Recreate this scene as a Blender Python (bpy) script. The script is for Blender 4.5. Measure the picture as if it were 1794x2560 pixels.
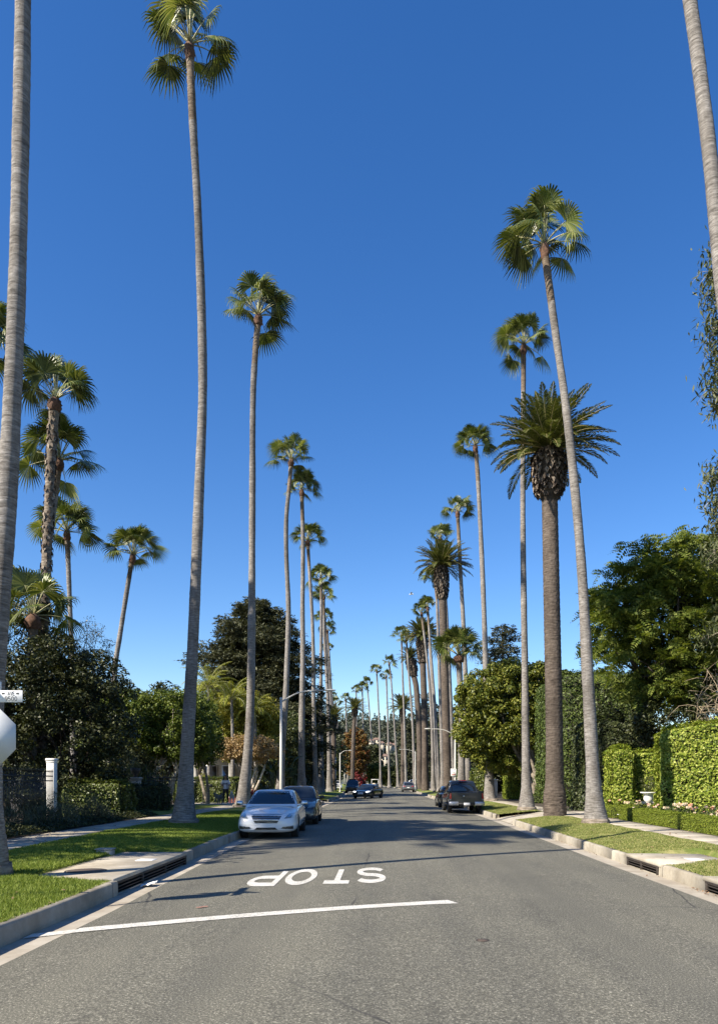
import bpy, bmesh, math
import numpy as np
from mathutils import Vector, Matrix
from mathutils.bvhtree import BVHTree

for _o in list(bpy.data.objects):
    bpy.data.objects.remove(_o)
SC = bpy.context.scene
COL = SC.collection
PI = math.pi
R = math.radians

# ------------------------------------------------------------------ camera, sky, sun, exposure
# photo frame 1794 x 2560; street runs along +Y, eye 1.75 m above the road
FPX, VPX, HZ, EYE = 1849.0, 952.0, 1952.0, 1.75
cam = bpy.data.cameras.new('camera')
cam.sensor_fit = 'VERTICAL'
cam.sensor_height = 36.0
cam.lens = 36.0 * FPX / 2560.0
cam.shift_x = -(VPX - 897.0) / 2560.0
cam.shift_y = (HZ - 1280.0) / 2560.0
cam.clip_start = 0.1
cam.clip_end = 6000.0
camo = bpy.data.objects.new('camera', cam)
camo.location = (0, 0, EYE)
camo.rotation_euler = (PI / 2, 0, 0)
COL.objects.link(camo)
SC.camera = camo

SUN_AZ = math.atan2(-0.81, -0.59)      # direction towards the sun, measured from +Y to +X
SUN_EL = R(40)
world = bpy.data.worlds.new('World')
SC.world = world
world.use_nodes = True
_wn = world.node_tree.nodes
_sky = _wn.new('ShaderNodeTexSky')
_sky.sky_type = 'NISHITA'
_sky.sun_disc = False
_sky.sun_elevation = SUN_EL
_sky.sun_rotation = SUN_AZ % (2 * PI)
_sky.altitude = 60
_sky.air_density = 1.0
_sky.dust_density = 0.25
_sky.ozone_density = 2.2
_hs = _wn.new('ShaderNodeHueSaturation')          # clear dry air: deeper blue than the model's default
_hs.inputs['Saturation'].default_value = 1.33
_hs.inputs['Hue'].default_value = 0.510
world.node_tree.links.new(_sky.outputs[0], _hs.inputs['Color'])
world.node_tree.links.new(_hs.outputs[0], _wn['Background'].inputs[0])
_wn['Background'].inputs[1].default_value = 0.09

sun = bpy.data.lights.new('sun', 'SUN')
sun.energy = 5.0
sun.angle = R(0.53)
sun.color = (1.0, 0.905, 0.76)
suno = bpy.data.objects.new('sun', sun)
_d = Vector((math.sin(SUN_AZ) * math.cos(SUN_EL), math.cos(SUN_AZ) * math.cos(SUN_EL), math.sin(SUN_EL)))
suno.rotation_euler = _d.to_track_quat('Z', 'Y').to_euler()
suno.location = (-40, -30, 60)
COL.objects.link(suno)
SC.view_settings.view_transform = 'Standard'
SC.view_settings.look = 'None'
SC.view_settings.gamma = 1.0
SC.view_settings.use_curve_mapping = False
SC.view_settings.exposure = 1.13
SC.cycles.max_bounces = 6
SC.cycles.transparent_max_bounces = 8

# ------------------------------------------------------------------ helpers
def wp(sx, sy, Y):
    """world point seen at photo position (sx, sy) at distance Y along the street"""
    return np.array([(sx - VPX) * Y / FPX, Y, EYE - (sy - HZ) * Y / FPX])

class MB:
    def __init__(s):
        s.V, s.F, s.n, s.M = [], [], 0, []
    def add(s, V, F, mi=0):
        V = np.asarray(V, float).reshape(-1, 3)
        if isinstance(F, np.ndarray):
            F = [F]
        else:
            d = {}
            for f in F:
                d.setdefault(len(f), []).append(f)
            F = [np.array(x) for x in d.values()]
        for f in F:
            if len(f):
                s.F.append(f + s.n)
                s.M.append(np.full(len(f), mi))
        s.V.append(V)
        s.n += len(V)
        return s
    def mesh(s, name, mats, smooth=False, off=(0, 0, 0)):
        V = np.concatenate(s.V) - np.asarray(off)
        me = bpy.data.meshes.new(name)
        loops = np.concatenate([f.ravel() for f in s.F]).astype(np.int32)
        sizes = np.concatenate([np.full(len(f), f.shape[1]) for f in s.F])
        starts = np.concatenate([[0], np.cumsum(sizes)[:-1]]).astype(np.int32)
        me.vertices.add(len(V))
        me.vertices.foreach_set('co', V.astype(np.float32).ravel())
        me.loops.add(len(loops))
        me.loops.foreach_set('vertex_index', loops)
        me.polygons.add(len(sizes))
        me.polygons.foreach_set('loop_start', starts)
        mats = mats if isinstance(mats, (list, tuple)) else [mats]
        for m in mats:
            me.materials.append(m)
        if len(mats) > 1:
            me.polygons.foreach_set('material_index', np.concatenate(s.M).astype(np.int32))
        if smooth:
            me.polygons.foreach_set('use_smooth', np.ones(len(sizes), bool))
        me.update(calc_edges=True)
        return me

WL = {}
def tag(o, label=None, cat=None, group=None, kind=None):
    if label: o['label'] = label
    if cat: o['category'] = cat
    if group: o['group'] = group
    if kind: o['kind'] = kind
    return o
def link(o, parent=None):
    COL.objects.link(o)
    if parent is not None:
        o.parent = parent
    return o
def thing(name, label, cat, loc=(0, 0, 0), rz=0.0, group=None):
    o = bpy.data.objects.new(name, None)
    o.empty_display_size = 0.3
    o.location = loc
    o.rotation_euler = (0, 0, rz)
    link(o)
    WL[o.name] = np.array(loc, float)
    return tag(o, label, cat, group)
def part(name, mb, mats, parent=None, smooth=False, kind=None, local=False):
    """one mesh object; world coordinates are turned into the parent's frame unless local"""
    off = (0, 0, 0)
    if parent is not None and not local:
        off = WL.get(parent.name, np.zeros(3))
    o = bpy.data.objects.new(name, mb.mesh(name, mats, smooth, off))
    link(o, parent)
    if parent is not None:
        WL[o.name] = np.array(off, float) if not local else np.zeros(3)
    if kind: o['kind'] = kind
    return o
def inst(name, me, parent, loc=(0, 0, 0), rot=(0, 0, 0), sc=(1, 1, 1)):
    o = bpy.data.objects.new(name, me)
    o.location, o.rotation_euler = loc, rot
    o.scale = sc if hasattr(sc, '__len__') else (sc, sc, sc)
    return link(o, parent)
def struct(name, mb, mats, smooth=False):
    o = part(name, mb, mats, None, smooth)
    WL[o.name] = np.zeros(3)
    o['kind'] = 'structure'
    return o

def box(x0, x1, y0, y1, z0, z1):
    V = [(x, y, z) for z in (z0, z1) for y in (y0, y1) for x in (x0, x1)]
    F = [(0, 2, 3, 1), (4, 5, 7, 6), (0, 1, 5, 4), (2, 6, 7, 3), (0, 4, 6, 2), (1, 3, 7, 5)]
    return np.array(V, float), F
def bbox(x0, x1, y0, y1, z0, z1, b=0.01):
    """box with chamfered edges"""
    bm = bmesh.new()
    bmesh.ops.create_cube(bm, size=1)
    bmesh.ops.scale(bm, vec=(x1 - x0, y1 - y0, z1 - z0), verts=bm.verts)
    bmesh.ops.translate(bm, vec=((x0 + x1) / 2, (y0 + y1) / 2, (z0 + z1) / 2), verts=bm.verts)
    bmesh.ops.bevel(bm, geom=bm.edges[:], offset=b, segments=1, affect='EDGES')
    V = np.array([v.co[:] for v in bm.verts]); bm.verts.index_update()
    F = [tuple(v.index for v in f.verts) for f in bm.faces]
    bm.free()
    return V, F
def norm(v):
    v = np.asarray(v, float)
    return v / (np.linalg.norm(v, axis=-1, keepdims=True) + 1e-12)
def tube(P, r, n=8, cap=True, shape=None):
    P = np.asarray(P, float); m = len(P)
    r = np.broadcast_to(np.asarray(r, float), (m,))
    T = norm(np.gradient(P, axis=0))
    ref = np.array([1.0, 0, 0]) if abs(T[0][0]) < 0.8 else np.array([0, 1.0, 0])
    A = np.zeros((m, 3)); a = norm(ref - T[0] * (ref @ T[0]))
    for i in range(m):
        a = norm(a - T[i] * (a @ T[i])); A[i] = a
    B = np.cross(T, A)
    th = np.linspace(0, 2 * PI, n, endpoint=False)
    rr = r[:, None] * (shape if shape is not None else np.ones((m, n)))
    V = P[:, None] + rr[..., None] * (np.cos(th)[None, :, None] * A[:, None] + np.sin(th)[None, :, None] * B[:, None])
    i = np.arange(m - 1)[:, None]; j = np.arange(n)[None]
    k = (j + 1) % n
    F = np.stack([i * n + j, i * n + k, (i + 1) * n + k, (i + 1) * n + j], -1).reshape(-1, 4)
    V = V.reshape(-1, 3)
    if cap:
        V = np.concatenate([V, P[:1], P[-1:]])
        c0 = m * n; jj = np.arange(n); kk = (jj + 1) % n
        F0 = np.stack([np.full(n, c0), kk, jj], -1)
        F1 = np.stack([np.full(n, c0 + 1), (m - 1) * n + jj, (m - 1) * n + kk], -1)
        return V, [F, np.concatenate([F0, F1])]
    return V, [F]
def tadd(mb, P, r, n=8, mi=0, cap=True, shape=None):
    V, FL = tube(P, r, n, cap, shape)
    b = mb.n
    mb.V.append(V); mb.n += len(V)
    for f in FL:
        mb.F.append(f + b); mb.M.append(np.full(len(f), mi))
def lathe(prof, n=16, c=(0, 0, 0)):
    prof = np.asarray(prof, float); m = len(prof)
    th = np.linspace(0, 2 * PI, n, endpoint=False)
    V = np.stack([prof[:, 0, None] * np.cos(th), prof[:, 0, None] * np.sin(th), np.repeat(prof[:, 1, None], n, 1)], -1) + np.asarray(c)
    i = np.arange(m - 1)[:, None]; j = np.arange(n)[None]; k = (j + 1) % n
    F = np.stack([i * n + j, i * n + k, (i + 1) * n + k, (i + 1) * n + j], -1).reshape(-1, 4)
    return V.reshape(-1, 3), F
def spline(P, m):
    """Catmull-Rom through points, m samples"""
    P = np.asarray(P, float)
    d = np.concatenate([[0], np.cumsum(np.linalg.norm(np.diff(P, axis=0), axis=1))])
    t = np.linspace(0, d[-1], m)
    Q = np.vstack([2 * P[0] - P[1], P, 2 * P[-1] - P[-2]])
    dd = np.concatenate([[d[0] - d[1]], d, [2 * d[-1] - d[-2]]])
    out = np.zeros((m, P.shape[1]))
    seg = np.clip(np.searchsorted(d, t, side='right') - 1, 0, len(P) - 2)
    for i in range(m):
        s = seg[i]; p0, p1, p2, p3 = Q[s:s + 4]; h = d[s + 1] - d[s]; u = (t[i] - d[s]) / h
        m1 = (p2 - p0) / (dd[s + 2] - dd[s]) * h; m2 = (p3 - p1) / (dd[s + 3] - dd[s + 1]) * h
        out[i] = (2 * u**3 - 3 * u**2 + 1) * p1 + (u**3 - 2 * u**2 + u) * m1 + (-2 * u**3 + 3 * u**2) * p2 + (u**3 - u**2) * m2
    return out
def grid_faces(m, n):
    i = np.arange(m - 1)[:, None]; j = np.arange(n - 1)[None]
    return np.stack([i * n + j, i * n + j + 1, (i + 1) * n + j + 1, (i + 1) * n + j], -1).reshape(-1, 4)

# ------------------------------------------------------------------ materials
def newmat(name):
    m = bpy.data.materials.new(name); m.use_nodes = True
    nt = m.node_tree
    return m, nt.nodes, nt.links, nt.nodes['Principled BSDF']
def val(nd, k, v):
    nd.inputs[k].default_value = v
def noise(N, L, co, scale, detail=4, rough=0.6, vec=None):
    n = N.new('ShaderNodeTexNoise')
    val(n, 'Scale', scale); val(n, 'Detail', detail); val(n, 'Roughness', rough)
    if vec is not None:
        mp = N.new('ShaderNodeMapping'); val(mp, 'Scale', vec)
        L.new(co, mp.inputs[0]); L.new(mp.outputs[0], n.inputs['Vector'])
    else:
        L.new(co, n.inputs['Vector'])
    return n.outputs['Fac']
def ramp(N, L, fac, stops):
    r = N.new('ShaderNodeValToRGB'); e = r.color_ramp.elements
    while len(e) < len(stops): e.new(0.5)
    for x, (p, c) in zip(e, stops):
        x.position = p; x.color = (*c, 1)
    L.new(fac, r.inputs[0]); return r.outputs[0]
def mixc(N, L, fac, a, b, mode='MIX'):
    m = N.new('ShaderNodeMix'); m.data_type = 'RGBA'; m.blend_type = mode
    for sock, x in ((m.inputs[0], fac), (m.inputs[6], a), (m.inputs[7], b)):
        if isinstance(x, bpy.types.NodeSocket): L.new(x, sock)
        elif isinstance(x, (int, float)): sock.default_value = x
        else: sock.default_value = (*x, 1)
    return m.outputs[2]
def bump(N, L, b, h, strength=0.3, dist=0.02):
    n = N.new('ShaderNodeBump'); val(n, 'Strength', strength); val(n, 'Distance', dist)
    L.new(h, n.inputs['Height']); L.new(n.outputs[0], b.inputs['Normal'])
def co(N, which='Object'):
    return N.new('ShaderNodeTexCoord').outputs[which]
def plain(name, c, rough=0.6, metal=0.0, var=0.12, scale=8, coat=0.0, spec=0.5):
    m, N, L, b = newmat(name)
    f = noise(N, L, co(N), scale, 5)
    lo = tuple(x * (1 - var) for x in c); hi = tuple(min(1, x * (1 + var)) for x in c)
    L.new(ramp(N, L, f, [(0.3, lo), (0.7, hi)]), b.inputs['Base Color'])
    val(b, 'Roughness', rough); val(b, 'Metallic', metal); val(b, 'Coat Weight', coat); val(b, 'Coat Roughness', 0.05)
    val(b, 'Specular IOR Level', spec)
    return m
def leafmat(name, cols, rough=0.5, trans=0.25, spec=0.4):
    """leaf colour differs from leaf to leaf; light passes through"""
    m, N, L, b = newmat(name)
    g = N.new('ShaderNodeNewGeometry')
    n = len(cols)
    c = ramp(N, L, g.outputs['Random Per Island'], [((i + 0.5) / n, k) for i, k in enumerate(cols)])
    L.new(c, b.inputs['Base Color']); val(b, 'Roughness', rough); val(b, 'Specular IOR Level', spec)
    t = N.new('ShaderNodeBsdfTranslucent')
    L.new(mixc(N, L, 1.0, c, (1.0, 1.0, 0.45), 'MULTIPLY'), t.inputs[0])
    mx = N.new('ShaderNodeMixShader'); val(mx, 0, trans)
    L.new(b.outputs[0], mx.inputs[1]); L.new(t.outputs[0], mx.inputs[2])
    L.new(mx.outputs[0], N['Material Output'].inputs[0])
    return m

M = {}
# asphalt
m, N, L, b = newmat('asphalt')
c0 = co(N)
f1 = noise(N, L, c0, 52, 5, 0.85)
f2 = noise(N, L, c0, 0.5, 4)
f3 = noise(N, L, c0, 28, 2, 0.6)
f4 = noise(N, L, c0, 1.0, 3, 0.6, (0.9, 0.05, 1))
base = ramp(N, L, f1, [(0.34, (0.018, 0.0174, 0.0142)), (0.47, (0.088, 0.0855, 0.069)), (0.56, (0.143, 0.139, 0.112)), (0.66, (0.50, 0.485, 0.40))])
base = mixc(N, L, 0.55, base, ramp(N, L, f2, [(0.3, (0.80, 0.80, 0.80)), (0.7, (1.14, 1.13, 1.10))]), 'MULTIPLY')
base = mixc(N, L, 0.85, base, ramp(N, L, f4, [(0.35, (0.80, 0.80, 0.81)), (0.65, (1.12, 1.11, 1.08))]), 'MULTIPLY')
f5 = noise(N, L, c0, 0.35, 6, 0.7, (1.6, 0.5, 1)); f6 = noise(N, L, c0, 1.7, 4, 0.6)
base = mixc(N, L, 0.9, base, ramp(N, L, f5, [(0.30, (0.70, 0.70, 0.71)), (0.42, (0.97, 0.97, 0.97)), (0.7, (1.08, 1.07, 1.05))]), 'MULTIPLY')
base = mixc(N, L, 0.8, base, ramp(N, L, f6, [(0.24, (0.55, 0.55, 0.56)), (0.33, (1, 1, 1))]), 'MULTIPLY')
vo = N.new('ShaderNodeTexVoronoi'); vo.feature = 'DISTANCE_TO_EDGE'; val(vo, 'Scale', 0.17)
wv = N.new('ShaderNodeMapping'); L.new(c0, wv.inputs[0])
wn = N.new('ShaderNodeTexNoise'); val(wn, 'Scale', 2.2); val(wn, 'Detail', 5); L.new(c0, wn.inputs[0])
wm = mixc(N, L, 0.12, wv.outputs[0], wn.outputs['Color'], 'ADD')
L.new(wm, vo.inputs['Vector'])
crk = ramp(N, L, vo.outputs['Distance'], [(0.0, (1, 1, 1)), (0.0035, (0, 0, 0))])
gate = ramp(N, L, noise(N, L, c0, 0.23, 2), [(0.47, (0, 0, 0)), (0.52, (1, 1, 1))])
crf = mixc(N, L, 1.0, crk, gate, 'MULTIPLY')
base = mixc(N, L, crf, base, (0.03, 0.029, 0.028))
L.new(base, b.inputs['Base Color']); val(b, 'Roughness', 0.82); val(b, 'Specular IOR Level', 0.35)
bump(N, L, b, f1, 0.5, 0.006)
M['asphalt'] = m
# concrete
def concrete(name, a, bb, dirt=(0.55, 0.5, 0.42)):
    m, N, L, b = newmat(name)
    c0 = co(N)
    f = noise(N, L, c0, 3.0, 6, 0.65); g = noise(N, L, c0, 120, 3, 0.7); h = noise(N, L, c0, 0.9, 5, 0.7)
    c = ramp(N, L, f, [(0.3, a), (0.7, bb)])
    c = mixc(N, L, 0.55, c, ramp(N, L, h, [(0.38, dirt), (0.6, (1, 1, 1))]), 'MULTIPLY')
    c = mixc(N, L, 0.5, c, ramp(N, L, g, [(0.3, (0.8, 0.8, 0.8)), (0.7, (1.12, 1.12, 1.12))]), 'MULTIPLY')
    L.new(c, b.inputs['Base Color']); val(b, 'Roughness', 0.9); val(b, 'Specular IOR Level', 0.2)
    bump(N, L, b, g, 0.25, 0.004)
    return m
M['concrete'] = concrete('concrete', (0.33, 0.30, 0.245), (0.45, 0.41, 0.34))
M['kerb'] = concrete('kerb_concrete', (0.27, 0.245, 0.20), (0.38, 0.35, 0.29), (0.5, 0.44, 0.36))
M['gutter'] = concrete('gutter_concrete', (0.31, 0.28, 0.235), (0.42, 0.385, 0.32), (0.6, 0.54, 0.46))
# lawn
def lawnmat(name, g1, g2, dry):
    m, N, L, b = newmat(name)
    c0 = co(N)
    f = noise(N, L, c0, 70, 4, 0.7); h = noise(N, L, c0, 0.9, 4, 0.6); k = noise(N, L, c0, 9, 4, 0.7)
    c = ramp(N, L, f, [(0.32, g1), (0.68, g2)])
    dm = ramp(N, L, h, [(0.50, (0, 0, 0)), (0.66, (1, 1, 1))])
    dm = mixc(N, L, 1.0, dm, ramp(N, L, k, [(0.35, (0.2, 0.2, 0.2)), (0.65, (1, 1, 1))]), 'MULTIPLY')
    c = mixc(N, L, dm, c, dry)
    L.new(c, b.inputs['Base Color']); val(b, 'Roughness', 0.8); val(b, 'Specular IOR Level', 0.2)
    bump(N, L, b, f, 0.9, 0.03)
    return m
M['lawn_l'] = lawnmat('lawn_lush', (0.10, 0.13, 0.016), (0.19, 0.225, 0.04), (0.22, 0.235, 0.055))
M['lawn_r'] = lawnmat('lawn_dry', (0.095, 0.13, 0.023), (0.175, 0.215, 0.05), (0.40, 0.35, 0.15))
M['grass_l'] = leafmat('grass_blade_lush', [(0.095, 0.145, 0.016), (0.175, 0.235, 0.036), (0.28, 0.33, 0.08)], 0.6, 0.35, 0.2)
M['grass_r'] = leafmat('grass_blade_dry', [(0.095, 0.14, 0.022), (0.155, 0.20, 0.042), (0.28, 0.29, 0.10), (0.44, 0.39, 0.18)], 0.6, 0.3, 0.2)
M['soil'] = plain('garden_soil', (0.045, 0.035, 0.024), 0.95, 0, 0.5, 3)
M['far_ground'] = plain('far_ground', (0.07, 0.075, 0.035), 0.95, 0, 0.4, 0.05)
m, N, L, b = newmat('road_paint')
c0 = co(N)
pa_ = ramp(N, L, noise(N, L, c0, 42, 5, 0.85), [(0.38, (0.16, 0.155, 0.14)), (0.49, (0.52, 0.51, 0.47)), (0.62, (0.68, 0.67, 0.63))])
pa_ = mixc(N, L, 0.7, pa_, ramp(N, L, noise(N, L, c0, 3.0, 5, 0.7), [(0.38, (0.72, 0.71, 0.68)), (0.58, (1, 1, 1))]), 'MULTIPLY')
L.new(pa_, b.inputs['Base Color']); val(b, 'Roughness', 0.8)
M['paint'] = m
M['paint_worn'] = plain('worn_road_paint', (0.50, 0.48, 0.43), 0.85, 0, 0.35, 25)
# palm trunk
def trunkmat(name, a, bb, dark, sc=1.0, top=None):
    m, N, L, b = newmat(name)
    c0 = co(N)
    f = noise(N, L, c0, 1.0, 5, 0.7, (5 * sc, 5 * sc, 34 * sc)); g = noise(N, L, c0, 0.55, 4, 0.6, (1, 1, 0.6))
    k = noise(N, L, c0, 1.0, 3, 0.6, (22, 22, 4))
    c = ramp(N, L, f, [(0.28, dark), (0.46, a), (0.70, bb)])
    c = mixc(N, L, 0.85, c, ramp(N, L, g, [(0.32, (0.55, 0.53, 0.51)), (0.5, (0.95, 0.93, 0.91)), (0.68, (1.22, 1.20, 1.17))]), 'MULTIPLY')
    pt = noise(N, L, c0, 2.2, 5, 0.7, (1, 1, 0.7))
    c = mixc(N, L, 0.7, c, ramp(N, L, pt, [(0.36, (0.68, 0.66, 0.63)), (0.55, (1.05, 1.05, 1.05))]), 'MULTIPLY')
    c = mixc(N, L, 0.4, c, ramp(N, L, k, [(0.35, (0.7, 0.7, 0.7)), (0.6, (1.1, 1.1, 1.1))]), 'MULTIPLY')
    L.new(c, b.inputs['Base Color']); val(b, 'Roughness', 0.9); val(b, 'Specular IOR Level', 0.2)
    bump(N, L, b, f, 0.8, 0.03)
    return m
M['trunk'] = trunkmat('fan_palm_bark', (0.178, 0.167, 0.156), (0.345, 0.33, 0.315), (0.068, 0.062, 0.057))
M['trunk_top'] = trunkmat('young_palm_bark', (0.135, 0.105, 0.08), (0.26, 0.22, 0.17), (0.045, 0.035, 0.027))
M['trunk_boots'] = trunkmat('palm_boots', (0.16, 0.135, 0.11), (0.34, 0.30, 0.25), (0.06, 0.05, 0.04), 0.5)
M['trunk_date'] = trunkmat('date_palm_bark', (0.085, 0.069, 0.057), (0.165, 0.138, 0.116), (0.03, 0.024, 0.020), 0.7)
M['boot_red'] = plain('palm_fibre', (0.105, 0.055, 0.034), 0.9, 0, 0.55, 12)
M['boot_dark'] = leafmat('leaf_bases', [(0.045, 0.032, 0.024), (0.10, 0.075, 0.055), (0.24, 0.20, 0.16)], 0.9, 0.0)
M['fan'] = leafmat('fan_frond', [(0.034, 0.053, 0.010), (0.068, 0.094, 0.020), (0.115, 0.142, 0.036), (0.18, 0.195, 0.060)], 0.36, 0.22, 0.5)
M['fan_dead'] = leafmat('dead_frond', [(0.16, 0.11, 0.06), (0.24, 0.17, 0.10), (0.10, 0.07, 0.04)], 0.8, 0.1, 0.2)
M['fan_lit'] = leafmat('fan_frond_sunlit', [(0.105, 0.138, 0.030), (0.17, 0.20, 0.052), (0.25, 0.265, 0.09)], 0.38, 0.28, 0.5)  # paler copy of the frond green, sunlight put into the colour of random fronds
M['petiole'] = plain('petiole', (0.28, 0.27, 0.13), 0.5, 0, 0.2)
M['spear'] = plain('spear_leaf', (0.55, 0.55, 0.38), 0.5, 0, 0.1)
M['date'] = leafmat('date_frond', [(0.050, 0.066, 0.016), (0.088, 0.106, 0.028), (0.145, 0.158, 0.050)], 0.42, 0.22, 0.4)
M['date_rachis'] = plain('date_rachis', (0.30, 0.25, 0.11), 0.5, 0, 0.2)
M['lime'] = leafmat('lime_frond', [(0.15, 0.18, 0.02), (0.24, 0.26, 0.04), (0.34, 0.34, 0.07)], 0.5, 0.38, 0.2)
# broadleaf
M['bark'] = trunkmat('grey_bark', (0.22, 0.19, 0.15), (0.40, 0.36, 0.30), (0.10, 0.085, 0.07), 0.25)
M['bark_pale'] = trunkmat('pale_bark', (0.42, 0.37, 0.30), (0.62, 0.57, 0.48), (0.22, 0.18, 0.14), 0.25)
M['bark_dark'] = trunkmat('dark_bark', (0.06, 0.05, 0.04), (0.12, 0.10, 0.08), (0.03, 0.025, 0.02), 0.25)
M['ficus'] = leafmat('ficus_leaf', [(0.050, 0.070, 0.010), (0.095, 0.118, 0.015), (0.15, 0.165, 0.022), (0.22, 0.22, 0.04)], 0.5, 0.25, 0.3)
M['ficus_dark'] = leafmat('dark_ficus_leaf', [(0.045, 0.072, 0.011), (0.095, 0.13, 0.018), (0.165, 0.20, 0.032)], 0.5, 0.25, 0.3)
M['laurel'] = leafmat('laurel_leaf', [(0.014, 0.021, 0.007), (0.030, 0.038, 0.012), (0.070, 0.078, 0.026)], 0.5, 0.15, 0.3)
M['hedge'] = leafmat('hedge_leaf', [(0.06, 0.085, 0.015), (0.10, 0.13, 0.022), (0.15, 0.17, 0.035)], 0.42, 0.2, 0.4)
M['hedge_dark'] = leafmat('dark_hedge_leaf', [(0.022, 0.032, 0.011), (0.042, 0.055, 0.019), (0.072, 0.085, 0.032)], 0.5, 0.12, 0.3)
M['hedge_mid'] = leafmat('mid_hedge_leaf', [(0.035, 0.058, 0.012), (0.065, 0.095, 0.02), (0.11, 0.145, 0.035)], 0.5, 0.18, 0.3)
M['box'] = leafmat('box_leaf', [(0.090, 0.125, 0.012), (0.145, 0.185, 0.02), (0.21, 0.245, 0.035)], 0.55, 0.2, 0.2)
M['ivy'] = leafmat('ivy_leaf', [(0.085, 0.13, 0.012), (0.165, 0.22, 0.022), (0.26, 0.31, 0.04), (0.38, 0.41, 0.09)], 0.5, 0.25, 0.22)
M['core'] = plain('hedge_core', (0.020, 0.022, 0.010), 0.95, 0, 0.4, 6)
M['cedar'] = leafmat('cedar_needle', [(0.036, 0.041, 0.022), (0.066, 0.071, 0.038), (0.115, 0.118, 0.068)], 0.6, 0.15, 0.2)
M['pine'] = leafmat('pine_needle', [(0.025, 0.032, 0.015), (0.045, 0.052, 0.024), (0.07, 0.075, 0.035)], 0.6, 0.1, 0.3)
M['jaca'] = leafmat('jacaranda_leaf', [(0.075, 0.11, 0.020), (0.13, 0.17, 0.032), (0.21, 0.24, 0.055)], 0.5, 0.38, 0.22)
M['euca'] = leafmat('eucalyptus_leaf', [(0.05, 0.066, 0.028), (0.085, 0.10, 0.045), (0.14, 0.15, 0.075)], 0.6, 0.2, 0.15)
M['yellowleaf'] = leafmat('yellow_green_leaf', [(0.12, 0.13, 0.016), (0.20, 0.20, 0.028), (0.30, 0.27, 0.045)], 0.5, 0.3, 0.2)
M['peach'] = leafmat('peach_leaf', [(0.24, 0.15, 0.06), (0.34, 0.22, 0.10), (0.40, 0.30, 0.15)], 0.6, 0.25)
M['autumn'] = leafmat('autumn_leaf', [(0.09, 0.065, 0.015), (0.16, 0.085, 0.02), (0.24, 0.07, 0.02), (0.13, 0.11, 0.025)], 0.55, 0.25)
M['redleaf'] = leafmat('red_leaf', [(0.12, 0.008, 0.012), (0.22, 0.015, 0.02), (0.05, 0.03, 0.012)], 0.5, 0.2)
M['rosemary'] = leafmat('rosemary_leaf', [(0.035, 0.045, 0.022), (0.06, 0.072, 0.035), (0.10, 0.11, 0.06)], 0.6, 0.15)
M['strel'] = leafmat('strelitzia_leaf', [(0.045, 0.07, 0.02), (0.08, 0.11, 0.03), (0.16, 0.18, 0.07)], 0.35, 0.2, 0.5)
M['olive'] = leafmat('olive_leaf', [(0.05, 0.055, 0.03), (0.085, 0.09, 0.05), (0.12, 0.125, 0.075)], 0.5, 0.15)
M['twig'] = plain('dry_twig', (0.34, 0.27, 0.18), 0.9, 0, 0.35)
M['bushgreen'] = leafmat('bush_leaf', [(0.035, 0.05, 0.016), (0.06, 0.075, 0.022), (0.09, 0.10, 0.03)], 0.45, 0.2)
M['hillleaf'] = leafmat('hill_leaf', [(0.028, 0.038, 0.026), (0.05, 0.062, 0.04), (0.075, 0.085, 0.055)], 0.7, 0.1)
# objects
M['galv'] = plain('galvanised_steel', (0.45, 0.46, 0.47), 0.45, 0.6, 0.12, 14)
M['alu'] = plain('sign_back', (0.56, 0.58, 0.58), 0.55, 0.25, 0.06, 6)
M['white'] = plain('white_paint', (0.72, 0.71, 0.68), 0.55, 0, 0.07, 4)
M['signwhite'] = plain('sign_white', (0.78, 0.78, 0.76), 0.45, 0, 0.03)
M['black'] = plain('black_paint', (0.012, 0.012, 0.013), 0.45, 0, 0.2)
M['redprint'] = plain('red_print', (0.42, 0.10, 0.08), 0.5)
M['iron'] = plain('cast_iron', (0.055, 0.045, 0.038), 0.65, 0.5, 0.4, 20)
M['castplate'] = plain('cast_cover', (0.10, 0.075, 0.058), 0.75, 0.3, 0.25, 30)
M['void'] = plain('drain_inside', (0.02, 0.019, 0.018), 0.95, 0, 0.3)
M['lamp'] = plain('lamp_paint', (0.44, 0.43, 0.39), 0.5, 0, 0.06)
M['lampglass'] = plain('lamp_glass', (0.5, 0.5, 0.48), 0.2)
M['greystone'] = concrete('grey_stone', (0.28, 0.27, 0.25), (0.4, 0.39, 0.36))
M['brick'] = plain('red_brick', (0.28, 0.09, 0.06), 0.85, 0, 0.3, 5)
M['stucco'] = plain('stucco', (0.46, 0.40, 0.31), 0.9, 0, 0.08)
M['tile'] = plain('roof_tile', (0.19, 0.12, 0.085), 0.8, 0, 0.2)
M['dark_room'] = plain('dark_opening', (0.02, 0.02, 0.02), 0.6)
M['rose_w'] = leafmat('white_rose', [(0.75, 0.68, 0.55), (0.8, 0.76, 0.66), (0.78, 0.6, 0.46)], 0.6, 0.3)
M['rose_p'] = leafmat('peach_rose', [(0.75, 0.36, 0.22), (0.78, 0.48, 0.34), (0.8, 0.62, 0.5)], 0.6, 0.3)
M['litter'] = leafmat('dry_leaf', [(0.16, 0.09, 0.05), (0.28, 0.17, 0.10), (0.10, 0.065, 0.04)], 0.85, 0.1)
M['orange_mark'] = plain('orange_marker', (0.30, 0.17, 0.13), 0.8)
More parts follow.
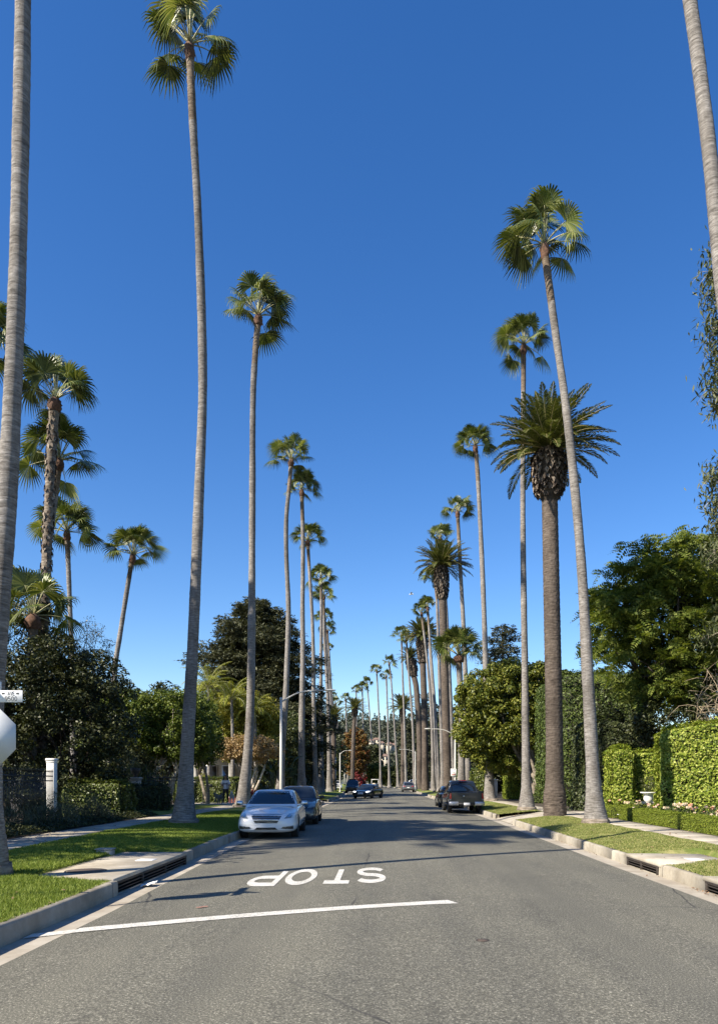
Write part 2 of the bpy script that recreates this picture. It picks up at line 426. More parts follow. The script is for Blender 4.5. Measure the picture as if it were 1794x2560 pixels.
# car
def carpaint(name, c, flake=0.0, rough=0.35, coat=1.0):
    m, N, L, b = newmat(name)
    f = noise(N, L, co(N), 2.5, 4)
    L.new(ramp(N, L, f, [(0.3, tuple(x * 0.94 for x in c)), (0.7, c)]), b.inputs['Base Color'])
    val(b, 'Roughness', rough); val(b, 'Metallic', flake); val(b, 'Coat Weight', coat); val(b, 'Coat Roughness', 0.04)
    return m
M['car_white'] = carpaint('pearl_white_paint', (0.70, 0.71, 0.72))
M['car_slate'] = carpaint('slate_paint', (0.026, 0.031, 0.038), 0.3)
M['car_black'] = carpaint('black_car_paint', (0.008, 0.009, 0.010), 0.2)
M['car_navy'] = carpaint('navy_paint', (0.014, 0.016, 0.028), 0.3)
M['car_grey'] = carpaint('dark_grey_paint', (0.036, 0.038, 0.041), 0.45)
M['car_silver'] = carpaint('steel_grey_paint', (0.14, 0.145, 0.155), 0.5)
m, N, L, b = newmat('car_glass')
val(b, 'Base Color', (0.010, 0.014, 0.020, 1)); val(b, 'Roughness', 0.04); val(b, 'Specular IOR Level', 0.6); val(b, 'Coat Weight', 0.4)
M['glass'] = m
M['tyre'] = plain('tyre_rubber', (0.016, 0.016, 0.016), 0.85, 0, 0.2, 20)
M['rim'] = plain('alloy', (0.42, 0.42, 0.43), 0.3, 0.85, 0.05)
M['rim_dark'] = plain('dark_alloy', (0.06, 0.06, 0.065), 0.35, 0.8, 0.05)
M['chrome'] = plain('chrome', (0.62, 0.62, 0.62), 0.28, 1.0, 0.02)
M['trim'] = plain('black_trim', (0.012, 0.012, 0.012), 0.5, 0, 0.2)
m, N, L, b = newmat('headlamp_lens')
val(b, 'Base Color', (0.20, 0.225, 0.21, 1)); val(b, 'Roughness', 0.2); val(b, 'Metallic', 0.15); val(b, 'Coat Weight', 1.0)
M['lens'] = m
m, N, L, b = newmat('tail_lamp')
val(b, 'Base Color', (0.35, 0.008, 0.010, 1)); val(b, 'Roughness', 0.15); val(b, 'Coat Weight', 1.0)
M['tail'] = m
m, N, L, b = newmat('lit_running_lamp')
val(b, 'Base Color', (0.9, 0.9, 0.9, 1)); val(b, 'Emission Color', (1, 0.98, 0.94, 1)); val(b, 'Emission Strength', 2.5)
M['drl'] = m
M['plate'] = plain('licence_plate', (0.72, 0.72, 0.72), 0.5, 0, 0.1, 60)
# person, dogs
M['skin'] = plain('skin', (0.28, 0.16, 0.11), 0.55, 0, 0.08)
M['hair'] = plain('dark_hair', (0.012, 0.009, 0.008), 0.5, 0, 0.3, 30)
M['shirt'] = plain('white_jersey', (0.62, 0.62, 0.68), 0.8, 0, 0.08)
M['navyprint'] = plain('navy_print', (0.02, 0.02, 0.07), 0.8)
M['legging'] = plain('black_legging', (0.012, 0.012, 0.016), 0.75, 0, 0.2)
M['shoe'] = plain('white_shoe', (0.7, 0.7, 0.7), 0.6)
M['fur'] = plain('pale_grey_fur', (0.42, 0.42, 0.40), 0.95, 0, 0.3, 25)
M['fur_dark'] = plain('grey_fur', (0.13, 0.135, 0.12), 0.95, 0, 0.35, 25)
# ------------------------------------------------------------------ setting
_YL = [-60, 10, 20, 80, 105, 140, 700]; _XL = [-4.0, -4.0, -4.3, -4.3, -5.2, -5.2, -5.2 - 0.045 * 560]
_YR = [-60, 15, 35, 140, 700]; _XR = [5.15, 5.15, 5.3, 5.3, 5.3 - 0.045 * 560]
KL = lambda Y: np.interp(Y, _YL, _XL)
KR = lambda Y: np.interp(Y, _YR, _XR)
KH, SWZ = 0.20, 0.33
SLI = lambda Y: KL(Y) - 3.4       # sidewalk inner and outer edges
SLO = lambda Y: KL(Y) - 4.7
SRI = lambda Y: KR(Y) + 2.25
SRO = lambda Y: KR(Y) + 3.35
YS = np.unique(np.concatenate([np.arange(-60, 0, 10), np.arange(0, 30, 1.0), np.arange(30, 150, 4), np.arange(150, 701, 10)]))

g = MB(); V, F = box(-3000, 3000, -400, 5000, -0.35, -0.25); g.add(V[4:], [(0, 1, 3, 2)])
struct('ground', g, M['far_ground'])
def ribbon(x0, x1, z0, z1, Ys, n=2, crown=0.0):
    t = np.linspace(0, 1, n)
    X = x0(Ys)[:, None] * (1 - t) + x1(Ys)[:, None] * t
    Z = (z0 * (1 - t) + z1 * t + crown * (1 - (2 * t - 1)**2))[None] + 0 * X
    V = np.stack([X, np.repeat(Ys[:, None], n, 1), Z], -1).reshape(-1, 3)
    return V, grid_faces(len(Ys), n)[:, ::-1][:, ::-1]
mb = MB(); mb.add(*ribbon(lambda y: KL(y) + 0.4, lambda y: KR(y) - 0.4, 0, 0, YS, 13, 0.05))
struct('road', mb, M['asphalt'], True)
mb = MB(); mb.add(*ribbon(lambda y: KL(y) - 0.02, lambda y: KL(y) + 0.4, -0.012, 0.0, YS, 3))
struct('gutter_left', mb, M['gutter'])
mb = MB(); mb.add(*ribbon(lambda y: KR(y) - 0.4, lambda y: KR(y) + 0.02, 0.0, -0.012, YS, 3))
struct('gutter_right', mb, M['gutter'])

rng = np.random.default_rng(7)
def kerb(name, K, s, gaps, h):
    """kerb of single cast segments; s = side sign towards the garden"""
    root = bpy.data.objects.new(name, None); link(root); root['kind'] = 'structure'; WL[root.name] = np.zeros(3)
    y = -12.0
    while y < 150:
        ln = rng.uniform(2.6, 4.4) if y < 60 else 8.0
        y1 = y + ln
        for g0, g1 in gaps:
            if y < g0 < y1: y1 = g0
            if g0 <= y < g1: y = g1; y1 = max(y1, y + 1.0)
        a, bq = y + 0.003, y1 - 0.003
        d = rng.uniform(-0.003, 0.003); dh = rng.uniform(-0.004, 0.004)
        prof = np.array([[0.0, -0.05], [0.008, h - 0.03], [0.03, h], [0.155, h + 0.004], [0.16, -0.05]])
        prof[:, 0] += d; prof[1:4, 1] += dh
        mb = MB(); yy = np.linspace(a, bq, 4)
        V = np.stack([K(yy)[:, None] + s * prof[None, :, 0], np.repeat(yy[:, None], 5, 1), np.repeat(prof[None, :, 1], 4, 0)], -1).reshape(-1, 3)
        F = [tuple(f) for f in grid_faces(4, 5)] + [(0, 1, 2, 3, 4), (19, 18, 17, 16, 15)]
        mb.add(V, F)
        part('kerb_segment', mb, M['kerb'], root)
        y = y1
    mb = MB()
    yy = np.arange(150, 700, 15.0)
    prof = np.array([[0.0, -0.05], [0.03, h], [0.16, h]])
    V = np.stack([K(yy)[:, None] + s * prof[None, :, 0], np.repeat(yy[:, None], 3, 1), np.repeat(prof[None, :, 1], len(yy), 0)], -1).reshape(-1, 3)
    mb.add(V, grid_faces(len(yy), 3))
    part('far_kerb', mb, M['kerb'], root, kind='stuff')
    return root
LD, RD, R2 = (11.4, 15.6), (13.75, 15.5), (9.3, 11.75)     # storm drain openings
LA, RA = (56.0, 60.5), (29.6, 34.2)                         # driveway aprons
kerb('kerb_left', KL, -1, [LD, LA], 0.215)
kerb('kerb_right', KR, 1, [R2, RD, RA], 0.195)

def nz(x, y, s=1.0):
    return (np.sin(1.7 * s * x + 2.1 * s * y + 0.4) + np.sin(2.9 * s * x - 1.3 * s * y + 1.9) + np.sin(0.7 * s * x + 3.7 * s * y + 4.1)) / 3.0
def vergez(X, Y, side):
    if side < 0:
        t = np.clip((KL(Y) - 0.16 - X) / (KL(Y) - 0.16 - SLI(Y)), 0, 1)
    else:
        t = np.clip((X - KR(Y) - 0.16) / (SRI(Y) - KR(Y) - 0.16), 0, 1)
    z = 0.205 + (SWZ - 0.205 + 0.01) * t + 0.035 * np.sin(PI * t) + 0.012 * nz(X, Y, 1.3)
    if side < 0:
        pad = (X > -5.45) & (Y > 11.3) & (Y < 15.7)
    else:
        pad = (X < 6.75) & (((Y > 13.6) & (Y < 15.6)) | ((Y > 8.9) & (Y < 11.4)))
    return np.where(pad, 0.10, z)
def verge(name, side, spans, mat):
    mb = MB()
    for a, bq in spans:
        Ys = np.unique(np.concatenate([np.arange(a, min(bq, 40), 0.4), np.arange(max(a, 40), bq, 4.0), [bq]]))
        t = np.linspace(0, 1, 15)
        if side < 0: X = (KL(Ys) - 0.15)[:, None] * (1 - t) + (SLI(Ys) + 0.01)[:, None] * t
        else: X = (KR(Ys) + 0.15)[:, None] * (1 - t) + (SRI(Ys) - 0.01)[:, None] * t
        YY = np.repeat(Ys[:, None], 15, 1)
        V = np.stack([X, YY, vergez(X, YY, side)], -1).reshape(-1, 3)
        mb.add(V, grid_faces(len(Ys), 15))
    return struct(name, mb, mat, True)
verge('lawn_left', -1, [(-12, LA[0]), (LA[1], 300)], M['lawn_l'])
verge('lawn_right', 1, [(-12, RA[0]), (RA[1], 300)], M['lawn_r'])
def apron(name, K, s, I, span):
    mb = MB(); Ys = np.linspace(span[0] - 0.05, span[1] + 0.05, 8)
    ex = np.array([0.9, 0.3, 0, 0, 0, 0, 0.3, 0.9]) * 0
    X = np.stack([K(Ys), K(Ys) + s * 0.5, I(Ys)], 1); Z = np.repeat(np.array([[0.005, 0.10, SWZ + 0.004]]), 8, 0)
    V = np.stack([X, np.repeat(Ys[:, None], 3, 1), Z], -1).reshape(-1, 3)
    mb.add(V, grid_faces(8, 3)); 
    struct(name, mb, M['concrete'])
apron('driveway_left', KL, -1, SLI, LA)
apron('driveway_right', KR, 1, SRI, RA)
def sidewalk(name, a, bq):
    root = bpy.data.objects.new(name, None); link(root); root['kind'] = 'structure'; WL[root.name] = np.zeros(3)
    y = -6.0
    while y < 90:
        y1 = y + 1.55
        mb = MB(); dz = rng.uniform(-0.006, 0.006)
        x0, x1 = sorted((float(a((y + y1) / 2)), float(bq((y + y1) / 2))))
        mb.add(*bbox(x0, x1, y + 0.008, y1 - 0.008, SWZ - 0.12, SWZ + 0.012 + dz, 0.008))
        part('slab', mb, M['concrete'], root)
        y = y1
    mb = MB(); Ys = np.arange(y, 320, 6.0)
    mb.add(*ribbon(a, bq, SWZ + 0.01, SWZ + 0.01, Ys)); part('far_paving', mb, M['concrete'], root, kind='stuff')
    mb = MB(); Ys = np.arange(-6, y + 3, 6.0)
    mb.add(*ribbon(a, bq, SWZ - 0.02, SWZ - 0.02, Ys)); part('joint_bed', mb, M['soil'], root)
sidewalk('sidewalk_left', SLI, SLO)
sidewalk('sidewalk_right', SRI, SRO)
mb = MB(); mb.add(*ribbon(lambda y: 0 * y - 260, lambda y: SLO(y) + 0.01, SWZ, SWZ, YS[YS < 420], 3))
struct('garden_ground_left', mb, M['soil'])
mb = MB(); mb.add(*ribbon(lambda y: SRO(y) - 0.01, lambda y: 0 * y + 260, SWZ, SWZ, YS[YS < 420], 3))
struct('garden_ground_right', mb, M['soil'])
# patch of garden lawn and the paved crossing on the left
mb = MB(); Ys = np.arange(29.5, 43.2, 0.6)
mb.add(*ribbon(lambda y: 0 * y - 11.6, lambda y: SLO(y) + 0.0, SWZ + 0.10, SWZ + 0.02, Ys, 4)); struct('garden_lawn', mb, M['lawn_l'])
mb = MB(); mb.add(*bbox(-12.5, SLO(45) - 0.01, 43.4, 47.0, SWZ - 0.1, SWZ + 0.014, 0.01)); struct('garden_path', mb, M['concrete'])
mb = MB(); mb.add(*bbox(SRO(32) + 0.01, 30, 29.6, 34.2, SWZ - 0.1, SWZ + 0.014, 0.01)); struct('drive_right', mb, M['concrete'])

# grass blades on the near verges
def blades(name, side, y0, y1, n, mat, hh):
    r = np.random.default_rng(11 + side)
    Y = y0 + (y1 - y0) * r.random(n)**1.5; t = r.random(n)
    if side < 0: X = (KL(Y) - 0.10) * (1 - t) + (SLI(Y) + 0.06) * t
    else: X = (KR(Y) + 0.10) * (1 - t) + (SRI(Y) - 0.06) * t
    if side < 0: keep = ~((X > -5.38) & (Y > 11.42) & (Y < 15.55))
    else: keep = ~((X < 6.65) & (((Y > 13.75) & (Y < 15.5)) | ((Y > 9.1) & (Y < 11.2)))) & ~((Y > RA[0]) & (Y < RA[1]))
    X, Y = X[keep], Y[keep]; n = len(X)
    Z = np.maximum(vergez(X, Y, side), 0.2) - 0.004
    if side > 0: hh = hh * np.clip(0.8 + 0.5 * nz(X, Y, 2.0), 0.4, 1.3)
    h = hh * r.uniform(0.5, 1.3, n); a = r.uniform(0, 2 * PI, n); w = 0.0045 + 0.0002 * Y
    lx, ly = r.normal(0, 0.5, n) * h, r.normal(0, 0.5, n) * h
    dx, dy = np.cos(a) * w, np.sin(a) * w
    V = np.stack([np.stack([X - dx, Y - dy, Z], -1), np.stack([X + dx, Y + dy, Z], -1), np.stack([X + lx, Y + ly, Z + h], -1)], 1).reshape(-1, 3)
    mb = MB(); mb.add(V, np.arange(3 * n).reshape(-1, 3))
    o = part(name, mb, mat)
    return o
o = blades('grass', -1, 6.5, 34, 330000, M['grass_l'], 0.05)
tag(o, 'lush green mown grass on the verge with the storm drain and manhole', 'grass', kind='stuff')
o = blades('grass', 1, 10, 46, 240000, M['grass_r'], 0.032)
tag(o, 'patchy dry mown grass on the sunny verge beside the box hedge', 'grass', kind='stuff')

# ------------------------------------------------------------------ road marking
def arc(cx, cy, rx, ry, a0, a1, n=14):
    t = np.linspace(R(a0), R(a1), n)
    return [(cx + rx * math.cos(x), cy + ry * math.sin(x)) for x in t]
GL = {
 'A': [[(0, 0), (0.5, 1), (1, 0)], [(0.2, 0.36), (0.8, 0.36)]],
 'V': [[(0, 1), (0.5, 0), (1, 1)]],
 'E': [[(0.95, 1), (0, 1), (0, 0), (0.95, 0)], [(0.02, 0.52), (0.75, 0.52)]],
 '9': [arc(0.5, 0.7, 0.45, 0.3, 0, 360, 18), [(0.95, 0.7)] + arc(0.5, 0.42, 0.45, 0.42, 0, -110, 9)],
 '5': [[(0.9, 1), (0.15, 1), (0.08, 0.55)] + arc(0.48, 0.32, 0.46, 0.32, 125, -150, 14)],
 '0': [arc(0.5, 0.5, 0.45, 0.5, 0, 360, 24)],
 'O': [arc(0.5, 0.5, 0.5, 0.5, 0, 360, 32)],
 'T': [[(0.5, 0), (0.5, 0.93)], [(0, 1), (1, 1)]],
 'P': [[(0, 0), (0, 1), (0.6, 1)] + arc(0.62, 0.74, 0.38, 0.26, 85, -85, 10) + [(0.6, 0.48), (0.02, 0.48)]],
 'S': [arc(0.5, 0.75, 0.5, 0.25, 25, 265, 16)[:] + arc(0.5, 0.25, 0.5, 0.25, 85, -155, 16)],
}
def stroke(pts, w, closed=False):
    P = np.array(pts, float); n = len(P)
    if np.allclose(P[0], P[-1]) and n > 3:
        closed = True; P = P[:-1]; n -= 1
    T = np.zeros_like(P); 
    for i in range(n):
        a = P[(i - 1) % n] if (closed or i > 0) else None
        c = P[(i + 1) % n] if (closed or i < n - 1) else None
        d1 = norm(P[i] - a) if a is not None else None
        d2 = norm(c - P[i]) if c is not None else None
        if d1 is None: T[i] = np.array([-d2[1], d2[0]])
        elif d2 is None: T[i] = np.array([-d1[1], d1[0]])
        else:
            n1 = np.array([-d1[1], d1[0]]); n2 = np.array([-d2[1], d2[0]]); m_ = norm(n1 + n2)
            T[i] = m_ / max(0.45, m_ @ n1)
    A, B = P + T * w / 2, P - T * w / 2
    V = np.concatenate([A, B]); F = []
    for i in range(n if closed else n - 1):
        k = (i + 1) % n; F.append((i, k, n + k, n + i))
    return V, F
roadz = lambda X: 0.05 * (1 - (2 * (X - (-3.75)) / 8.5 - 1)**2)
root = thing('stop_marking', 'white STOP lettering painted on the asphalt in front of the stop line', 'road marking', (-1.1, 13.2, 0.04))
for ch, xr, y0 in (('S', 0.10, 12.30), ('T', -0.47, 12.22), ('O', -1.13, 12.12), ('P', -1.72, 12.03)):
    mb = MB()
    for k, st in enumerate(GL[ch]):
        V, F = stroke(st, 0.24)
        V[:, 0] = 0.12 + V[:, 0] * 0.76; V[:, 1] = 0.09 + 0.82 * V[:, 1]
        X = xr - V[:, 0] * 0.56; Y = y0 + 2.15 - V[:, 1] * 2.15
        mb.add(np.stack([X, Y, roadz(X) + 0.006 + 0.001 * k], -1), F)
    part('letter', mb, M['paint'], root)
mb = MB(); xs = np.linspace(-3.55, 0.95, 16)
yc = np.interp(xs, [-3.9, -2.0, -0.5, 0.93], [8.45, 9.28, 9.88, 10.38])
V = np.concatenate([np.stack([xs, yc - 0.14, roadz(xs) + 0.006], -1), np.stack([xs, yc + 0.14, roadz(xs) + 0.006], -1)])
V[15, 0] += 0.12
mb.add(V, [(i, i + 1, 17 + i, 16 + i) for i in range(15)])
root = thing('stop_line', 'long white stop line painted across the lane up to the gutter', 'road marking', (-1.3, 9.6, 0.03))
part('line', mb, M['paint'], root)
mb = MB(); xs = np.linspace(-3.97, -3.56, 4); yc = np.interp(xs, [-3.97, -3.55], [8.33, 8.6])
V = np.concatenate([np.stack([xs, yc - 0.13, np.full(4, 0.004)], -1), np.stack([xs, yc + 0.11, np.full(4, 0.004)], -1)])
mb.add(V, [(i, i + 1, 5 + i, 4 + i) for i in range(3)]); part('worn_end', mb, M['paint_worn'], root)

# ------------------------------------------------------------------ storm drains, pads, covers
def drain(name, label, K, s, span, h, posts, padx, padspan):
    yc = (span[0] + span[1]) / 2; x = float(K(yc))
    root = thing(name, label, 'storm drain', (x, yc, 0))
    a, bq = span
    X = lambda d: x + s * d
    def bx(d0, d1, y0, y1, z0, z1, b=0.006):
        x0, x1 = sorted((X(d0), X(d1))); return bbox(x0, x1, y0, y1, z0, z1, b)
    mb = MB(); mb.add(*bx(-0.01, padx, padspan[0], padspan[1], h - 0.045, h + 0.03, 0.012)); part('cover_slab', mb, M['concrete'], root)
    mb = MB(); mb.add(*bx(0.45, 0.5, a, bq, -0.3, h - 0.06)); mb.add(*bx(0.03, 0.45, a, bq, -0.31, -0.27))
    mb.add(*bx(0.02, 0.45, a + 0.001, a + 0.03, -0.27, h - 0.06)); mb.add(*bx(0.02, 0.45, bq - 0.03, bq - 0.001, -0.27, h - 0.06))
    part('chamber', mb, M['void'], root)
    mb = MB(); mb.add(*bx(-0.016, 0.02, a, bq, h - 0.075, h - 0.03)); part('frame_rail', mb, M['iron'], root)
    mb = MB(); mb.add(*bx(-0.012, 0.012, a, bq, 0.085, 0.105)); part('guard_bar', mb, M['iron'], root)
    mb = MB(); mb.add(*bx(-0.012, 0.012, a, bq, 0.035, 0.05)); part('guard_bar', mb, M['iron'], root)
    mb = MB(); mb.add(*bx(-0.02, 0.05, a, bq, -0.05, -0.008)); part('sill', mb, M['kerb'], root)
    for y in posts:
        mb = MB(); mb.add(*bx(-0.018, 0.035, y - 0.025, y + 0.025, -0.02, h - 0.05)); part('post', mb, M['iron'], root)
    return root
drain('storm_drain', 'long three-bay kerb storm drain under the pad with the manhole', KL, -1, LD, 0.215, (11.45, 12.75, 14.1, 15.55), 1.38, (11.35, 15.65))
drain('storm_drain', 'short kerb storm drain with one middle post below a bare concrete pad', KR, 1, RD, 0.195, (13.8, 14.65, 15.45), 1.5, (13.65, 15.55))
drain('storm_drain', 'kerb storm drain with leaf litter at its mouth, opposite the stop line', KR, 1, R2, 0.195, (9.35, 10.5, 11.7), 1.4, (9.2, 11.85))
root = thing('manhole_cover', 'round brown cast manhole cover in the concrete pad', 'manhole', (-4.92, 12.35, 0.245))
mb = MB(); mb.add(*lathe([(0.0, 0.252), (0.29, 0.252), (0.30, 0.24)], 28, (-4.92, 12.35, 0))); part('lid', mb, M['castplate'], root)
mb = MB(); mb.add(*lathe([(0.302, 0.246), (0.335, 0.250), (0.345, 0.24)], 28, (-4.92, 12.35, 0))); part('rim', mb, M['iron'], root)
mb = MB(); mb.add(*bbox(-4.62, -4.3, 13.9, 14.25, 0.235, 0.252, 0.004)); tag(part('utility_plate', mb, M['white']), 'pale square utility plate set in the pad beside the manhole', 'cover plate')
mb = MB(); mb.add(*bbox(5.95, 6.25, 14.2, 14.55, 0.215, 0.231, 0.004)); tag(part('utility_plate', mb, M['white']), 'pale square utility plate in the pad above the short storm drain', 'cover plate')
# small grey valve box on the lawn edge of the pad
root = thing('valve_box', 'small grey concrete valve box in the grass behind the pad', 'valve box', (-5.55, 15.0, 0.22))
mb = MB(); mb.add(*bbox(-5.72, -5.42, 14.85, 15.1, 0.18, 0.36, 0.02)); part('body', mb, M['greystone'], root)
mb = MB(); mb.add(*bbox(-5.74, -5.40, 14.83, 15.12, 0.36, 0.385, 0.01)); part('lid', mb, M['greystone'], root)
mb = MB(); yy = np.linspace(0, 1, 7); r_ = np.random.default_rng(3)
Gx, Gy = np.meshgrid(np.linspace(-0.11, 0.11, 7), np.linspace(-0.15, 0.15, 7)); Gz = 0.045 + 0.04 * r_.random(Gx.shape) + 0.03 * np.sin(9 * Gx)
mb.add(np.stack([Gx - 3.86 , Gy + 12.3, Gz - 0.03], -1).reshape(-1, 3), grid_faces(7, 7))
tag(part('paper_scrap', mb, M['signwhite']), 'crumpled white paper scrap at the storm drain mouth', 'litter')
root = thing('valve_cover', 'round iron valve cover sunk into the open asphalt', 'valve cover', (1.08, 7.88, 0.05))
zz = float(roadz(1.08))
mb = MB(); mb.add(*lathe([(0, zz + 0.006), (0.05, zz + 0.006), (0.055, zz + 0.002)], 20, (1.08, 7.88, 0))); part('lid', mb, M['castplate'], root)
mb = MB(); mb.add(*lathe([(0.056, zz + 0.004), (0.068, zz + 0.006), (0.072, zz)], 20, (1.08, 7.88, 0))); part('rim', mb, M['iron'], root)
mb = MB(); zo = float(roadz(-2.3)) + 0.006
for k, (u, v) in enumerate([(-2.5, 10.0), (-2.44, 10.06)]):
    mb.add([(u, v, zo), (u + 0.09, v + 0.02, zo), (u + 0.06, v + 0.10, zo), (u - 0.01, v + 0.06, zo)], [(0, 1, 2, 3)])
tag(part('survey_mark', mb, M['orange_mark']), 'faded orange survey mark sprayed on the asphalt by the stop line', 'road marking')
# dry leaves in the gutter
r_ = np.random.default_rng(5); n = 240
Y = np.concatenate([r_.uniform(9.5, 12.2, n // 2), r_.uniform(13.5, 34, n // 2)]); X = KR(Y) - np.abs(r_.normal(0, 0.09, n)) - 0.02
mb = MB(); s = r_.uniform(0.012, 0.03, n); a = r_.uniform(0, 6.28, n)
P = np.stack([X, Y, np.full(n, 0.012)], -1)
d = np.stack([np.cos(a), np.sin(a), r_.uniform(-0.2, 0.5, n)], -1) * s[:, None]; e = np.stack([-np.sin(a), np.cos(a), r_.uniform(-0.2, 0.3, n)], -1) * s[:, None] * 0.6
mb.add(np.stack([P - d, P + e, P + d, P - e], 1).reshape(-1, 3), np.arange(4 * n).reshape(-1, 4))
tag(part('leaf_litter', mb, M['litter']), 'scattered brown dry leaves along the sunny gutter', 'leaf litter', kind='stuff')
# low asphalt edges already meet the gutters; far hill
r_ = np.random.default_rng(21)
gx = np.linspace(-900, 900, 61); gy = np.linspace(620, 1900, 41)
GX, GY = np.meshgrid(gx, gy)
def hillz(X, Y):
    a = np.clip((Y - 640) / 420, 0, 1); a = a * a * (3 - 2 * a)
    rid = 72 + 9 * np.sin(X / 95 + 0.7) + 6 * np.sin(X / 41 + 2) + 4 * np.sin(X / 19 + Y / 60) - 0.02 * X
    return a * rid + 2.0 * np.sin(X / 23 + Y / 31) * a - 0.3
mb = MB(); mb.add(np.stack([GX, GY, hillz(GX, GY)], -1).reshape(-1, 3), grid_faces(41, 61)); struct('hill', mb, plain('hill_scrub', (0.055, 0.06, 0.035), 0.95, 0, 0.4, 0.03), True)
# ------------------------------------------------------------------ foliage builders
UP = np.array([0, 0, 1.0])
def rdir(r, n):
    return norm(r.normal(size=(n, 3)))
def leaves(P, Nn, Ln, Wd, r, fold=0.15, D=None):
    """kite-shaped leaf faces at P with normals Nn"""
    n = len(P); Ln = np.broadcast_to(Ln, (n,)); Wd = np.broadcast_to(Wd, (n,))
    Nn = norm(Nn)
    D = rdir(r, n) if D is None else D
    D = norm(D - Nn * np.sum(D * Nn, 1, keepdims=True)); S = np.cross(Nn, D)
    a = P - D * (Ln * 0.5)[:, None]; c = P + D * (Ln * 0.5)[:, None]
    m_ = P - D * (Ln * 0.05)[:, None] + Nn * (Wd * fold)[:, None]
    V = np.stack([a, m_ + S * (Wd * 0.5)[:, None], c, m_ - S * (Wd * 0.5)[:, None]], 1).reshape(-1, 3)
    return V, np.arange(4 * n).reshape(-1, 4)
def shell(center, radii, m, r, p=2.0, lo=0.55, zmin=None):
    d = rdir(r, m); s = (np.abs(d)**p).sum(1)**(-1 / p)
    q = d * s[:, None] * (lo + (1 - lo) * r.random(m)**0.6)[:, None]
    C = np.asarray(center) + q * np.asarray(radii)
    if zmin is not None: C = C[C[:, 2] > zmin]
    return C
def clumpleaves(mb, C, rad, per, L_, W_, r, flat=0.75, up=0.5, mi=0):
    n = len(C) * per
    d = rdir(r, n); rr = np.repeat(np.broadcast_to(rad, (len(C),)) * r.uniform(0.65, 1.25, len(C)), per)
    P = np.repeat(C, per, 0) + d * (rr * (0.35 + 0.65 * r.random(n)**0.5))[:, None] * np.array([1, 1, flat])
    Nn = d * 0.6 + UP * up + r.normal(size=(n, 3)) * 0.55
    s = r.uniform(0.7, 1.3, n)
    mb.add(*leaves(P, Nn, L_ * s, W_ * s, r), mi=mi)
def limb(mb, a, b, r0, r1, r, sag=0.15, n=7, sides=7, mi=0):
    a, b = np.asarray(a, float), np.asarray(b, float)
    ln = np.linalg.norm(b - a); m_ = (a + b) / 2 + r.normal(size=3) * ln * 0.07 + UP * ln * sag
    P = spline([a, m_, b], n)
    tadd(mb, P, np.linspace(r0, r1, n), sides, mi)
def tree(name, label, cat, base, center, radii, m, per, rad, lw, mat, bark, tr, seed, p=2.3, lo=0.5, stems=1, fork=0.35,
         limbs=12, group=None, zmin=None, flat=0.75, up=0.5, spread=0.25):
    r = np.random.default_rng(seed)
    base = np.asarray(base, float); center = np.asarray(center, float); radii = np.asarray(radii, float)
    root = thing(name, label, cat, tuple(base), 0, group)
    C = shell(center, radii, m, r, p, lo, zmin)
    mb = MB(); clumpleaves(mb, C, rad, per, lw[0], lw[1], r, flat, up)
    part('crown', mb, mat, root, kind='stuff')
    for s in range(stems):
        mb = MB()
        b0 = base + np.array([r.normal(0, spread * 0.5), r.normal(0, spread * 0.5), -0.15]) * (1 if stems > 1 else 0.01) + UP * (-0.1)
        f = base + (center - base) * fork + np.array([r.normal(0, spread), r.normal(0, spread), 0]) * (2.0 if stems > 1 else 0.5)
        f[2] = base[2] + (center[2] - base[2]) * fork * r.uniform(0.9, 1.1)
        tadd(mb, spline([b0, (b0 + f) / 2 + r.normal(size=3) * 0.06, f], 8), np.linspace(tr * 1.25, tr * 0.75, 8), 10)
        k = max(2, limbs // stems)
        for c in C[r.permutation(len(C))[:k]]:
            limb(mb, f - UP * 0.1, c, tr * 0.55, tr * 0.10, r, 0.08)
        part('trunk', mb, bark, root, True)
    return root

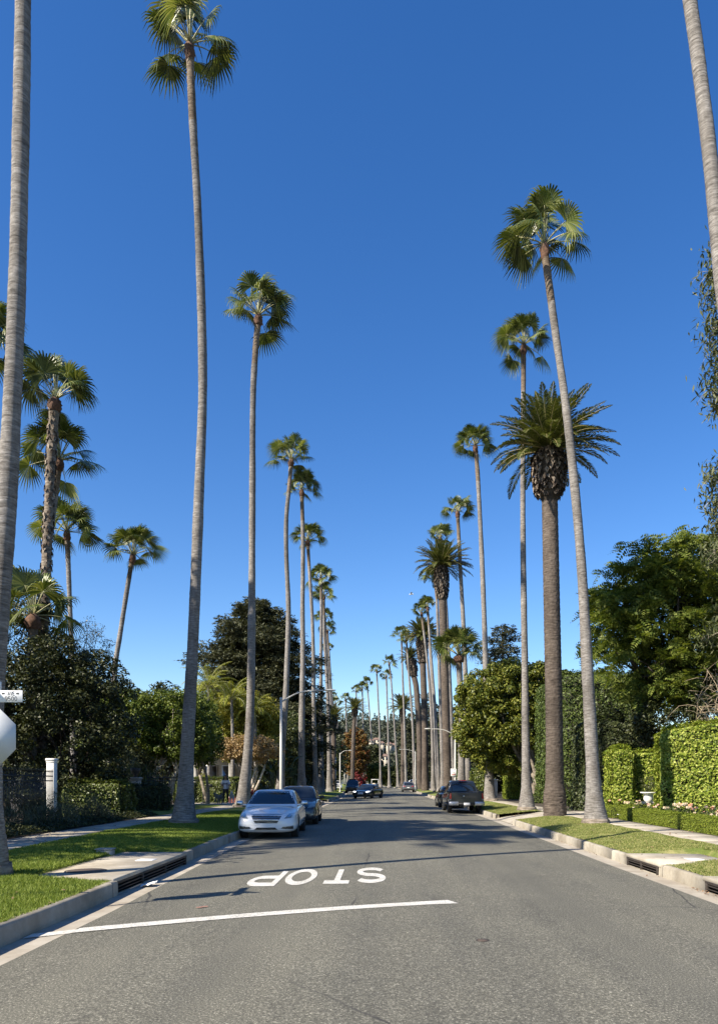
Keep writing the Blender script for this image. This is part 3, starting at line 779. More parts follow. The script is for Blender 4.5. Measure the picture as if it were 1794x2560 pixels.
def hedge(name, label, pts, z0, h, depth, lw, dens, mat, seed, rnd=0.12, bumpy=0.05, group=None, cat='hedge', htop=None):
    """clipped hedge: front line pts (x,y) list, thickness vector depth, leaf shell on a solid core"""
    r = np.random.default_rng(seed)
    a, b = np.array(pts[0], float), np.array(pts[1], float); dv = np.array(depth, float)
    c = (a + b) / 2 + dv / 2
    root = thing(name, label, cat, (c[0], c[1], z0), 0, group)
    ln, dl = np.linalg.norm(b - a), np.linalg.norm(dv)
    h1 = h if htop is None else htop
    def surf(u, v, w, nrm):
        # u along, v depth, w up, each 0..1
        P = a[None] * (1 - u)[:, None] + b[None] * u[:, None] + dv[None] * v[:, None]
        hh = h * (1 - u) + h1 * u
        z = z0 + hh * w
        return np.concatenate([P, z[:, None]], 1)
    e1 = np.append((b - a) / ln, 0); e2 = np.append(dv / dl, 0)
    faces = [('f', ln * h, -e2), ('b', ln * h, e2), ('l', dl * h, -e1), ('r', dl * h, e1), ('t', ln * dl, UP)]
    mb = MB()
    for k, A, nn in faces:
        n = max(8, int(A * dens * (0.35 if k == 'b' else 1)))
        q = r.random((n, 2))
        if k == 'f': u, v, w = q[:, 0], np.zeros(n), q[:, 1]
        elif k == 'b': u, v, w = q[:, 0], np.ones(n), q[:, 1]
        elif k == 'l': u, v, w = np.zeros(n), q[:, 0], q[:, 1]
        elif k == 'r': u, v, w = np.ones(n), q[:, 0], q[:, 1]
        else: u, v, w = q[:, 0], q[:, 1], np.ones(n)
        P = surf(u, v, w, nn)
        # rounded edges and bumps
        du = np.minimum(u, 1 - u) * ln; dd = np.minimum(v, 1 - v) * dl; dw = (1 - w) * h
        pull = sum(np.clip(1 - x / rnd, 0, 1)**2 for x in (du, dd, dw)) - 1.0
        cen = np.array([c[0], c[1], z0 + h * 0.5])
        P = P - norm(P - cen) * (np.clip(pull, 0, 2) * rnd * 0.75)[:, None]
        P = P + nn * (bumpy * (nz(P[:, 0] + P[:, 2], P[:, 1] * 1.1 + P[:, 2] * 0.7, 2.2)) + r.normal(0, lw[0] * 0.28, n) - lw[0] * 0.1 + (r.random(n) < 0.07) * r.uniform(0.3, 1.3, n) * lw[0])[:, None]
        Nn = nn + r.normal(size=(n, 3)) * 0.5 + UP * 0.25
        s = r.uniform(0.55, 1.4, n)
        mb.add(*leaves(P, Nn, lw[0] * s, lw[1] * s, r))
    part('foliage', mb, mat, root, kind='stuff')
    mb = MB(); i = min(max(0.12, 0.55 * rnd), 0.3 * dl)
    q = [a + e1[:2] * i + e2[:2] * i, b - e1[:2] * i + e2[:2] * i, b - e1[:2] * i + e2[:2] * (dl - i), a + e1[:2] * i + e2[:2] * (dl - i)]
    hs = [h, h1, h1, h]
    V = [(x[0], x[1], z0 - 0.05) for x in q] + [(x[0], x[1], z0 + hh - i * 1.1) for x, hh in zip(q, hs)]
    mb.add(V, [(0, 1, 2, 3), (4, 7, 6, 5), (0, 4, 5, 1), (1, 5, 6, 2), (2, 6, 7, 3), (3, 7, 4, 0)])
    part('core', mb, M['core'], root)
    return root

def shrub(name, label, base, radii, n, lw, mat, seed, cat='shrub', group=None, style='round', stem=True):
    r = np.random.default_rng(seed); base = np.asarray(base, float); radii = np.asarray(radii, float)
    root = thing(name, label, cat, tuple(base), 0, group)
    mb = MB()
    d = rdir(r, n); d[:, 2] = np.abs(d[:, 2]) if style != 'ball' else d[:, 2]
    q = 0.55 + 0.45 * r.random(n)**0.5
    wob = 1 + 0.22 * np.sin(5 * d[:, 0] + 4 * d[:, 2] + seed) + 0.15 * np.sin(9 * d[:, 1] + 2 + seed)
    P = base + d * (q * wob)[:, None] * radii + (UP * radii[2] if style == 'ball' else 0)
    s = r.uniform(0.7, 1.3, n)
    if style == 'spiky':
        mb.add(*leaves(P, rdir(r, n), lw[0] * s, lw[1] * s, r, 0.05, D=norm(d + UP * 0.9 + r.normal(size=(n, 3)) * 0.3)))
    else:
        mb.add(*leaves(P, d * 0.7 + UP * 0.4 + r.normal(size=(n, 3)) * 0.5, lw[0] * s, lw[1] * s, r))
    part('foliage', mb, mat, root, kind='stuff')
    if stem:
        mb = MB()
        for k in range(6):
            a = r.uniform(0, 6.28); e = base + np.array([math.cos(a) * radii[0], math.sin(a) * radii[1], radii[2] * 1.2]) * 0.6
            limb(mb, base - UP * 0.08 + np.array([math.cos(a), math.sin(a), 0]) * 0.05, e, 0.025, 0.006, r, 0.1, 5, 5)
        part('stem', mb, M['bark_dark'], root)
    return root

# ------------------------------------------------------------------ palms
WIND = np.array([0.55, 0.15, 0.0])
def fan_frond(r, e, a, lp, rb, seg=24, mats=None):
    mb = MB()
    d0 = np.array([math.cos(e) * math.cos(a), math.cos(e) * math.sin(a), math.sin(e)])
    t = np.linspace(0, 1, 6)[:, None]
    g = 0.20 * lp * max(0.1, math.cos(e))
    Pp = d0 * lp * t - UP * g * t**2 + WIND * 0.16 * lp * t**2 * max(0.2, math.sin(e) + 0.3)
    tadd(mb, Pp, np.linspace(0.028, 0.012, 6), 5, 1)
    h = Pp[-1]; fwd = norm(norm(Pp[-1] - Pp[-2]) + UP * (-0.22 + 0.2 * math.sin(e)) + WIND * 0.18)
    side = np.cross(fwd, UP)
    if np.linalg.norm(side) < 0.15: side = np.array([-math.sin(a), math.cos(a), 0])
    side = norm(side); roll = r.normal(0, 0.45)
    n0 = np.cross(side, fwd); side, nr = side * math.cos(roll) + n0 * math.sin(roll), n0 * math.cos(roll) - side * math.sin(roll)
    thm = r.uniform(1.65, 2.05); th = np.linspace(-thm, thm, seg)
    dl = thm / seg * 1.06
    droop = r.uniform(0.38, 0.68)
    Vs, Fs, k = [], [], 0
    for q in th:
        dr = norm(math.cos(q) * fwd + math.sin(q) * side - nr * 0.22 * math.sin(q)**2)
        pr = norm(-math.sin(q) * fwd + math.cos(q) * side)
        L_ = rb * (1 - 0.10 * (q / thm)**2) * r.uniform(0.92, 1.07)
        rows = []
        for f, wf in ((0.03, 1.0), (0.30, 1.0), (0.52, 1.0), (0.78, 0.55)):
            x = f * L_; hw = dl * min(x, 0.52 * L_) * wf
            z = max(0, f - 0.30)
            p = h + dr * x - UP * droop * z**2 * L_ + WIND * 0.35 * z**2 * L_
            rows += [p - pr * hw, p + nr * 0.30 * hw, p + pr * hw]
        z = 0.72; w_ = r.normal(size=3) * 0.03
        p = h + dr * L_ * 0.96 - UP * droop * z**2 * L_ * 1.15 + WIND * 0.45 * z**2 * L_ + w_
        rows.append(p)
        Vs += rows
        for i in range(3):
            o = k + 3 * i
            Fs += [(o, o + 1, o + 4, o + 3), (o + 1, o + 2, o + 5, o + 4)]
        o = k + 9
        Fs += [(o, o + 1, o + 3), (o + 1, o + 2, o + 3)]
        k += 13
    mb.add(np.array(Vs), Fs, 0)
    return mb
def fan_crown(seed, n=27, sc=1.0, mat='fan', dead=0, low=76):
    r = np.random.default_rng(seed); out = []
    for i in range(n):
        u = i / (n - 1)
        e = R(86 - low * u**0.95 + r.normal(0, 8)); a = i * 2.399 + r.normal(0, 0.25)
        lp = (0.95 + 0.35 * min(1, u * 2)) * sc * r.uniform(0.85, 1.15); rb = (0.78 + 0.22 * min(1, u * 2.5)) * sc * r.uniform(0.9, 1.1)
        mm = 'fan_lit' if r.random() < 0.2 else mat
        if dead and i >= n - dead: e, mm = R(-62 + r.normal(0, 6)), 'fan_dead'
        out.append((fan_frond(r, e, a, lp, rb), mm))
    return out
FANS = []
for s, nn_, dd_, lo_ in ((101, 26, 0, 72), (102, 23, 0, 68), (103, 27, 0, 80), (104, 25, 0, 70), (105, 28, 1, 76), (106, 22, 0, 66), (107, 26, 0, 84), (108, 24, 0, 72)):
    cr = fan_crown(s, nn_, 1.0, 'fan', dd_, lo_)
    FANS.append([mb.mesh('frond', [M[mm], M['petiole']], False) for mb, mm in cr])
FANJ = []
for s in (111, 112, 113):
    mbj = MB()
    for mb, mm in fan_crown(s, 20):
        for V in mb.V: mbj.V.append(V)
        for f, mi in zip(mb.F, mb.M): mbj.F.append(f + mbj.n); mbj.M.append(mi)
        mbj.n += mb.n
    FANJ.append(mbj.mesh('crown', [M['fan'], M['petiole']], False))
_mb = MB()
for k, (dx, dy, l_) in enumerate(((0.02, 0, 1.9), (0.1, 0.03, 1.55), (-0.04, 0.05, 1.3))):
    tadd(_mb, [(dx * 0.3, dy, 0), (dx, dy, l_ * 0.6), (dx * 2.4, dy, l_)], [0.03, 0.028, 0.003], 5)
SPEAR = _mb.mesh('spear_leaf', M['spear'])

def trunk_mesh(path, rb, rm, rt, step, n, seed, boots=0.0, bulge=0.0):
    r = np.random.default_rng(seed)
    P0 = np.asarray(path, float); H = np.linalg.norm(np.diff(P0, axis=0), axis=1).sum()
    m = max(24, int(H / step)); P = spline(P0, m); h = np.linspace(0, H, m)
    rad = np.interp(h, [0, 0.12, 0.35, 0.7, 1.3, 2.4, 4.5, H * 0.5, H * 0.8, H], [rb * 1.10, rb * 1.06, rb * 0.97, rb * 0.85, rm * 1.40, rm * 1.12, rm * 1.0, rm * 0.78, (rm * 0.68 + rt) / 2, rt])
    fr = (h / np.interp(h, [0, H * 0.6, H], [0.16, 0.14, 0.20]) + 0.3 * np.sin(h * 3)) % 1.0
    amp = np.interp(h, [0, 1.5, 3, H * 0.7, H], [0.004, 0.008, 0.018, 0.03, 0.06])
    rad = rad * (1 + amp * (np.abs(fr - 0.5) * 2 - 0.5)) * (1 + 0.030 * np.sin(h * 0.9 + seed) + 0.018 * np.sin(h * 2.3 + 2 * seed) + 0.012 * np.sin(h * 5.1))
    th = np.linspace(0, 2 * PI, n, endpoint=False)
    sh = 1 + 0.012 * r.normal(size=(m, n)) + np.interp(h, [0, 1.2, 2.5], [0.05, 0.02, 0])[:, None] * np.sin(5 * th + seed)[None] + np.interp(h, [0, 0.9], [0.03, 0])[:, None] * r.normal(size=(1, n))
    V, FL = tube(P, rad, n, True, sh)
    mb = MB(); mb.V.append(V); mb.n = len(V)
    q = FL[0]; row = np.repeat(np.arange(m - 1), n)
    top = h[row] > H * 0.90
    mb.F += [q[~top], q[top], FL[1]]; mb.M += [np.zeros((~top).sum()), np.ones(top.sum()), np.ones(len(FL[1]))]
    return mb, P, rad
def fan_palm(label, path, Y, scale=1.0, near=True, seed=0, rb=0.41, rm=0.21, rt=0.135, fans=None, rz=0.0, group=None, lean=(0, 0), boots=False, zb=0.25, dead=False):
    """path: list of photo positions base->top of trunk, seen at distance Y"""
    P = np.array([wp(x, y, Y) for x, y in path])
    P[0, 2] = min(P[0, 2], zb)
    if P[1, 2] < zb + 0.3: P = np.delete(P, 1, 0)
    P[0, 2] = zb - 0.1
    ly = np.linspace(0, 1, len(P)); P[:, 1] += lean[1] * ly**2
    root = thing('fan_palm', label, 'palm tree', (P[0, 0], P[0, 1], zb), 0, group)
    st = 0.05 if Y < 45 else (0.09 if Y < 100 else 0.25)
    mb, Q, rad = trunk_mesh(P, rb, rm, rt, st, 18 if Y < 45 else 10, seed)
    part('trunk', mb, [M['trunk'], M['trunk_top']] if not boots else [M['trunk_boots'], M['trunk_boots']], root, True)
    top = Q[-1]; rel = top - np.array(root.location)
    r = np.random.default_rng(seed + 500)
    if Y < 70 and not boots:                               # rough mat of surface roots round the foot
        mbr = MB(); hr = np.array([-0.12, 0.0, 0.08, 0.17, 0.24]) + zb
        Vr, FLr = tube(np.stack([np.full(5, P[0, 0]), np.full(5, P[0, 1]), hr], -1), np.array([1.26, 1.22, 1.17, 1.12, 1.03]) * rb, 26, True, 1 + 0.045 * r.normal(size=(5, 26)))
        mbr.V.append(Vr); mbr.n += len(Vr); mbr.F += FLr; mbr.M += [np.zeros(len(f)) for f in FLr]
        part('root_mat', mbr, M['trunk_boots'], root)
    T = norm(Q[-1] - Q[-4])
    # fibrous collar with leaf-base stubs
    mb = MB(); hh = np.linspace(-0.55, 0.12, 9)
    pr = np.array([1.04, 1.25, 1.35, 1.42, 1.45, 1.4, 1.25, 0.9, 0.4]) * rt * scale**0.5
    Vc, FLc = tube(top + T * hh[:, None], pr, 12, True, 1 + 0.10 * r.normal(size=(9, 12)))
    mb.V.append(Vc); mb.n += len(Vc); mb.F += FLc; mb.M += [np.zeros(len(f)) for f in FLc]
    part('leaf_base_collar', mb, M['boot_red'], root)
    if boots:
        n = 700; hB = r.random(n); idx = (hB * (len(Q) - 1)).astype(int); a = r.uniform(0, 6.28, n)
        d = np.stack([np.cos(a), np.sin(a), 0 * a], -1)
        Pb = Q[idx] + d * (rad[idx] * 1.04)[:, None]
        mb = MB(); mb.add(*leaves(Pb, d + UP * 0.3, 0.30 * r.uniform(0.7, 1.3, n), 0.13, r, 0.3, D=UP * 1.0 + d * 0.55 + r.normal(size=(n, 3)) * 0.35))
        part('old_leaf_bases', mb, M['boot_dark'], root, kind='stuff')
    k = fans if fans is not None else seed
    if near:
        for me in FANS[(seed * 3 + k) % 8]:
            inst('frond', me, root, tuple(rel), (0, 0, rz + seed * 1.3), (scale, scale, scale * 1.18))
        inst('spear_leaf', SPEAR, root, tuple(rel), (0, 0, rz), scale)
    else:
        inst('crown', FANJ[k % 3], root, tuple(rel), (0, 0, rz + seed), (scale, scale, scale * 1.18))
    return root

def pin_frond(r, e, a, ln, curve, leaf=0.42, n=36, hang=0.35, w=0.035):
    mb = MB(); m = 14; t = np.linspace(0, 1, m)
    ang = e - curve * t**1.3
    st = ln / (m - 1); hx = np.concatenate([[0], np.cumsum(np.cos(ang[:-1]) * st)]); hz = np.concatenate([[0], np.cumsum(np.sin(ang[:-1]) * st)])
    ca, sa = math.cos(a), math.sin(a)
    P = np.stack([hx * ca, hx * sa, hz], -1) + WIND * (0.10 * ln) * (t**2)[:, None]
    tadd(mb, P, np.linspace(0.03, 0.005, m), 4, 1)
    T = norm(np.gradient(P, axis=0))
    u = np.linspace(0.10, 1.0, n)
    Pi = np.stack([np.interp(u, t, P[:, k]) for k in range(3)], -1); Ti = norm(np.stack([np.interp(u, t, T[:, k]) for k in range(3)], -1))
    S = norm(np.cross(Ti, UP + 1e-6)); Nn = np.cross(S, Ti)
    L_ = leaf * np.sin(PI * np.clip(u * 0.86 + 0.13, 0, 1))**0.7
    for s in (-1, 1):
        D = norm(Ti * 0.75 + s * S * 0.85 + Nn * 0.28 + r.normal(size=(n, 3)) * 0.10)
        L2 = L_ * r.uniform(0.85, 1.12, n)
        tip = Pi + D * L2[:, None] - UP * (hang * L2**1.0)[:, None] * 0.6
        mid = Pi + D * (L2 * 0.5)[:, None] - UP * (hang * L2 * 0.10)[:, None]
        wv = norm(np.cross(D, Nn)) * w * 0.5
        V = np.stack([Pi, mid + wv, tip, mid - wv], 1).reshape(-1, 3)
        mb.add(V, np.arange(4 * n).reshape(-1, 4), 0)
    return mb
def date_crown(seed, n=96, ln=2.85):
    r = np.random.default_rng(seed); out = []
    for i in range(n):
        u = i / (n - 1); e = R(88 - 86 * u + r.normal(0, 5)); a = i * 2.399 + r.normal(0, 0.15)
        out.append(pin_frond(r, e, a, ln * r.uniform(0.86, 1.08) * (0.85 + 0.15 * min(1, 3 * u)), R(26 + 40 * u + r.normal(0, 8)), 0.44, 62, 0.30, 0.050))
    return out
DATES = [[mb.mesh('frond', [M['date'], M['date_rachis']]) for mb in date_crown(s)] for s in (201, 202)]
_mbj = MB()
for mb in date_crown(203, 64):
    for V in mb.V: _mbj.V.append(V)
    for f, mi in zip(mb.F, mb.M): _mbj.F.append(f + _mbj.n); _mbj.M.append(mi)
    _mbj.n += mb.n
DATEJ = _mbj.mesh('crown', [M['date'], M['date_rachis']])
def date_palm(label, path, Y, bulge, seed, rt=0.34, rb=0.44, scale=1.0, near=True, pine=1.9, group=None, rz=0.0, zb=0.25):
    P = np.array([wp(x, y, Y) for x, y in path]); P[0, 2] = zb - 0.1
    root = thing('date_palm', label, 'palm tree', (P[0, 0], P[0, 1], zb), 0, group)
    H = np.linalg.norm(np.diff(P, axis=0), axis=1).sum()
    nn = 40 if Y < 50 else 20; step = 0.045 if Y < 50 else 0.14
    m = int(H / step); Q = spline(P, m); h = np.linspace(0, H, m)
    th = np.linspace(0, 2 * PI, nn, endpoint=False)
    rad = np.interp(h, [0, 0.5, 1.1, 1.5, 3, H], [rb * 1.08, rb * 1.12, rb * 1.06, rt * 1.12, rt * 1.03, rt * 0.95])
    r = np.random.default_rng(seed)
    k = 7; p = 0.30
    A = k * th[None] + 2 * PI * h[:, None] / p / 2; B = k * th[None] - 2 * PI * h[:, None] / p / 2
    dia = np.maximum(np.abs(np.sin(A)), np.abs(np.sin(B)))**3
    am = np.interp(h, [0, 1.1, 1.5, H], [0.0, 0.01, 0.05, 0.055])[:, None]
    sh = 1 + am * (dia - 0.6) + 0.008 * r.normal(size=(m, nn)) + np.interp(h, [0, 1.2, 1.5], [0.03, 0.03, 0])[:, None] * r.normal(size=(m, nn))
    mb = MB(); V, FL = tube(Q, rad, nn, True, sh); mb.V.append(V); mb.n = len(V); mb.F += FL; mb.M += [np.zeros(len(f)) for f in FL]
    part('trunk', mb, M['trunk_date'], root, True)
    top = Q[-1]; T = norm(Q[-1] - Q[-6])
    # pineapple of cut leaf bases under the crown
    mb = MB(); hh = np.linspace(-0.25, pine, 12); s = hh / pine
    pr = np.interp(s, [-0.13, 0.0, 0.15, 0.45, 0.8, 1.0], [rt * 0.98, rt * 1.15, bulge * 0.86, bulge * 0.98, bulge, bulge * 0.62])
    Pp = top + T * hh[:, None]
    V, FL = tube(Pp, pr * 0.93, 16, True); mb.V.append(V); mb.n += len(V); mb.F += FL; mb.M += [np.zeros(len(f)) for f in FL]
    part('leaf_base_core', mb, M['bark_dark'], root, True)
    n = 420 if near else 160
    v = r.random(n); a = r.uniform(0, 6.28, n); d = np.stack([np.cos(a), np.sin(a), 0 * a], -1)
    Pb = top + T * (v * pine)[:, None] + d * (np.interp(v, s, pr) * 1.0)[:, None]
    mb = MB(); w_ = 0.20 if near else 0.3
    mb.add(*leaves(Pb, d * 1.0 + UP * 0.45 + r.normal(size=(n, 3)) * 0.2, 0.30 * r.uniform(0.7, 1.3, n), w_ * 0.8, r, 0.45, D=UP + d * 0.7))
    part('leaf_base_skirt', mb, M['boot_dark'], root, kind='stuff')
    ct = top + T * pine * 0.95; rel = tuple(ct - np.array(root.location))
    if near:
        for me in DATES[seed % 2]: inst('frond', me, root, rel, (0, 0, rz), scale)
    else: inst('crown', DATEJ, root, rel, (0, 0, rz), scale)
    return root
# ------------------------------------------------------------------ the palms of the street
fan_palm('fan palm whose trunk rises beside the stop sign post', [(-36, 2192), (-31, 2060), (-14, 1700), (18, 1250), (41, 780), (53, 330), (58, 0), (62, -700), (70, -1750), (74, -2150)], 11.3, 1.15, True, 3, 0.33, 0.145, 0.11, 0)
fan_palm('tall fan palm with a shaded swollen base on the verge before the white sedan', [(459, 2057), (470, 1840), (482, 1617), (498, 1226), (507, 948), (496, 557), (481, 279), (474, 112)], 24.8, 0.88, True, 11, 0.43, 0.198, 0.125, 0, 0.2)
fan_palm('fan palm with a pale flared base standing behind the white sedan', [(606, 2015), (622, 1850), (628, 1672), (631, 1226), (633, 981), (641, 847), (647, 790)], 40, 1.06, True, 5, 0.46, 0.235, 0.16, 1, 0.5)
g = 'fan palms along the shaded verge'
fan_palm('fan palm next to the street lamp, third from the stop sign along its verge', [(699, 1990), (706, 1860), (714, 1740), (718, 1639), (721, 1550), (720, 1490), (716, 1400), (715, 1320), (717, 1275), (723, 1216), (728, 1150)], 60, 1.02, True, 7, 0.5, 0.26, 0.17, 2, -0.3, g)
fan_palm('fan palm just past the street lamp, fourth from the stop sign along its verge', [(754, 1988), (754, 1800), (757, 1639), (756, 1530), (757, 1418), (757, 1339), (754, 1226)], 63, 0.82, True, 8, 0.5, 0.27, 0.17, 3, 0.9, g)
fan_palm('fan palm with a knobbly leaning foot, fifth along the shaded verge', [(790, 1984), (787, 1903), (784, 1770), (783, 1639), (780, 1540), (776, 1470), (771, 1390), (769, 1352)], 76, 1.0, True, 9, 0.55, 0.25, 0.17, 4, 0.1, g)
fan_palm('fan palm with a pale straight trunk, sixth along the shaded verge', [(804, 1978), (802, 1847), (802, 1639), (803, 1530), (802, 1446)], 92, 0.95, True, 10, 0.5, 0.28, 0.18, 0, -0.4, g)
fan_palm('dark-trunked fan palm, seventh along the shaded verge', [(824, 1974), (821, 1800), (815, 1660), (810, 1580), (809, 1490)], 98, 0.9, True, 11, 0.55, 0.30, 0.18, 1, 0.7, g)
fan_palm('fan palm leaning inward, eighth along the shaded verge', [(831, 1972), (828, 1800), (820, 1660), (814, 1590), (812, 1545)], 118, 0.85, True, 12, 0.5, 0.28, 0.18, 2, 0.0, g)
fan_palm('fan palm with a bent stem, ninth along the shaded verge', [(836, 1966), (832, 1800), (824, 1660), (818, 1576)], 126, 0.82, False, 13, 0.45, 0.25, 0.17, 0, 0, g)
fan_palm('fan palm with a small crown, tenth along the shaded verge', [(840, 1964), (836, 1820), (826, 1700), (820, 1622)], 146, 0.75, False, 14, 0.45, 0.25, 0.17, 1, 0.5, g)

fan_palm('fan palm with a pale trunk rising from the sunny verge above the storm drains', [(1990, 2160), (1900, 1500), (1830, 900), (1801, 690), (1773, 390), (1740, 120), (1723, 0), (1690, -300), (1640, -1000), (1620, -1500)], 12.5, 1.1, True, 15, 0.36, 0.145, 0.105, 1)
fan_palm('leaning fan palm with a conical base on the sunny verge by the box hedge', [(1488, 2052), (1478, 1880), (1470, 1728), (1449, 1371), (1416, 1037), (1388, 836), (1362, 640), (1359, 612)], 24.8, 0.78, True, 16, 0.40, 0.195, 0.12, 2, 0.35)
fan_palm('slender fan palm between the date palm and the parked pickup', [(1316, 2022), (1313, 1850), (1311, 1672), (1307, 1400), (1306, 1226), (1307, 1050), (1308, 862)], 36, 0.74, True, 17, 0.42, 0.18, 0.12, 3, 0.2)
g = 'fan palms along the sunny verge'
fan_palm('fan palm with a flared base beside the parked pickup', [(1224, 2003), (1217, 1800), (1210, 1561), (1203, 1380), (1193, 1182), (1187, 1115)], 52.6, 0.74, True, 18, 0.5, 0.24, 0.15, 4, 0.0, g)
fan_palm('fan palm partly behind the rounded street tree, second past the pickup', [(1169, 1990), (1168, 1900), (1160, 1617), (1150, 1420), (1143, 1280)], 66, 0.8, True, 19, 0.48, 0.26, 0.16, 0, 0.6, g)
fan_palm('thin fan palm rising through the crown of the taller far date palm', [(1134, 1986), (1127, 1793), (1119, 1605), (1113, 1500), (1104, 1400), (1099, 1346)], 74.6, 0.8, True, 20, 0.48, 0.25, 0.17, 1, -0.3, g)
fan_palm('fan palm just short of the shaggy date palm in line with the lamp arm', [(1107, 1980), (1102, 1814), (1096, 1646), (1091, 1500), (1085, 1446)], 88, 0.78, True, 21, 0.45, 0.24, 0.16, 2, 0.4, g)
fan_palm('curving fan palm behind the black parked sedan', [(1097, 1976), (1088, 1790), (1077, 1640), (1068, 1518)], 103, 0.76, True, 22, 0.45, 0.25, 0.17, 3, 0.1, g)
fan_palm('fan palm with ragged hanging fronds near the shaggy date palms', [(1083, 1974), (1079, 1814), (1070, 1680), (1053, 1532)], 106, 0.76, True, 23, 0.45, 0.25, 0.17, 4, -0.5, g)
fan_palm('fan palm whose crown overlaps a date palm beyond the black sedan', [(1091, 1972), (1084, 1800), (1075, 1650), (1071, 1580)], 120, 0.74, False, 24, 0.45, 0.26, 0.18, 0, 0, g)
g = 'slender fan palms at the far end of the street'
FL_ = ['beside the lamp near the grey crossover', 'crossing the low round-headed date palm', 'curving before the dark upright pine', 'by the low bush where the street bends', 'next to the lamp at the street bend', 'leaning behind the utility cart', 'between the autumn tree and the dark green tree', 'rising out of the autumn tree', 'on the shaded side of the autumn tree', 'behind the lamp past the navy vehicle', 'behind the low date palm of the shaded row']
for k, (pth, Y, sc) in enumerate((
    ([(1036, 1968), (1031, 1814), (1021, 1678), (1015, 1596)], 125, 1.0), ([(1015, 1966), (1010, 1800), (1006, 1690), (1003, 1588)], 140, 1.2),
    ([(995, 1964), (991, 1897), (978, 1709), (972, 1658)], 160, 1.15), ([(973, 1964), (968, 1772), (965, 1690)], 165, 0.95),
    ([(951, 1962), (949.5, 1862), (946, 1773), (941, 1676)], 170, 1.05), ([(931, 1962), (928, 1847), (922, 1766), (917, 1709)], 190, 1.15),
    ([(909, 1962), (907, 1803), (905, 1721)], 190, 1.1), ([(889, 1961), (891, 1803), (890, 1726)], 195, 1.1),
    ([(870, 1962), (866, 1818), (863.6, 1748)], 190, 1.05), ([(849, 1962), (843.6, 1818), (838.5, 1758)], 185, 1.1), ([(832, 1962), (833, 1800), (832, 1745)], 200, 1.2))):
    fan_palm('slender distant fan palm ' + FL_[k], pth, Y, sc * 0.82, False, 40 + k, 0.5, 0.24, 0.17, k, 0.4 * k, g)

# palms of the shaded garden
fan_palm('fan palm with a rough boot-covered trunk in the shaded garden', [(96, 1975), (100, 1750), (108, 1600), (118, 1380), (128, 1150), (138, 1000)], 32, 1.03, True, 30, 0.34, 0.27, 0.20, 3, 0.3, None, boots=True)
fan_palm('shorter fan palm right behind the boot-trunked palm', [(84, 1975), (88, 1700), (110, 1450), (135, 1250), (148, 1150)], 35, 1.03, True, 31, 0.36, 0.26, 0.17, 1, 2.2)
fan_palm('thin fan palm with one drooping frond in the shaded garden', [(186, 1970), (180, 1640), (174, 1480), (168, 1330)], 45, 1.0, True, 32, 0.34, 0.19, 0.15, 2, 1.2)
fan_palm('leaning fan palm standing apart above the clipped ficus', [(268, 1975), (288, 1670), (300, 1590), (322, 1450), (333, 1388)], 45, 0.95, True, 33, 0.34, 0.21, 0.14, 4, 0.1)
fan_palm('fan palm at the garden edge behind the stop sign palm', [(-60, 1975), (-58, 1500), (-50, 1000), (-44, 850)], 32, 1.05, True, 34, 0.36, 0.2, 0.14, 0, 0.4)
fan_palm('low broad fan palm buried in the dark garden trees', [(70, 1975), (78, 1750), (84, 1540)], 30, 1.0, True, 35, 0.36, 0.24, 0.2, 2, 0.8)
fan_palm('stout fan palm with a brown shaggy collar behind the round street tree', [(1152, 1986), (1153, 1900), (1150, 1750), (1146, 1640)], 62, 1.35, True, 36, 0.42, 0.27, 0.27, 4, 1.7)
# palms beside the cross street, out of the frame, that shade the road
for k, (x, y, h) in enumerate(((-21.8, 8.4, 20), (-19.3, 7.6, 20.5), (-16.9, 8.6, 20), (-21.3, 11.6, 20), (-24.5, 10.0, 22.5), (-18.0, 12.6, 19.5), (-22.6, 14.6, 20.5), (-28, 5, 25), (-17, 24, 21))):
    s = lambda X, Z: (VPX + X * FPX / y, HZ - (Z - EYE) * FPX / y)
    fan_palm('fan palm by the cross street whose crown shades the road' , [s(x, 0.2), s(x + 0.2, h * 0.4), s(x - 0.1, h * 0.75), s(x + 0.2, h)], y, 1.45, False, 60 + k, 0.4, 0.2, 0.14, k, k * 1.1, 'palms by the cross street')

# date palms
date_palm('big Canary date palm with a thick scarred trunk by the hedge gap', [(1386, 2040), (1384, 1800), (1378, 1500), (1373, 1245)], 30.5, 0.68, 1, 0.335, 0.42, 0.95, True, 2.0)
g = 'date palms further along the sunny verge'
date_palm('tall date palm standing behind the lamp post with the white sign', [(1120, 1990), (1117, 1900), (1110, 1650), (1105, 1495)], 66, 0.62, 2, 0.36, 0.44, 1.0, True, 2.9, g)
date_palm('date palm with a long shaggy neck of cut fronds', [(1062, 1976), (1061, 1800), (1056, 1655)], 109, 0.85, 3, 0.47, 0.55, 1.2, True, 3.9, g)
date_palm('date palm with a squat pineapple-shaped neck', [(1048, 1974), (1048, 1850), (1040, 1720), (1034, 1690)], 128, 0.95, 4, 0.5, 0.55, 0.95, False, 3.2, g)
date_palm('low round-headed date palm at the street bend', [(1006, 1968), (1007, 1850), (1006, 1790)], 150, 0.62, 5, 0.42, 0.5, 1.35, False, 1.6, g)
date_palm('round-headed date palm before the autumn tree', [(880, 1968), (883, 1850), (886, 1790)], 140, 0.55, 6, 0.38, 0.45, 0.98, False, 1.4)
date_palm('low date palm half hidden behind the shaded palm row', [(834, 1972), (834, 1850), (834, 1815)], 112, 0.5, 7, 0.36, 0.42, 0.9, False, 1.2)
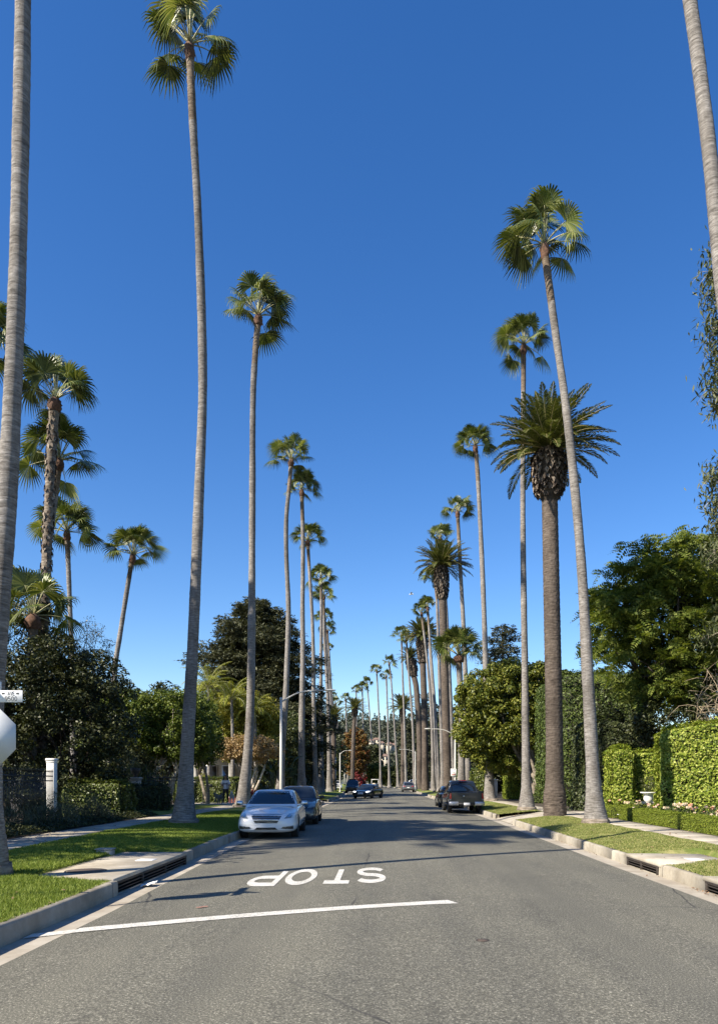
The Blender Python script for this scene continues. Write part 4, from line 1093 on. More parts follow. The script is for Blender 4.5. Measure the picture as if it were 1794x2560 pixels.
# ------------------------------------------------------------------ shaded garden (left)
Z0 = SWZ
tree('laurel_tree', 'large dark laurel tree behind the iron fence and white pillar', 'tree', (-12.6, 29, Z0), (-12.7, 29.2, 3.9), (2.9, 2.2, 3.4), 420, 140, 0.42, (0.12, 0.065), M['laurel'], M['bark_dark'], 0.09, 301, 2.6, 0.45, 2, 0.3, 14)
tree('laurel_tree', 'dark laurel tree at the foot of the low broad fan palm', 'tree', (-16.2, 32, Z0), (-16.0, 32, 6.0), (2.6, 2.0, 4.0), 230, 100, 0.45, (0.13, 0.07), M['laurel'], M['bark_dark'], 0.16, 302, 2.4, 0.45, 1, 0.3, 12)
tree('olive_tree', 'thin feathery olive rising above the dark laurel', 'tree', (-12.8, 33, Z0), (-13.0, 33, 7.2), (1.3, 1.0, 1.9), 60, 55, 0.36, (0.10, 0.035), M['olive'], M['bark_dark'], 0.07, 303, 2.0, 0.2, 2, 0.5, 40)
tree('ficus_tree', 'flat-topped clipped ficus with hanging lower crown beside the shaded palm', 'tree', (-12.2, 41, Z0), (-11.6, 41.3, 4.75), (2.1, 1.7, 1.85), 330, 110, 0.42, (0.14, 0.075), M['ficus_dark'], M['bark_pale'], 0.10, 304, 4.0, 0.45, 4, 0.45, 12, None, None, 0.75, 0.5, 0.3)
tree('ficus_tree', 'flat-topped clipped ficus next to the dark laurel', 'tree', (-14.2, 40.5, Z0), (-14.2, 40.5, 4.8), (2.1, 1.7, 1.8), 300, 105, 0.42, (0.14, 0.075), M['ficus_dark'], M['bark_pale'], 0.10, 305, 4.0, 0.45, 3, 0.5, 10)
tree('ficus_tree', 'clipped ficus closing the gap behind the shaded palm trunk', 'tree', (-10.6, 45.2, Z0), (-10.9, 44.8, 4.6), (1.3, 1.2, 1.9), 150, 95, 0.42, (0.14, 0.075), M['ficus_dark'], M['bark'], 0.10, 306, 3.0, 0.45, 2, 0.4, 8)
shrub('dark_shrub', 'tall dark shrub filling the space under the flat-topped ficus', (-12.9, 38.2, Z0), (2.3, 1.4, 3.4), 14000, (0.16, 0.06), M['laurel'], 307)
shrub('fern_shrub', 'fan-leaved shrub in front of the dark shrub', (-11.9, 36.6, Z0), (0.9, 0.8, 2.3), 1500, (0.42, 0.05), M['bushgreen'], 308, style='spiky')
hedge('clipped_hedge', 'clipped hedge with trailing yellow shoots beside the white pillar', [(-11.9, 27.3), (-9.75, 28.0)], Z0, 1.42, (0.0, 1.6), (0.075, 0.05), 900, M['hedge'], 310, 0.25, 0.09)
hedge('clipped_hedge', 'dark clipped hedge before the second grey pillar', [(-11.9, 33.2), (-9.9, 33.8)], Z0, 1.25, (0.0, 1.2), (0.075, 0.05), 700, M['hedge_dark'], 311, 0.25, 0.08)
hedge('clipped_hedge', 'round-shouldered clipped hedge behind the dog walker', [(-13.6, 48.0), (-9.15, 48.0)], Z0, 1.62, (0.0, 2.2), (0.085, 0.055), 520, M['hedge'], 312, 0.5, 0.06)
for k, (x, y, rx, rz_) in enumerate(((-10.1, 18.6, 0.8, 0.75), (-10.6, 20.6, 0.9, 0.85), (-10.0, 22.3, 0.75, 0.7), (-10.7, 24.0, 0.9, 0.95), (-9.9, 25.4, 0.7, 0.75))):
    shrub('rosemary_shrub', 'low feathery grey-green rosemary bush in front of the iron fence', (x, y, Z0), (rx, rx, rz_), 3600, (0.13, 0.012), M['rosemary'], 320 + k, group='rosemary bushes before the iron fence', style='spiky')
# ground cover strip
r_ = np.random.default_rng(330); n = 26000
Y = r_.uniform(9, 30, n); X = SLO(Y) - r_.random(n)**1.3 * 1.5 - 0.02
P = np.stack([X, Y, Z0 + 0.05 + 0.30 * r_.random(n) * (0.6 + 0.4 * nz(X, Y, 1.5)) * np.clip((SLO(Y) - X) * 3, 0.15, 1)], -1)
mb = MB(); mb.add(*leaves(P, UP + r_.normal(size=(n, 3)) * 0.6, 0.07 * r_.uniform(0.7, 1.4, n), 0.04, r_))
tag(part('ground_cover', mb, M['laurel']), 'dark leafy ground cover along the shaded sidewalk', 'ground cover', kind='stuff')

# iron fence and pillars
root = thing('iron_fence', 'black iron picket fence running up to the white pillar', 'fence', (-11.0, 22.5, Z0))
pa, pb = np.array([-10.15, 17.5]), np.array([-11.48, 25.9]); ln = np.linalg.norm(pb - pa); nb = 66
mb = MB(); tadd(mb, [(0, 0, 0), (0, 0, 1.72)], 0.011, 6); tadd(mb, [(0, 0, 1.72), (0, 0, 1.84)], [0.02, 0.002], 6); BAR = mb.mesh('bar', M['black'])
for i in range(nb):
    q = pa + (pb - pa) * i / (nb - 1); inst('bar', BAR, root, (q[0] + 11.0, q[1] - 22.5, 0))
for z in (0.2, 1.42, 1.58):
    mb = MB(); tadd(mb, [(pa[0], pa[1], Z0 + z), (pb[0], pb[1], Z0 + z)], 0.02, 4); part('rail', mb, M['black'], root)
def pillar(label, x, y, w, h, mat, orn=False):
    root = thing('gate_pillar', label, 'pillar', (x, y, Z0))
    mb = MB(); mb.add(*bbox(x - w / 2, x + w / 2, y - w / 2, y + w / 2, Z0 - 0.1, Z0 + h, 0.012)); part('shaft', mb, mat, root)
    mb = MB(); mb.add(*bbox(x - w * 0.62, x + w * 0.62, y - w * 0.62, y + w * 0.62, Z0 + h, Z0 + h + 0.09, 0.02)); mb.add(*bbox(x - w * 0.55, x + w * 0.55, y - w * 0.55, y + w * 0.55, Z0 + h - 0.07, Z0 + h - 0.003, 0.015)); part('cap', mb, mat, root)
    if orn:
        mb = MB(); mb.add(*lathe([(0.0, 0), (0.12, 0.0), (0.07, 0.08), (0.2, 0.25), (0.24, 0.42), (0.0, 0.45)], 14, (x, y, Z0 + h + 0.088))); part('urn_finial', mb, M['iron'], root, True)
    return root
pillar('square white stucco gate pillar with a moulded cap at the iron fence end', -11.62, 26.15, 0.27, 2.12, M['white'])
pillar('low grey gate pillar topped by a dark urn behind the dark hedge', -11.6, 35.0, 0.42, 1.5, M['greystone'], True)
root = thing('iron_fence', 'short black iron fence beside the grey urn pillar', 'fence', (-10.9, 35.6, Z0))
for i in range(14):
    inst('bar', BAR, root, (-0.35 + i * 0.11, 0.15 + i * 0.06, 0))
for z in (0.2, 1.42, 1.58):
    mb = MB(); tadd(mb, [(-11.3, 35.72, Z0 + z), (-9.75, 36.58, Z0 + z)], 0.02, 4); part('rail', mb, M['black'], root)

# garden further along
tree('yellow_ficus', 'yellow-green rounded tree above the peach-coloured tree', 'tree', (-11.0, 60, Z0), (-11.2, 60, 6.2), (3.0, 2.2, 2.9), 300, 100, 0.5, (0.19, 0.10), M['yellowleaf'], M['bark_pale'], 0.15, 340, 2.4, 0.45, 2, 0.35, 14)
tree('shade_tree', 'dark green rounded tree beside the yellow-green tree', 'tree', (-9.6, 66, Z0), (-9.4, 66, 5.0), (2.6, 2.2, 3.2), 220, 90, 0.5, (0.19, 0.10), M['bushgreen'], M['bark_dark'], 0.15, 341, 2.3, 0.45, 1, 0.3, 10)
tree('crape_myrtle', 'peach-leaved small tree with several pale bare stems', 'tree', (-9.75, 54.0, Z0), (-9.6, 54, 4.05), (2.3, 1.3, 1.0), 130, 80, 0.42, (0.15, 0.085), M['peach'], M['bark_pale'], 0.085, 342, 2.2, 0.4, 6, 0.62, 18, None, None, 0.75, 0.5, 0.35)
shrub('red_leaf_shrub', 'low red-leaved shrub at the foot of the pale-stemmed tree', (-9.35, 50.9, Z0), (1.1, 0.7, 0.95), 2600, (0.12, 0.07), M['redleaf'], 343)
shrub('garden_bush', 'low green bush on top of the clipped hedge garden', (-12.2, 51.3, Z0), (1.0, 0.8, 1.7), 2200, (0.22, 0.09), M['yellowleaf'], 344)
shrub('garden_bush', 'glossy dark bush between the pale flared palm and the street lamp', (-9.6, 57, Z0), (1.2, 1.0, 2.0), 3200, (0.2, 0.11), M['bushgreen'], 345)
shrub('garden_bush', 'low dark bush under the bird of paradise', (-8.9, 63, Z0), (1.0, 1.0, 1.5), 2400, (0.2, 0.1), M['bushgreen'], 346)
shrub('garden_bush', 'broad dark bush behind the fifth shaded palm', (-9.9, 80, Z0), (2.0, 1.6, 2.8), 4200, (0.26, 0.13), M['bushgreen'], 347)
root = thing('brick_step', 'low red brick garden step beside the hedge', 'step', (-9.35, 48.2, Z0))
mb = MB(); mb.add(*bbox(-0.098, 0.098, -0.05, 0.05, 0, 0.062, 0.005)); BR = mb.mesh('brick', M['brick'])
for k in range(6):
    for i in range(5): inst('brick', BR, root, (-0.4 + i * 0.205 + (0.1 if k % 2 else 0), -0.6, 0.001 + k * 0.07))
mb = MB(); mb.add(*bbox(-9.86, -8.9, 47.64, 48.1, Z0 - 0.05, Z0 + 0.40, 0.01)); part('mortar_core', mb, M['greystone'], root)
def queen_palm(label, x, y, z, seed, n=20, ln=2.4):
    r = np.random.default_rng(seed); root = thing('queen_palm', label, 'palm tree', (x, y, Z0))
    mb = MB(); P = spline([(x, y, Z0 - 0.1), (x + 0.1, y, z * 0.5), (x, y, z)], 24); tadd(mb, P, np.linspace(0.18, 0.10, 24), 10); part('trunk', mb, M['trunk'], root, True)
    for i in range(n):
        u = i / (n - 1)
        mb = pin_frond(r, R(80 - 75 * u), i * 2.399, ln * r.uniform(0.8, 1.1), R(75 + 50 * u), 0.55, 42, 0.9, 0.035)
        mb.V = [V + P[-1] for V in mb.V]; part('frond', mb, [M['lime'], M['petiole']], root)
queen_palm('lime green feather palm above the yellow-green tree', -13.3, 57, 8.9, 350, 24, 2.7)
queen_palm('lime green feather palm leaning over the flared palm trunk', -11.5, 57, 8.0, 351, 22, 2.6)
queen_palm('small lime green feather palm half behind the flared palm trunk', -9.9, 58, 7.2, 352, 16, 2.2)
# giant bird of paradise
def strelitzia(label, x, y, h, n, seed):
    r = np.random.default_rng(seed); root = thing('bird_of_paradise', label, 'plant', (x, y, Z0))
    for i in range(n):
        a = r.uniform(0, 6.28); hh = h * r.uniform(0.45, 1.0); sp = r.uniform(0.4, 1.1) * (0.5 + hh / h)
        b0 = np.array([x + r.normal(0, 0.35), y + r.normal(0, 0.3), Z0 - 0.05]); c = np.array([x + math.cos(a) * sp, y + math.sin(a) * sp, Z0 + hh])
        mb = MB(); P = spline([b0, (b0 * 0.6 + c * 0.4) + UP * 0.3, c], 6); tadd(mb, P, np.linspace(0.05, 0.025, 6), 5)
        d = norm(np.array([math.cos(a), math.sin(a), r.uniform(0.3, 1.2)])); s = norm(np.cross(d, UP + r.normal(size=3) * 0.3)); nn = np.cross(s, d)
        Lf = r.uniform(0.9, 1.4); Vs = []
        for t in np.linspace(0, 1, 7):
            w = 0.26 * math.sin(PI * (0.08 + 0.9 * t))**0.6
            p = c + d * Lf * t - UP * 0.35 * t * t * Lf
            Vs += [p - s * w + nn * w * 0.35, p, p + s * w + nn * w * 0.35]
        mb.add(np.array(Vs), grid_faces(7, 3)); part('leaf', mb, M['strel'], root)
strelitzia('giant bird of paradise with paddle leaves behind the street lamp', -9.0, 68, 7.2, 30, 360)
strelitzia('lower bird of paradise clump nearer the street lamp', -8.6, 60.5, 3.4, 18, 361)
strelitzia('bird of paradise clump between the third and fourth shaded palms', -9.0, 75, 6.0, 18, 362)
# house porch with white columns
root = thing('house', 'white columned house porch seen under the yellow-green tree', 'house', (-13.6, 66, Z0))
mb = MB(); mb.add(*box(-16.6, -10.9, 68, 74, Z0 - 0.05, 4.1)); part('wall', mb, M['stucco'], root)
mb = MB(); mb.add(*box(-16.8, -10.7, 63.4, 74.2, 4.1, 4.45)); part('porch_roof', mb, M['white'], root)
for i, x in enumerate((-16.0, -15.35, -14.75, -13.0, -11.6)):
    mb = MB(); mb.add(*lathe([(0.26, Z0), (0.26, Z0 + 0.15), (0.19, Z0 + 0.2), (0.165, 3.85), (0.24, 3.95), (0.24, 4.098)], 14, (x, 64, 0))); part('column', mb, M['greystone'], root, True)  # white columns given the grey stone colour, standing in for porch shade
for i, x in enumerate((-15.6, -14.0, -12.2)):
    mb = MB(); mb.add(*box(x - 0.6, x + 0.6, 67.93, 67.99, Z0 + 0.05, 3.2)); f = part('window', mb, M['white'], root)
    mb = MB(); mb.add(*box(x - 0.5, x + 0.5, 67.88, 67.925, Z0 + 0.15, 3.1)); part('pane', mb, M['glass'], f)

# cedars
def cedar(label, x, y, h, w, seed, levels=24, bare=0.12, dens=1.0, dome=0.0):
    r = np.random.default_rng(seed); root = thing('cedar_tree', label, 'tree', (x, y, Z0))
    mb = MB(); P = spline([(x, y, Z0 - 0.1), (x + 0.2, y, h * 0.5), (x - 0.1, y, h)], 20); tadd(mb, P, np.linspace(0.55, 0.05, 20), 10)
    lf = MB(); Ps, Ds, Ns, Ls = [], [], [], []
    for k in range(levels):
        z = h * (bare + (1 - bare) * (k + 0.5) / levels); u = (z / h - bare) / (1 - bare)
        rad = w * (0.12 + 0.88 * (1 - u**dome)**0.75 if dome > 0 else 0.22 + 0.78 * (1 - u)**0.7) * (0.8 + 0.2 * math.sin(k * 2.1 + seed)) * (1.0 if u > 0.12 else 0.8)
        nb = int(6 + 5 * (1 - u)); a0 = r.uniform(0, 6.28)
        for j in range(nb):
            a = a0 + j * 6.283 / nb + r.normal(0, 0.25); ln = rad * r.uniform(0.65, 1.15); zz = z + r.uniform(-0.5, 0.5) * h * (1 - bare) / levels + r.normal(0, 0.2)
            d = np.array([math.cos(a), math.sin(a), 0.0]); s = np.array([-d[1], d[0], 0])
            c = np.array([x, y, zz]); e = c + d * ln + UP * (0.05 * ln + 0.2 * (u - 0.2))
            m_ = c + d * ln * 0.5 + UP * 0.10 * ln
            Q = spline([c, m_, e], 6); tadd(mb, Q, np.linspace(0.10 * (1.1 - u), 0.015, 6), 5)
            nt = int(40 * dens * ln / 2.2) + 14
            t = r.uniform(0.22, 1.05, nt)**0.8; lat = r.normal(0, 1, nt) * 0.22 * ln * (0.35 + t * (1.25 - t))
            base = np.stack([np.interp(t, np.linspace(0, 1, 6), Q[:, i]) for i in range(3)], -1) + s * lat[:, None] + UP * (r.normal(0, 0.26, nt) - 0.10 * np.abs(lat))[:, None]
            for q in range(5):
                Ps.append(base + r.normal(size=(nt, 3)) * np.array([0.16, 0.16, 0.06])); Ds.append(norm(d * 0.8 + s * np.sign(lat)[:, None] * 0.6 + r.normal(size=(nt, 3)) * 0.5 + UP * 0.12)); Ls.append(r.uniform(0.24, 0.5, nt))
    Ps, Ds, Ls = np.concatenate(Ps), np.concatenate(Ds), np.concatenate(Ls)
    lf.add(*leaves(Ps, UP + r.normal(size=Ps.shape) * 0.45, Ls, Ls * 0.34, r, 0.1, D=Ds))
    part('trunk', mb, M['bark_dark'], root, True); part('crown', lf, M['cedar'], root, kind='stuff')
cedar('broad dark cedar with layered branches behind the shaded palm row', -13.5, 80, 20.9, 8.9, 370, 40, 0.08, 1.9, 2.7)
cedar('thin-topped cedar with open tiers above the round street tree', 15.6, 95, 21.4, 7.2, 371, 17, 0.14, 0.75)
cedar('smaller dark cedar filling in behind the bird of paradise', -9.6, 104, 12.5, 4.6, 372, 14, 0.08, 1.0)

# ------------------------------------------------------------------ sunny garden (right)
hedge('box_hedge', 'long low clipped box hedge in front of the rose bed', [(8.62, 12.0), (8.75, 27.3)], Z0, 0.44, (0.55, 0.0), (0.035, 0.024), 3800, M['box'], 400, 0.05, 0.012)
hedge('box_hedge', 'short low clipped box hedge beyond the rose bed corner', [(8.75, 28.1), (8.75, 29.4)], Z0, 0.46, (2.2, 0.0), (0.035, 0.024), 2600, M['box'], 401, 0.05, 0.012)
hedge('ivy_hedge', 'bright yellow-green ivy wall with a stepped end behind the roses', [(10.25, 27.7), (16.5, 24.6)], Z0, 3.35, (0.5, 1.0), (0.085, 0.068), 760, M['ivy'], 402, 0.3, 0.09, htop=4.4)
hedge('ivy_hedge', 'narrow bright ivy block beside the white urn', [(9.35, 30.0), (10.35, 30.0)], Z0, 2.85, (0.0, 1.2), (0.085, 0.068), 760, M['ivy'], 403, 0.3, 0.07)
hedge('ivy_hedge', 'low bright ivy panel joining the two ivy blocks behind the urn', [(10.3, 30.6), (11.6, 30.2)], Z0, 2.7, (0.2, 0.8), (0.085, 0.068), 760, M['ivy'], 404, 0.25, 0.06)
hedge('tall_hedge', 'very tall clipped hedge wall with a flat top by the big date palm', [(10.1, 41.6), (15.5, 41.6)], Z0, 7.6, (0.0, 7.0), (0.13, 0.085), 210, M['hedge_mid'], 405, 0.4, 0.10)
hedge('dark_round_hedge', 'dark rounded hedge standing before the tall hedge wall', [(10.1, 37.4), (13.2, 37.4)], Z0 + 0.7, 4.5, (0.0, 2.6), (0.12, 0.075), 330, M['hedge_dark'], 406, 1.3, 0.07)
hedge('clipped_hedge', 'bright clipped hedge block beside a white gatepost', [(7.75, 62), (9.2, 62)], Z0, 2.35, (0, 2.5), (0.11, 0.075), 420, M['hedge'], 407, 0.2, 0.06)
hedge('clipped_hedge', 'bright clipped hedge block under the round street tree', [(9.7, 56.5), (11.4, 56.5)], Z0, 2.15, (0, 2.5), (0.11, 0.075), 420, M['box'], 408, 0.2, 0.06)
hedge('clipped_hedge', 'low dark hedge along the drive under the round street tree', [(9.0, 46.5), (12.0, 46.5)], Z0, 0.55, (0, 1.3), (0.08, 0.05), 420, M['hedge_mid'], 409, 0.2, 0.05)
hedge('clipped_hedge', 'long clipped hedge further along the sunny sidewalk', [(8.85, 70), (8.85, 108)], Z0, 2.4, (1.2, 0.0), (0.2, 0.13), 110, M['hedge_mid'], 411, 0.2, 0.1)
shrub('garden_bush', 'dark bush at the foot of the tall hedge wall', (9.9, 35.6, Z0), (0.9, 0.8, 1.5), 2600, (0.13, 0.08), M['hedge_dark'], 410)
tree('street_tree', 'big rounded ficus tree with spreading grey limbs beyond the driveway', 'tree', (10.2, 50.5, Z0), (9.8, 52.5, 6.2), (4.6, 3.5, 4.0), 820, 130, 0.5, (0.20, 0.12), M['ficus'], M['bark'], 0.30, 420, 2.5, 0.5, 2, 0.28, 22, None, 1.9)
def gatepost(label, x, y):
    root = thing('gatepost', label, 'pillar', (x, y, Z0))
    mb = MB(); mb.add(*bbox(x - 0.2, x + 0.2, y - 0.2, y + 0.2, Z0 - 0.05, Z0 + 1.45, 0.015)); part('shaft', mb, M['white'], root)
    mb = MB(); mb.add(*bbox(x - 0.26, x + 0.26, y - 0.26, y + 0.26, Z0 + 1.45, Z0 + 1.56, 0.02)); part('cap', mb, M['white'], root)
gatepost('white gatepost just behind the bright hedge block', 8.05, 66.5)
gatepost('white gatepost between the two bright hedge blocks', 9.75, 63.5)
# jacaranda
def jacaranda(label, base, center, radii, n, seed):
    r = np.random.default_rng(seed); base = np.asarray(base, float); root = thing('jacaranda_tree', label, 'tree', tuple(base))
    C = shell(center, radii, n, r, 2.2, 0.4)
    C = C[(nz(C[:, 0] * 0.8, C[:, 2] * 0.9, 0.8) > -0.42)]
    nb = 10; F_, rep = len(C) * nb, nb
    P = np.repeat(C, nb, 0) + r.normal(size=(F_, 3)) * np.array([0.10, 0.10, 0.08])
    a = r.uniform(0, 6.28, F_); D = norm(np.stack([np.cos(a), np.sin(a), r.uniform(-0.8, 0.6, F_)], -1))
    S = norm(np.cross(D, UP)); N_ = np.cross(S, D); L_ = r.uniform(0.55, 0.90, F_)
    ro = r.normal(0, 0.75, F_)[:, None]; S, N_ = S * np.cos(ro) + N_ * np.sin(ro), N_ * np.cos(ro) - S * np.sin(ro)
    lf = MB()
    for k in range(7):
        t = (k + 1) / 7.5
        for s in (-1, 1):
            q = P + D * (L_ * t)[:, None] - UP * (0.30 * L_ * t * t)[:, None]
            d2 = norm(D * 0.45 + s * S - UP * 0.15 + r.normal(size=(F_, 3)) * 0.08); l2 = L_ * 0.30 * math.sin(PI * min(1, 0.2 + 0.75 * t))
            lf.add(*leaves(q + d2 * (l2 * 0.5)[:, None], N_ + r.normal(size=(F_, 3)) * 0.1, l2, l2 * 0.46, r, 0.05, D=d2))
    Ci = shell(np.asarray(center) + np.array([0.4, 0.5, 0.1]), np.asarray(radii) * 0.80, 170, r, 2.2, 0.3)
    clumpleaves(lf, Ci, 0.5, 60, 0.22, 0.10, r)
    part('crown', lf, M['jaca'], root, kind='stuff')
    f = base + np.array([-0.2, 0, 4.6]); mb = MB(); tadd(mb, spline([base - UP * 0.1, base + (f - base) * 0.5 + np.array([0.15, 0, 0]), f], 8), np.linspace(0.32, 0.24, 8), 10)
    tips = [np.asarray(center) + np.array(v) * np.asarray(radii) for v in ((-0.8, -0.2, -0.35), (-0.55, -0.3, 0.35), (-0.2, -0.5, 0.65), (0.2, -0.3, 0.2), (0.5, 0.1, 0.7), (0.75, -0.2, -0.1), (-0.5, -0.5, -0.55), (0, 0.4, 0.8))]
    for tp in tips:
        limb(mb, f - UP * 0.2, tp, 0.12, 0.025, r, 0.10, 10, 7)
        for c in C[np.argsort(np.linalg.norm(C - tp, axis=1))[:14]]: limb(mb, f + (tp - f) * r.uniform(0.55, 0.95), c, 0.03, 0.008, r, 0.06, 5, 4)
    part('trunk', mb, M['bark_dark'], root, True)
jacaranda('feathery jacaranda spreading dark branches above the ivy wall', (15.2, 35.5, Z0), (14.6, 35.2, 9.3), (4.9, 3.0, 4.3), 1000, 430)
tree('laurel_tree', 'dark leaf mass added as the shaded inside of the jacaranda', 'tree', (14.8, 34.5, Z0), (14.6, 34.6, 4.3), (3.0, 1.5, 3.2), 260, 90, 0.45, (0.14, 0.08), M['laurel'], M['bark_dark'], 0.14, 431, 2.6, 0.4, 2, 0.3, 10)  # dark foliage put in as the jacaranda's shaded interior, not a separate laurel
tree('laurel_tree', 'dark laurel closing the view beyond the jacaranda', 'tree', (19.5, 36, Z0), (19.4, 36, 5.5), (3.0, 2.2, 4.6), 240, 80, 0.5, (0.17, 0.09), M['laurel'], M['bark_dark'], 0.16, 432, 2.4, 0.45, 1, 0.3, 8)
# bare tan shrub
r_ = np.random.default_rng(440); root = thing('bare_shrub', 'tangled tan half-bare shrub rising behind the ivy wall', 'shrub', (13.9, 29.6, Z0))
mb = MB(); lf = MB(); tips = []
for k in range(16):
    a = r_.uniform(0, 6.28); e = np.array([13.9 + math.cos(a) * r_.uniform(0.3, 1.8), 29.6 + math.sin(a) * 0.8, r_.uniform(4.6, 6.3)]); b0 = np.array([13.9 + r_.normal(0, 0.2), 29.6, Z0 - 0.05])
    limb(mb, b0, (b0 + e) / 2 + np.array([r_.normal(0, 0.7), r_.normal(0, 0.3), 0.4]), 0.035, 0.022, r_, 0.05, 6, 5); limb(mb, e * 0.45 + b0 * 0.55, e, 0.02, 0.008, r_, 0.15, 6, 5)
    for j in range(26):
        t = r_.uniform(0.45, 1.0); p = b0 + (e - b0) * t; q = p + r_.normal(size=3) * np.array([0.55, 0.4, 0.35]); limb(mb, p, q, 0.012, 0.004, r_, 0.12, 5, 4); tips.append(q)
part('twig', mb, M['twig'], root)
tips = np.array(tips); clumpleaves(lf, tips, 0.16, 9, 0.06, 0.032, r_); part('foliage', lf, M['olive'], root, kind='stuff')
# eucalyptus at the frame edge
r_ = np.random.default_rng(450); root = thing('eucalyptus_tree', 'tall eucalyptus with hanging sickle leaves beside the ivy wall', 'tree', (14.2, 25.0 + 2.6, Z0))
mb = MB(); P = spline([(14.2, 27.6, Z0 - 0.1), (14.0, 27.5, 8), (14.4, 27.4, 15), (14.0, 27.4, 22)], 26); tadd(mb, P, np.linspace(0.30, 0.06, 26), 10); lf = MB()
bun = [(1776, 635), (1768, 690), (1786, 690), (1784, 735), (1778, 760), (1768, 825), (1788, 815), (1788, 860), (1786, 885), (1776, 940), (1790, 925), (1772, 985), (1786, 1000), (1790, 1030), (1788, 1170), (1772, 1195), (1786, 1205), (1770, 1262), (1788, 1255), (1790, 1300), (1788, 1335), (1776, 1380), (1792, 1395)]
for sx, sy in bun:
    q = wp(sx + 16, sy - 4, 27.2); k = np.argmin(np.abs(P[:, 2] - (q[2] - 1.0))); limb(mb, P[k], q, 0.04, 0.008, r_, 0.1, 6, 5)
for k in range(70):
    z = r_.uniform(6.5, 22); a = r_.uniform(-1.9, 1.9); d = r_.uniform(1.0, 3.0); i = np.argmin(np.abs(P[:, 2] - z)); q = P[i] + np.array([math.cos(a) * d, math.sin(a) * d, r_.uniform(-0.5, 0.6)])
    limb(mb, P[i], q, 0.04, 0.008, r_, 0.12, 5, 4); bun.append(tuple(q))
for b_ in bun:
    q = wp(b_[0] + 12, b_[1], 27.2) if len(b_) == 2 else np.array(b_)
    n = 150; p = q + r_.normal(size=(n, 3)) * np.array([0.28, 0.28, 0.26]); D = norm(-UP + r_.normal(size=(n, 3)) * 0.5); Ls = r_.uniform(0.2, 0.36, n)
    for _k in range(5):
        _t = q + r_.normal(size=3) * np.array([0.3, 0.3, 0.1]) - UP * 0.25; limb(mb, q + UP * 0.1, _t, 0.008, 0.003, r_, 0.25, 5, 4)
    lf.add(*leaves(p, rdir(r_, n), Ls, Ls * 0.22, r_, 0.1, D=D))
part('trunk', mb, M['bark_pale'], root, True); part('crown', lf, M['euca'], root, kind='stuff')
# roses
def bloom_mesh(name, mat, seed):
    r = np.random.default_rng(seed); mb = MB(); n = 26; d = rdir(r, n); d[:, 2] = np.abs(d[:, 2]) * 0.9
    mb.add(*leaves(d * 0.035, d + r.normal(size=(n, 3)) * 0.25, 0.06, 0.055, r, 0.25)); return mb.mesh(name, mat)
BL = [bloom_mesh('bloom', M['rose_w'], 1), bloom_mesh('bloom', M['rose_p'], 2)]
r_ = np.random.default_rng(460)
spots = [(9.9, 28.6), (9.6, 26.7), (10.3, 25.3), (9.7, 24.2), (10.5, 23.3), (9.7, 22.2), (10.5, 21.2), (9.6, 20.3), (10.4, 19.3), (9.7, 18.0), (9.5, 30.0)]
for k, (x, y) in enumerate(spots):
    root = shrub('rose_bush', 'rose bush with pale pink and cream blooms behind the box hedge', (x, y, Z0), (0.62, 0.7, 0.55), 1500, (0.06, 0.04), M['hedge_dark' if k % 2 else 'hedge_mid'], 470 + k, group='rose bushes behind the box hedge')
    for j in range(9 if k < 10 else 3):
        a, q = r_.uniform(0, 6.28), r_.uniform(0.2, 0.95)
        inst('bloom', BL[int(r_.random() < 0.35)], root, (math.cos(a) * 0.6 * q, math.sin(a) * 0.65 * q, 0.62 * math.sqrt(1 - q * q * 0.7) + 0.02), (r_.normal(0, 0.4), r_.normal(0, 0.4), 0), r_.uniform(0.8, 1.35))
# urn
ux, uy = 10.45, 28.95
root = thing('garden_urn', 'white stone garden urn between the ivy blocks', 'urn', (ux, uy, Z0))
mb = MB(); mb.add(*bbox(ux - 0.2, ux + 0.2, uy - 0.2, uy + 0.2, Z0 - 0.02, Z0 + 0.35, 0.015)); part('pedestal', mb, M['white'], root)
mb = MB(); mb.add(*lathe([(0.0, 0.0), (0.15, 0.0), (0.15, 0.05), (0.07, 0.1), (0.06, 0.18), (0.13, 0.24), (0.19, 0.36), (0.17, 0.5), (0.2, 0.56), (0.31, 0.6), (0.31, 0.63), (0.22, 0.6), (0.0, 0.56)], 20, (ux, uy, Z0 + 0.35))); part('bowl', mb, M['white'], root, True)
mb = MB(); clumpleaves(mb, shell((ux, uy, Z0 + 1.3), (0.3, 0.3, 0.4), 16, r_), 0.14, 50, 0.07, 0.03, r_); _o = part('urn_plant', mb, M['bushgreen']); tag(_o, 'olive green bushy plant growing in the white urn', 'plant', kind='stuff')
# garden spot light beside roses
root = thing('ground_light', 'small dark garden light with a white rim at the box hedge corner', 'garden light', (9.0, 27.75, Z0))
mb = MB(); mb.add(*lathe([(0.03, 0), (0.03, 0.12), (0.12, 0.14), (0.13, 0.17), (0.0, 0.22)], 12, (9.0, 27.75, Z0))); part('head', mb, M['black'], root, True)
mb = MB(); mb.add(*lathe([(0.13, 0.145), (0.16, 0.15), (0.13, 0.168)], 12, (9.0, 27.75, Z0))); part('rim', mb, M['white'], root, True)

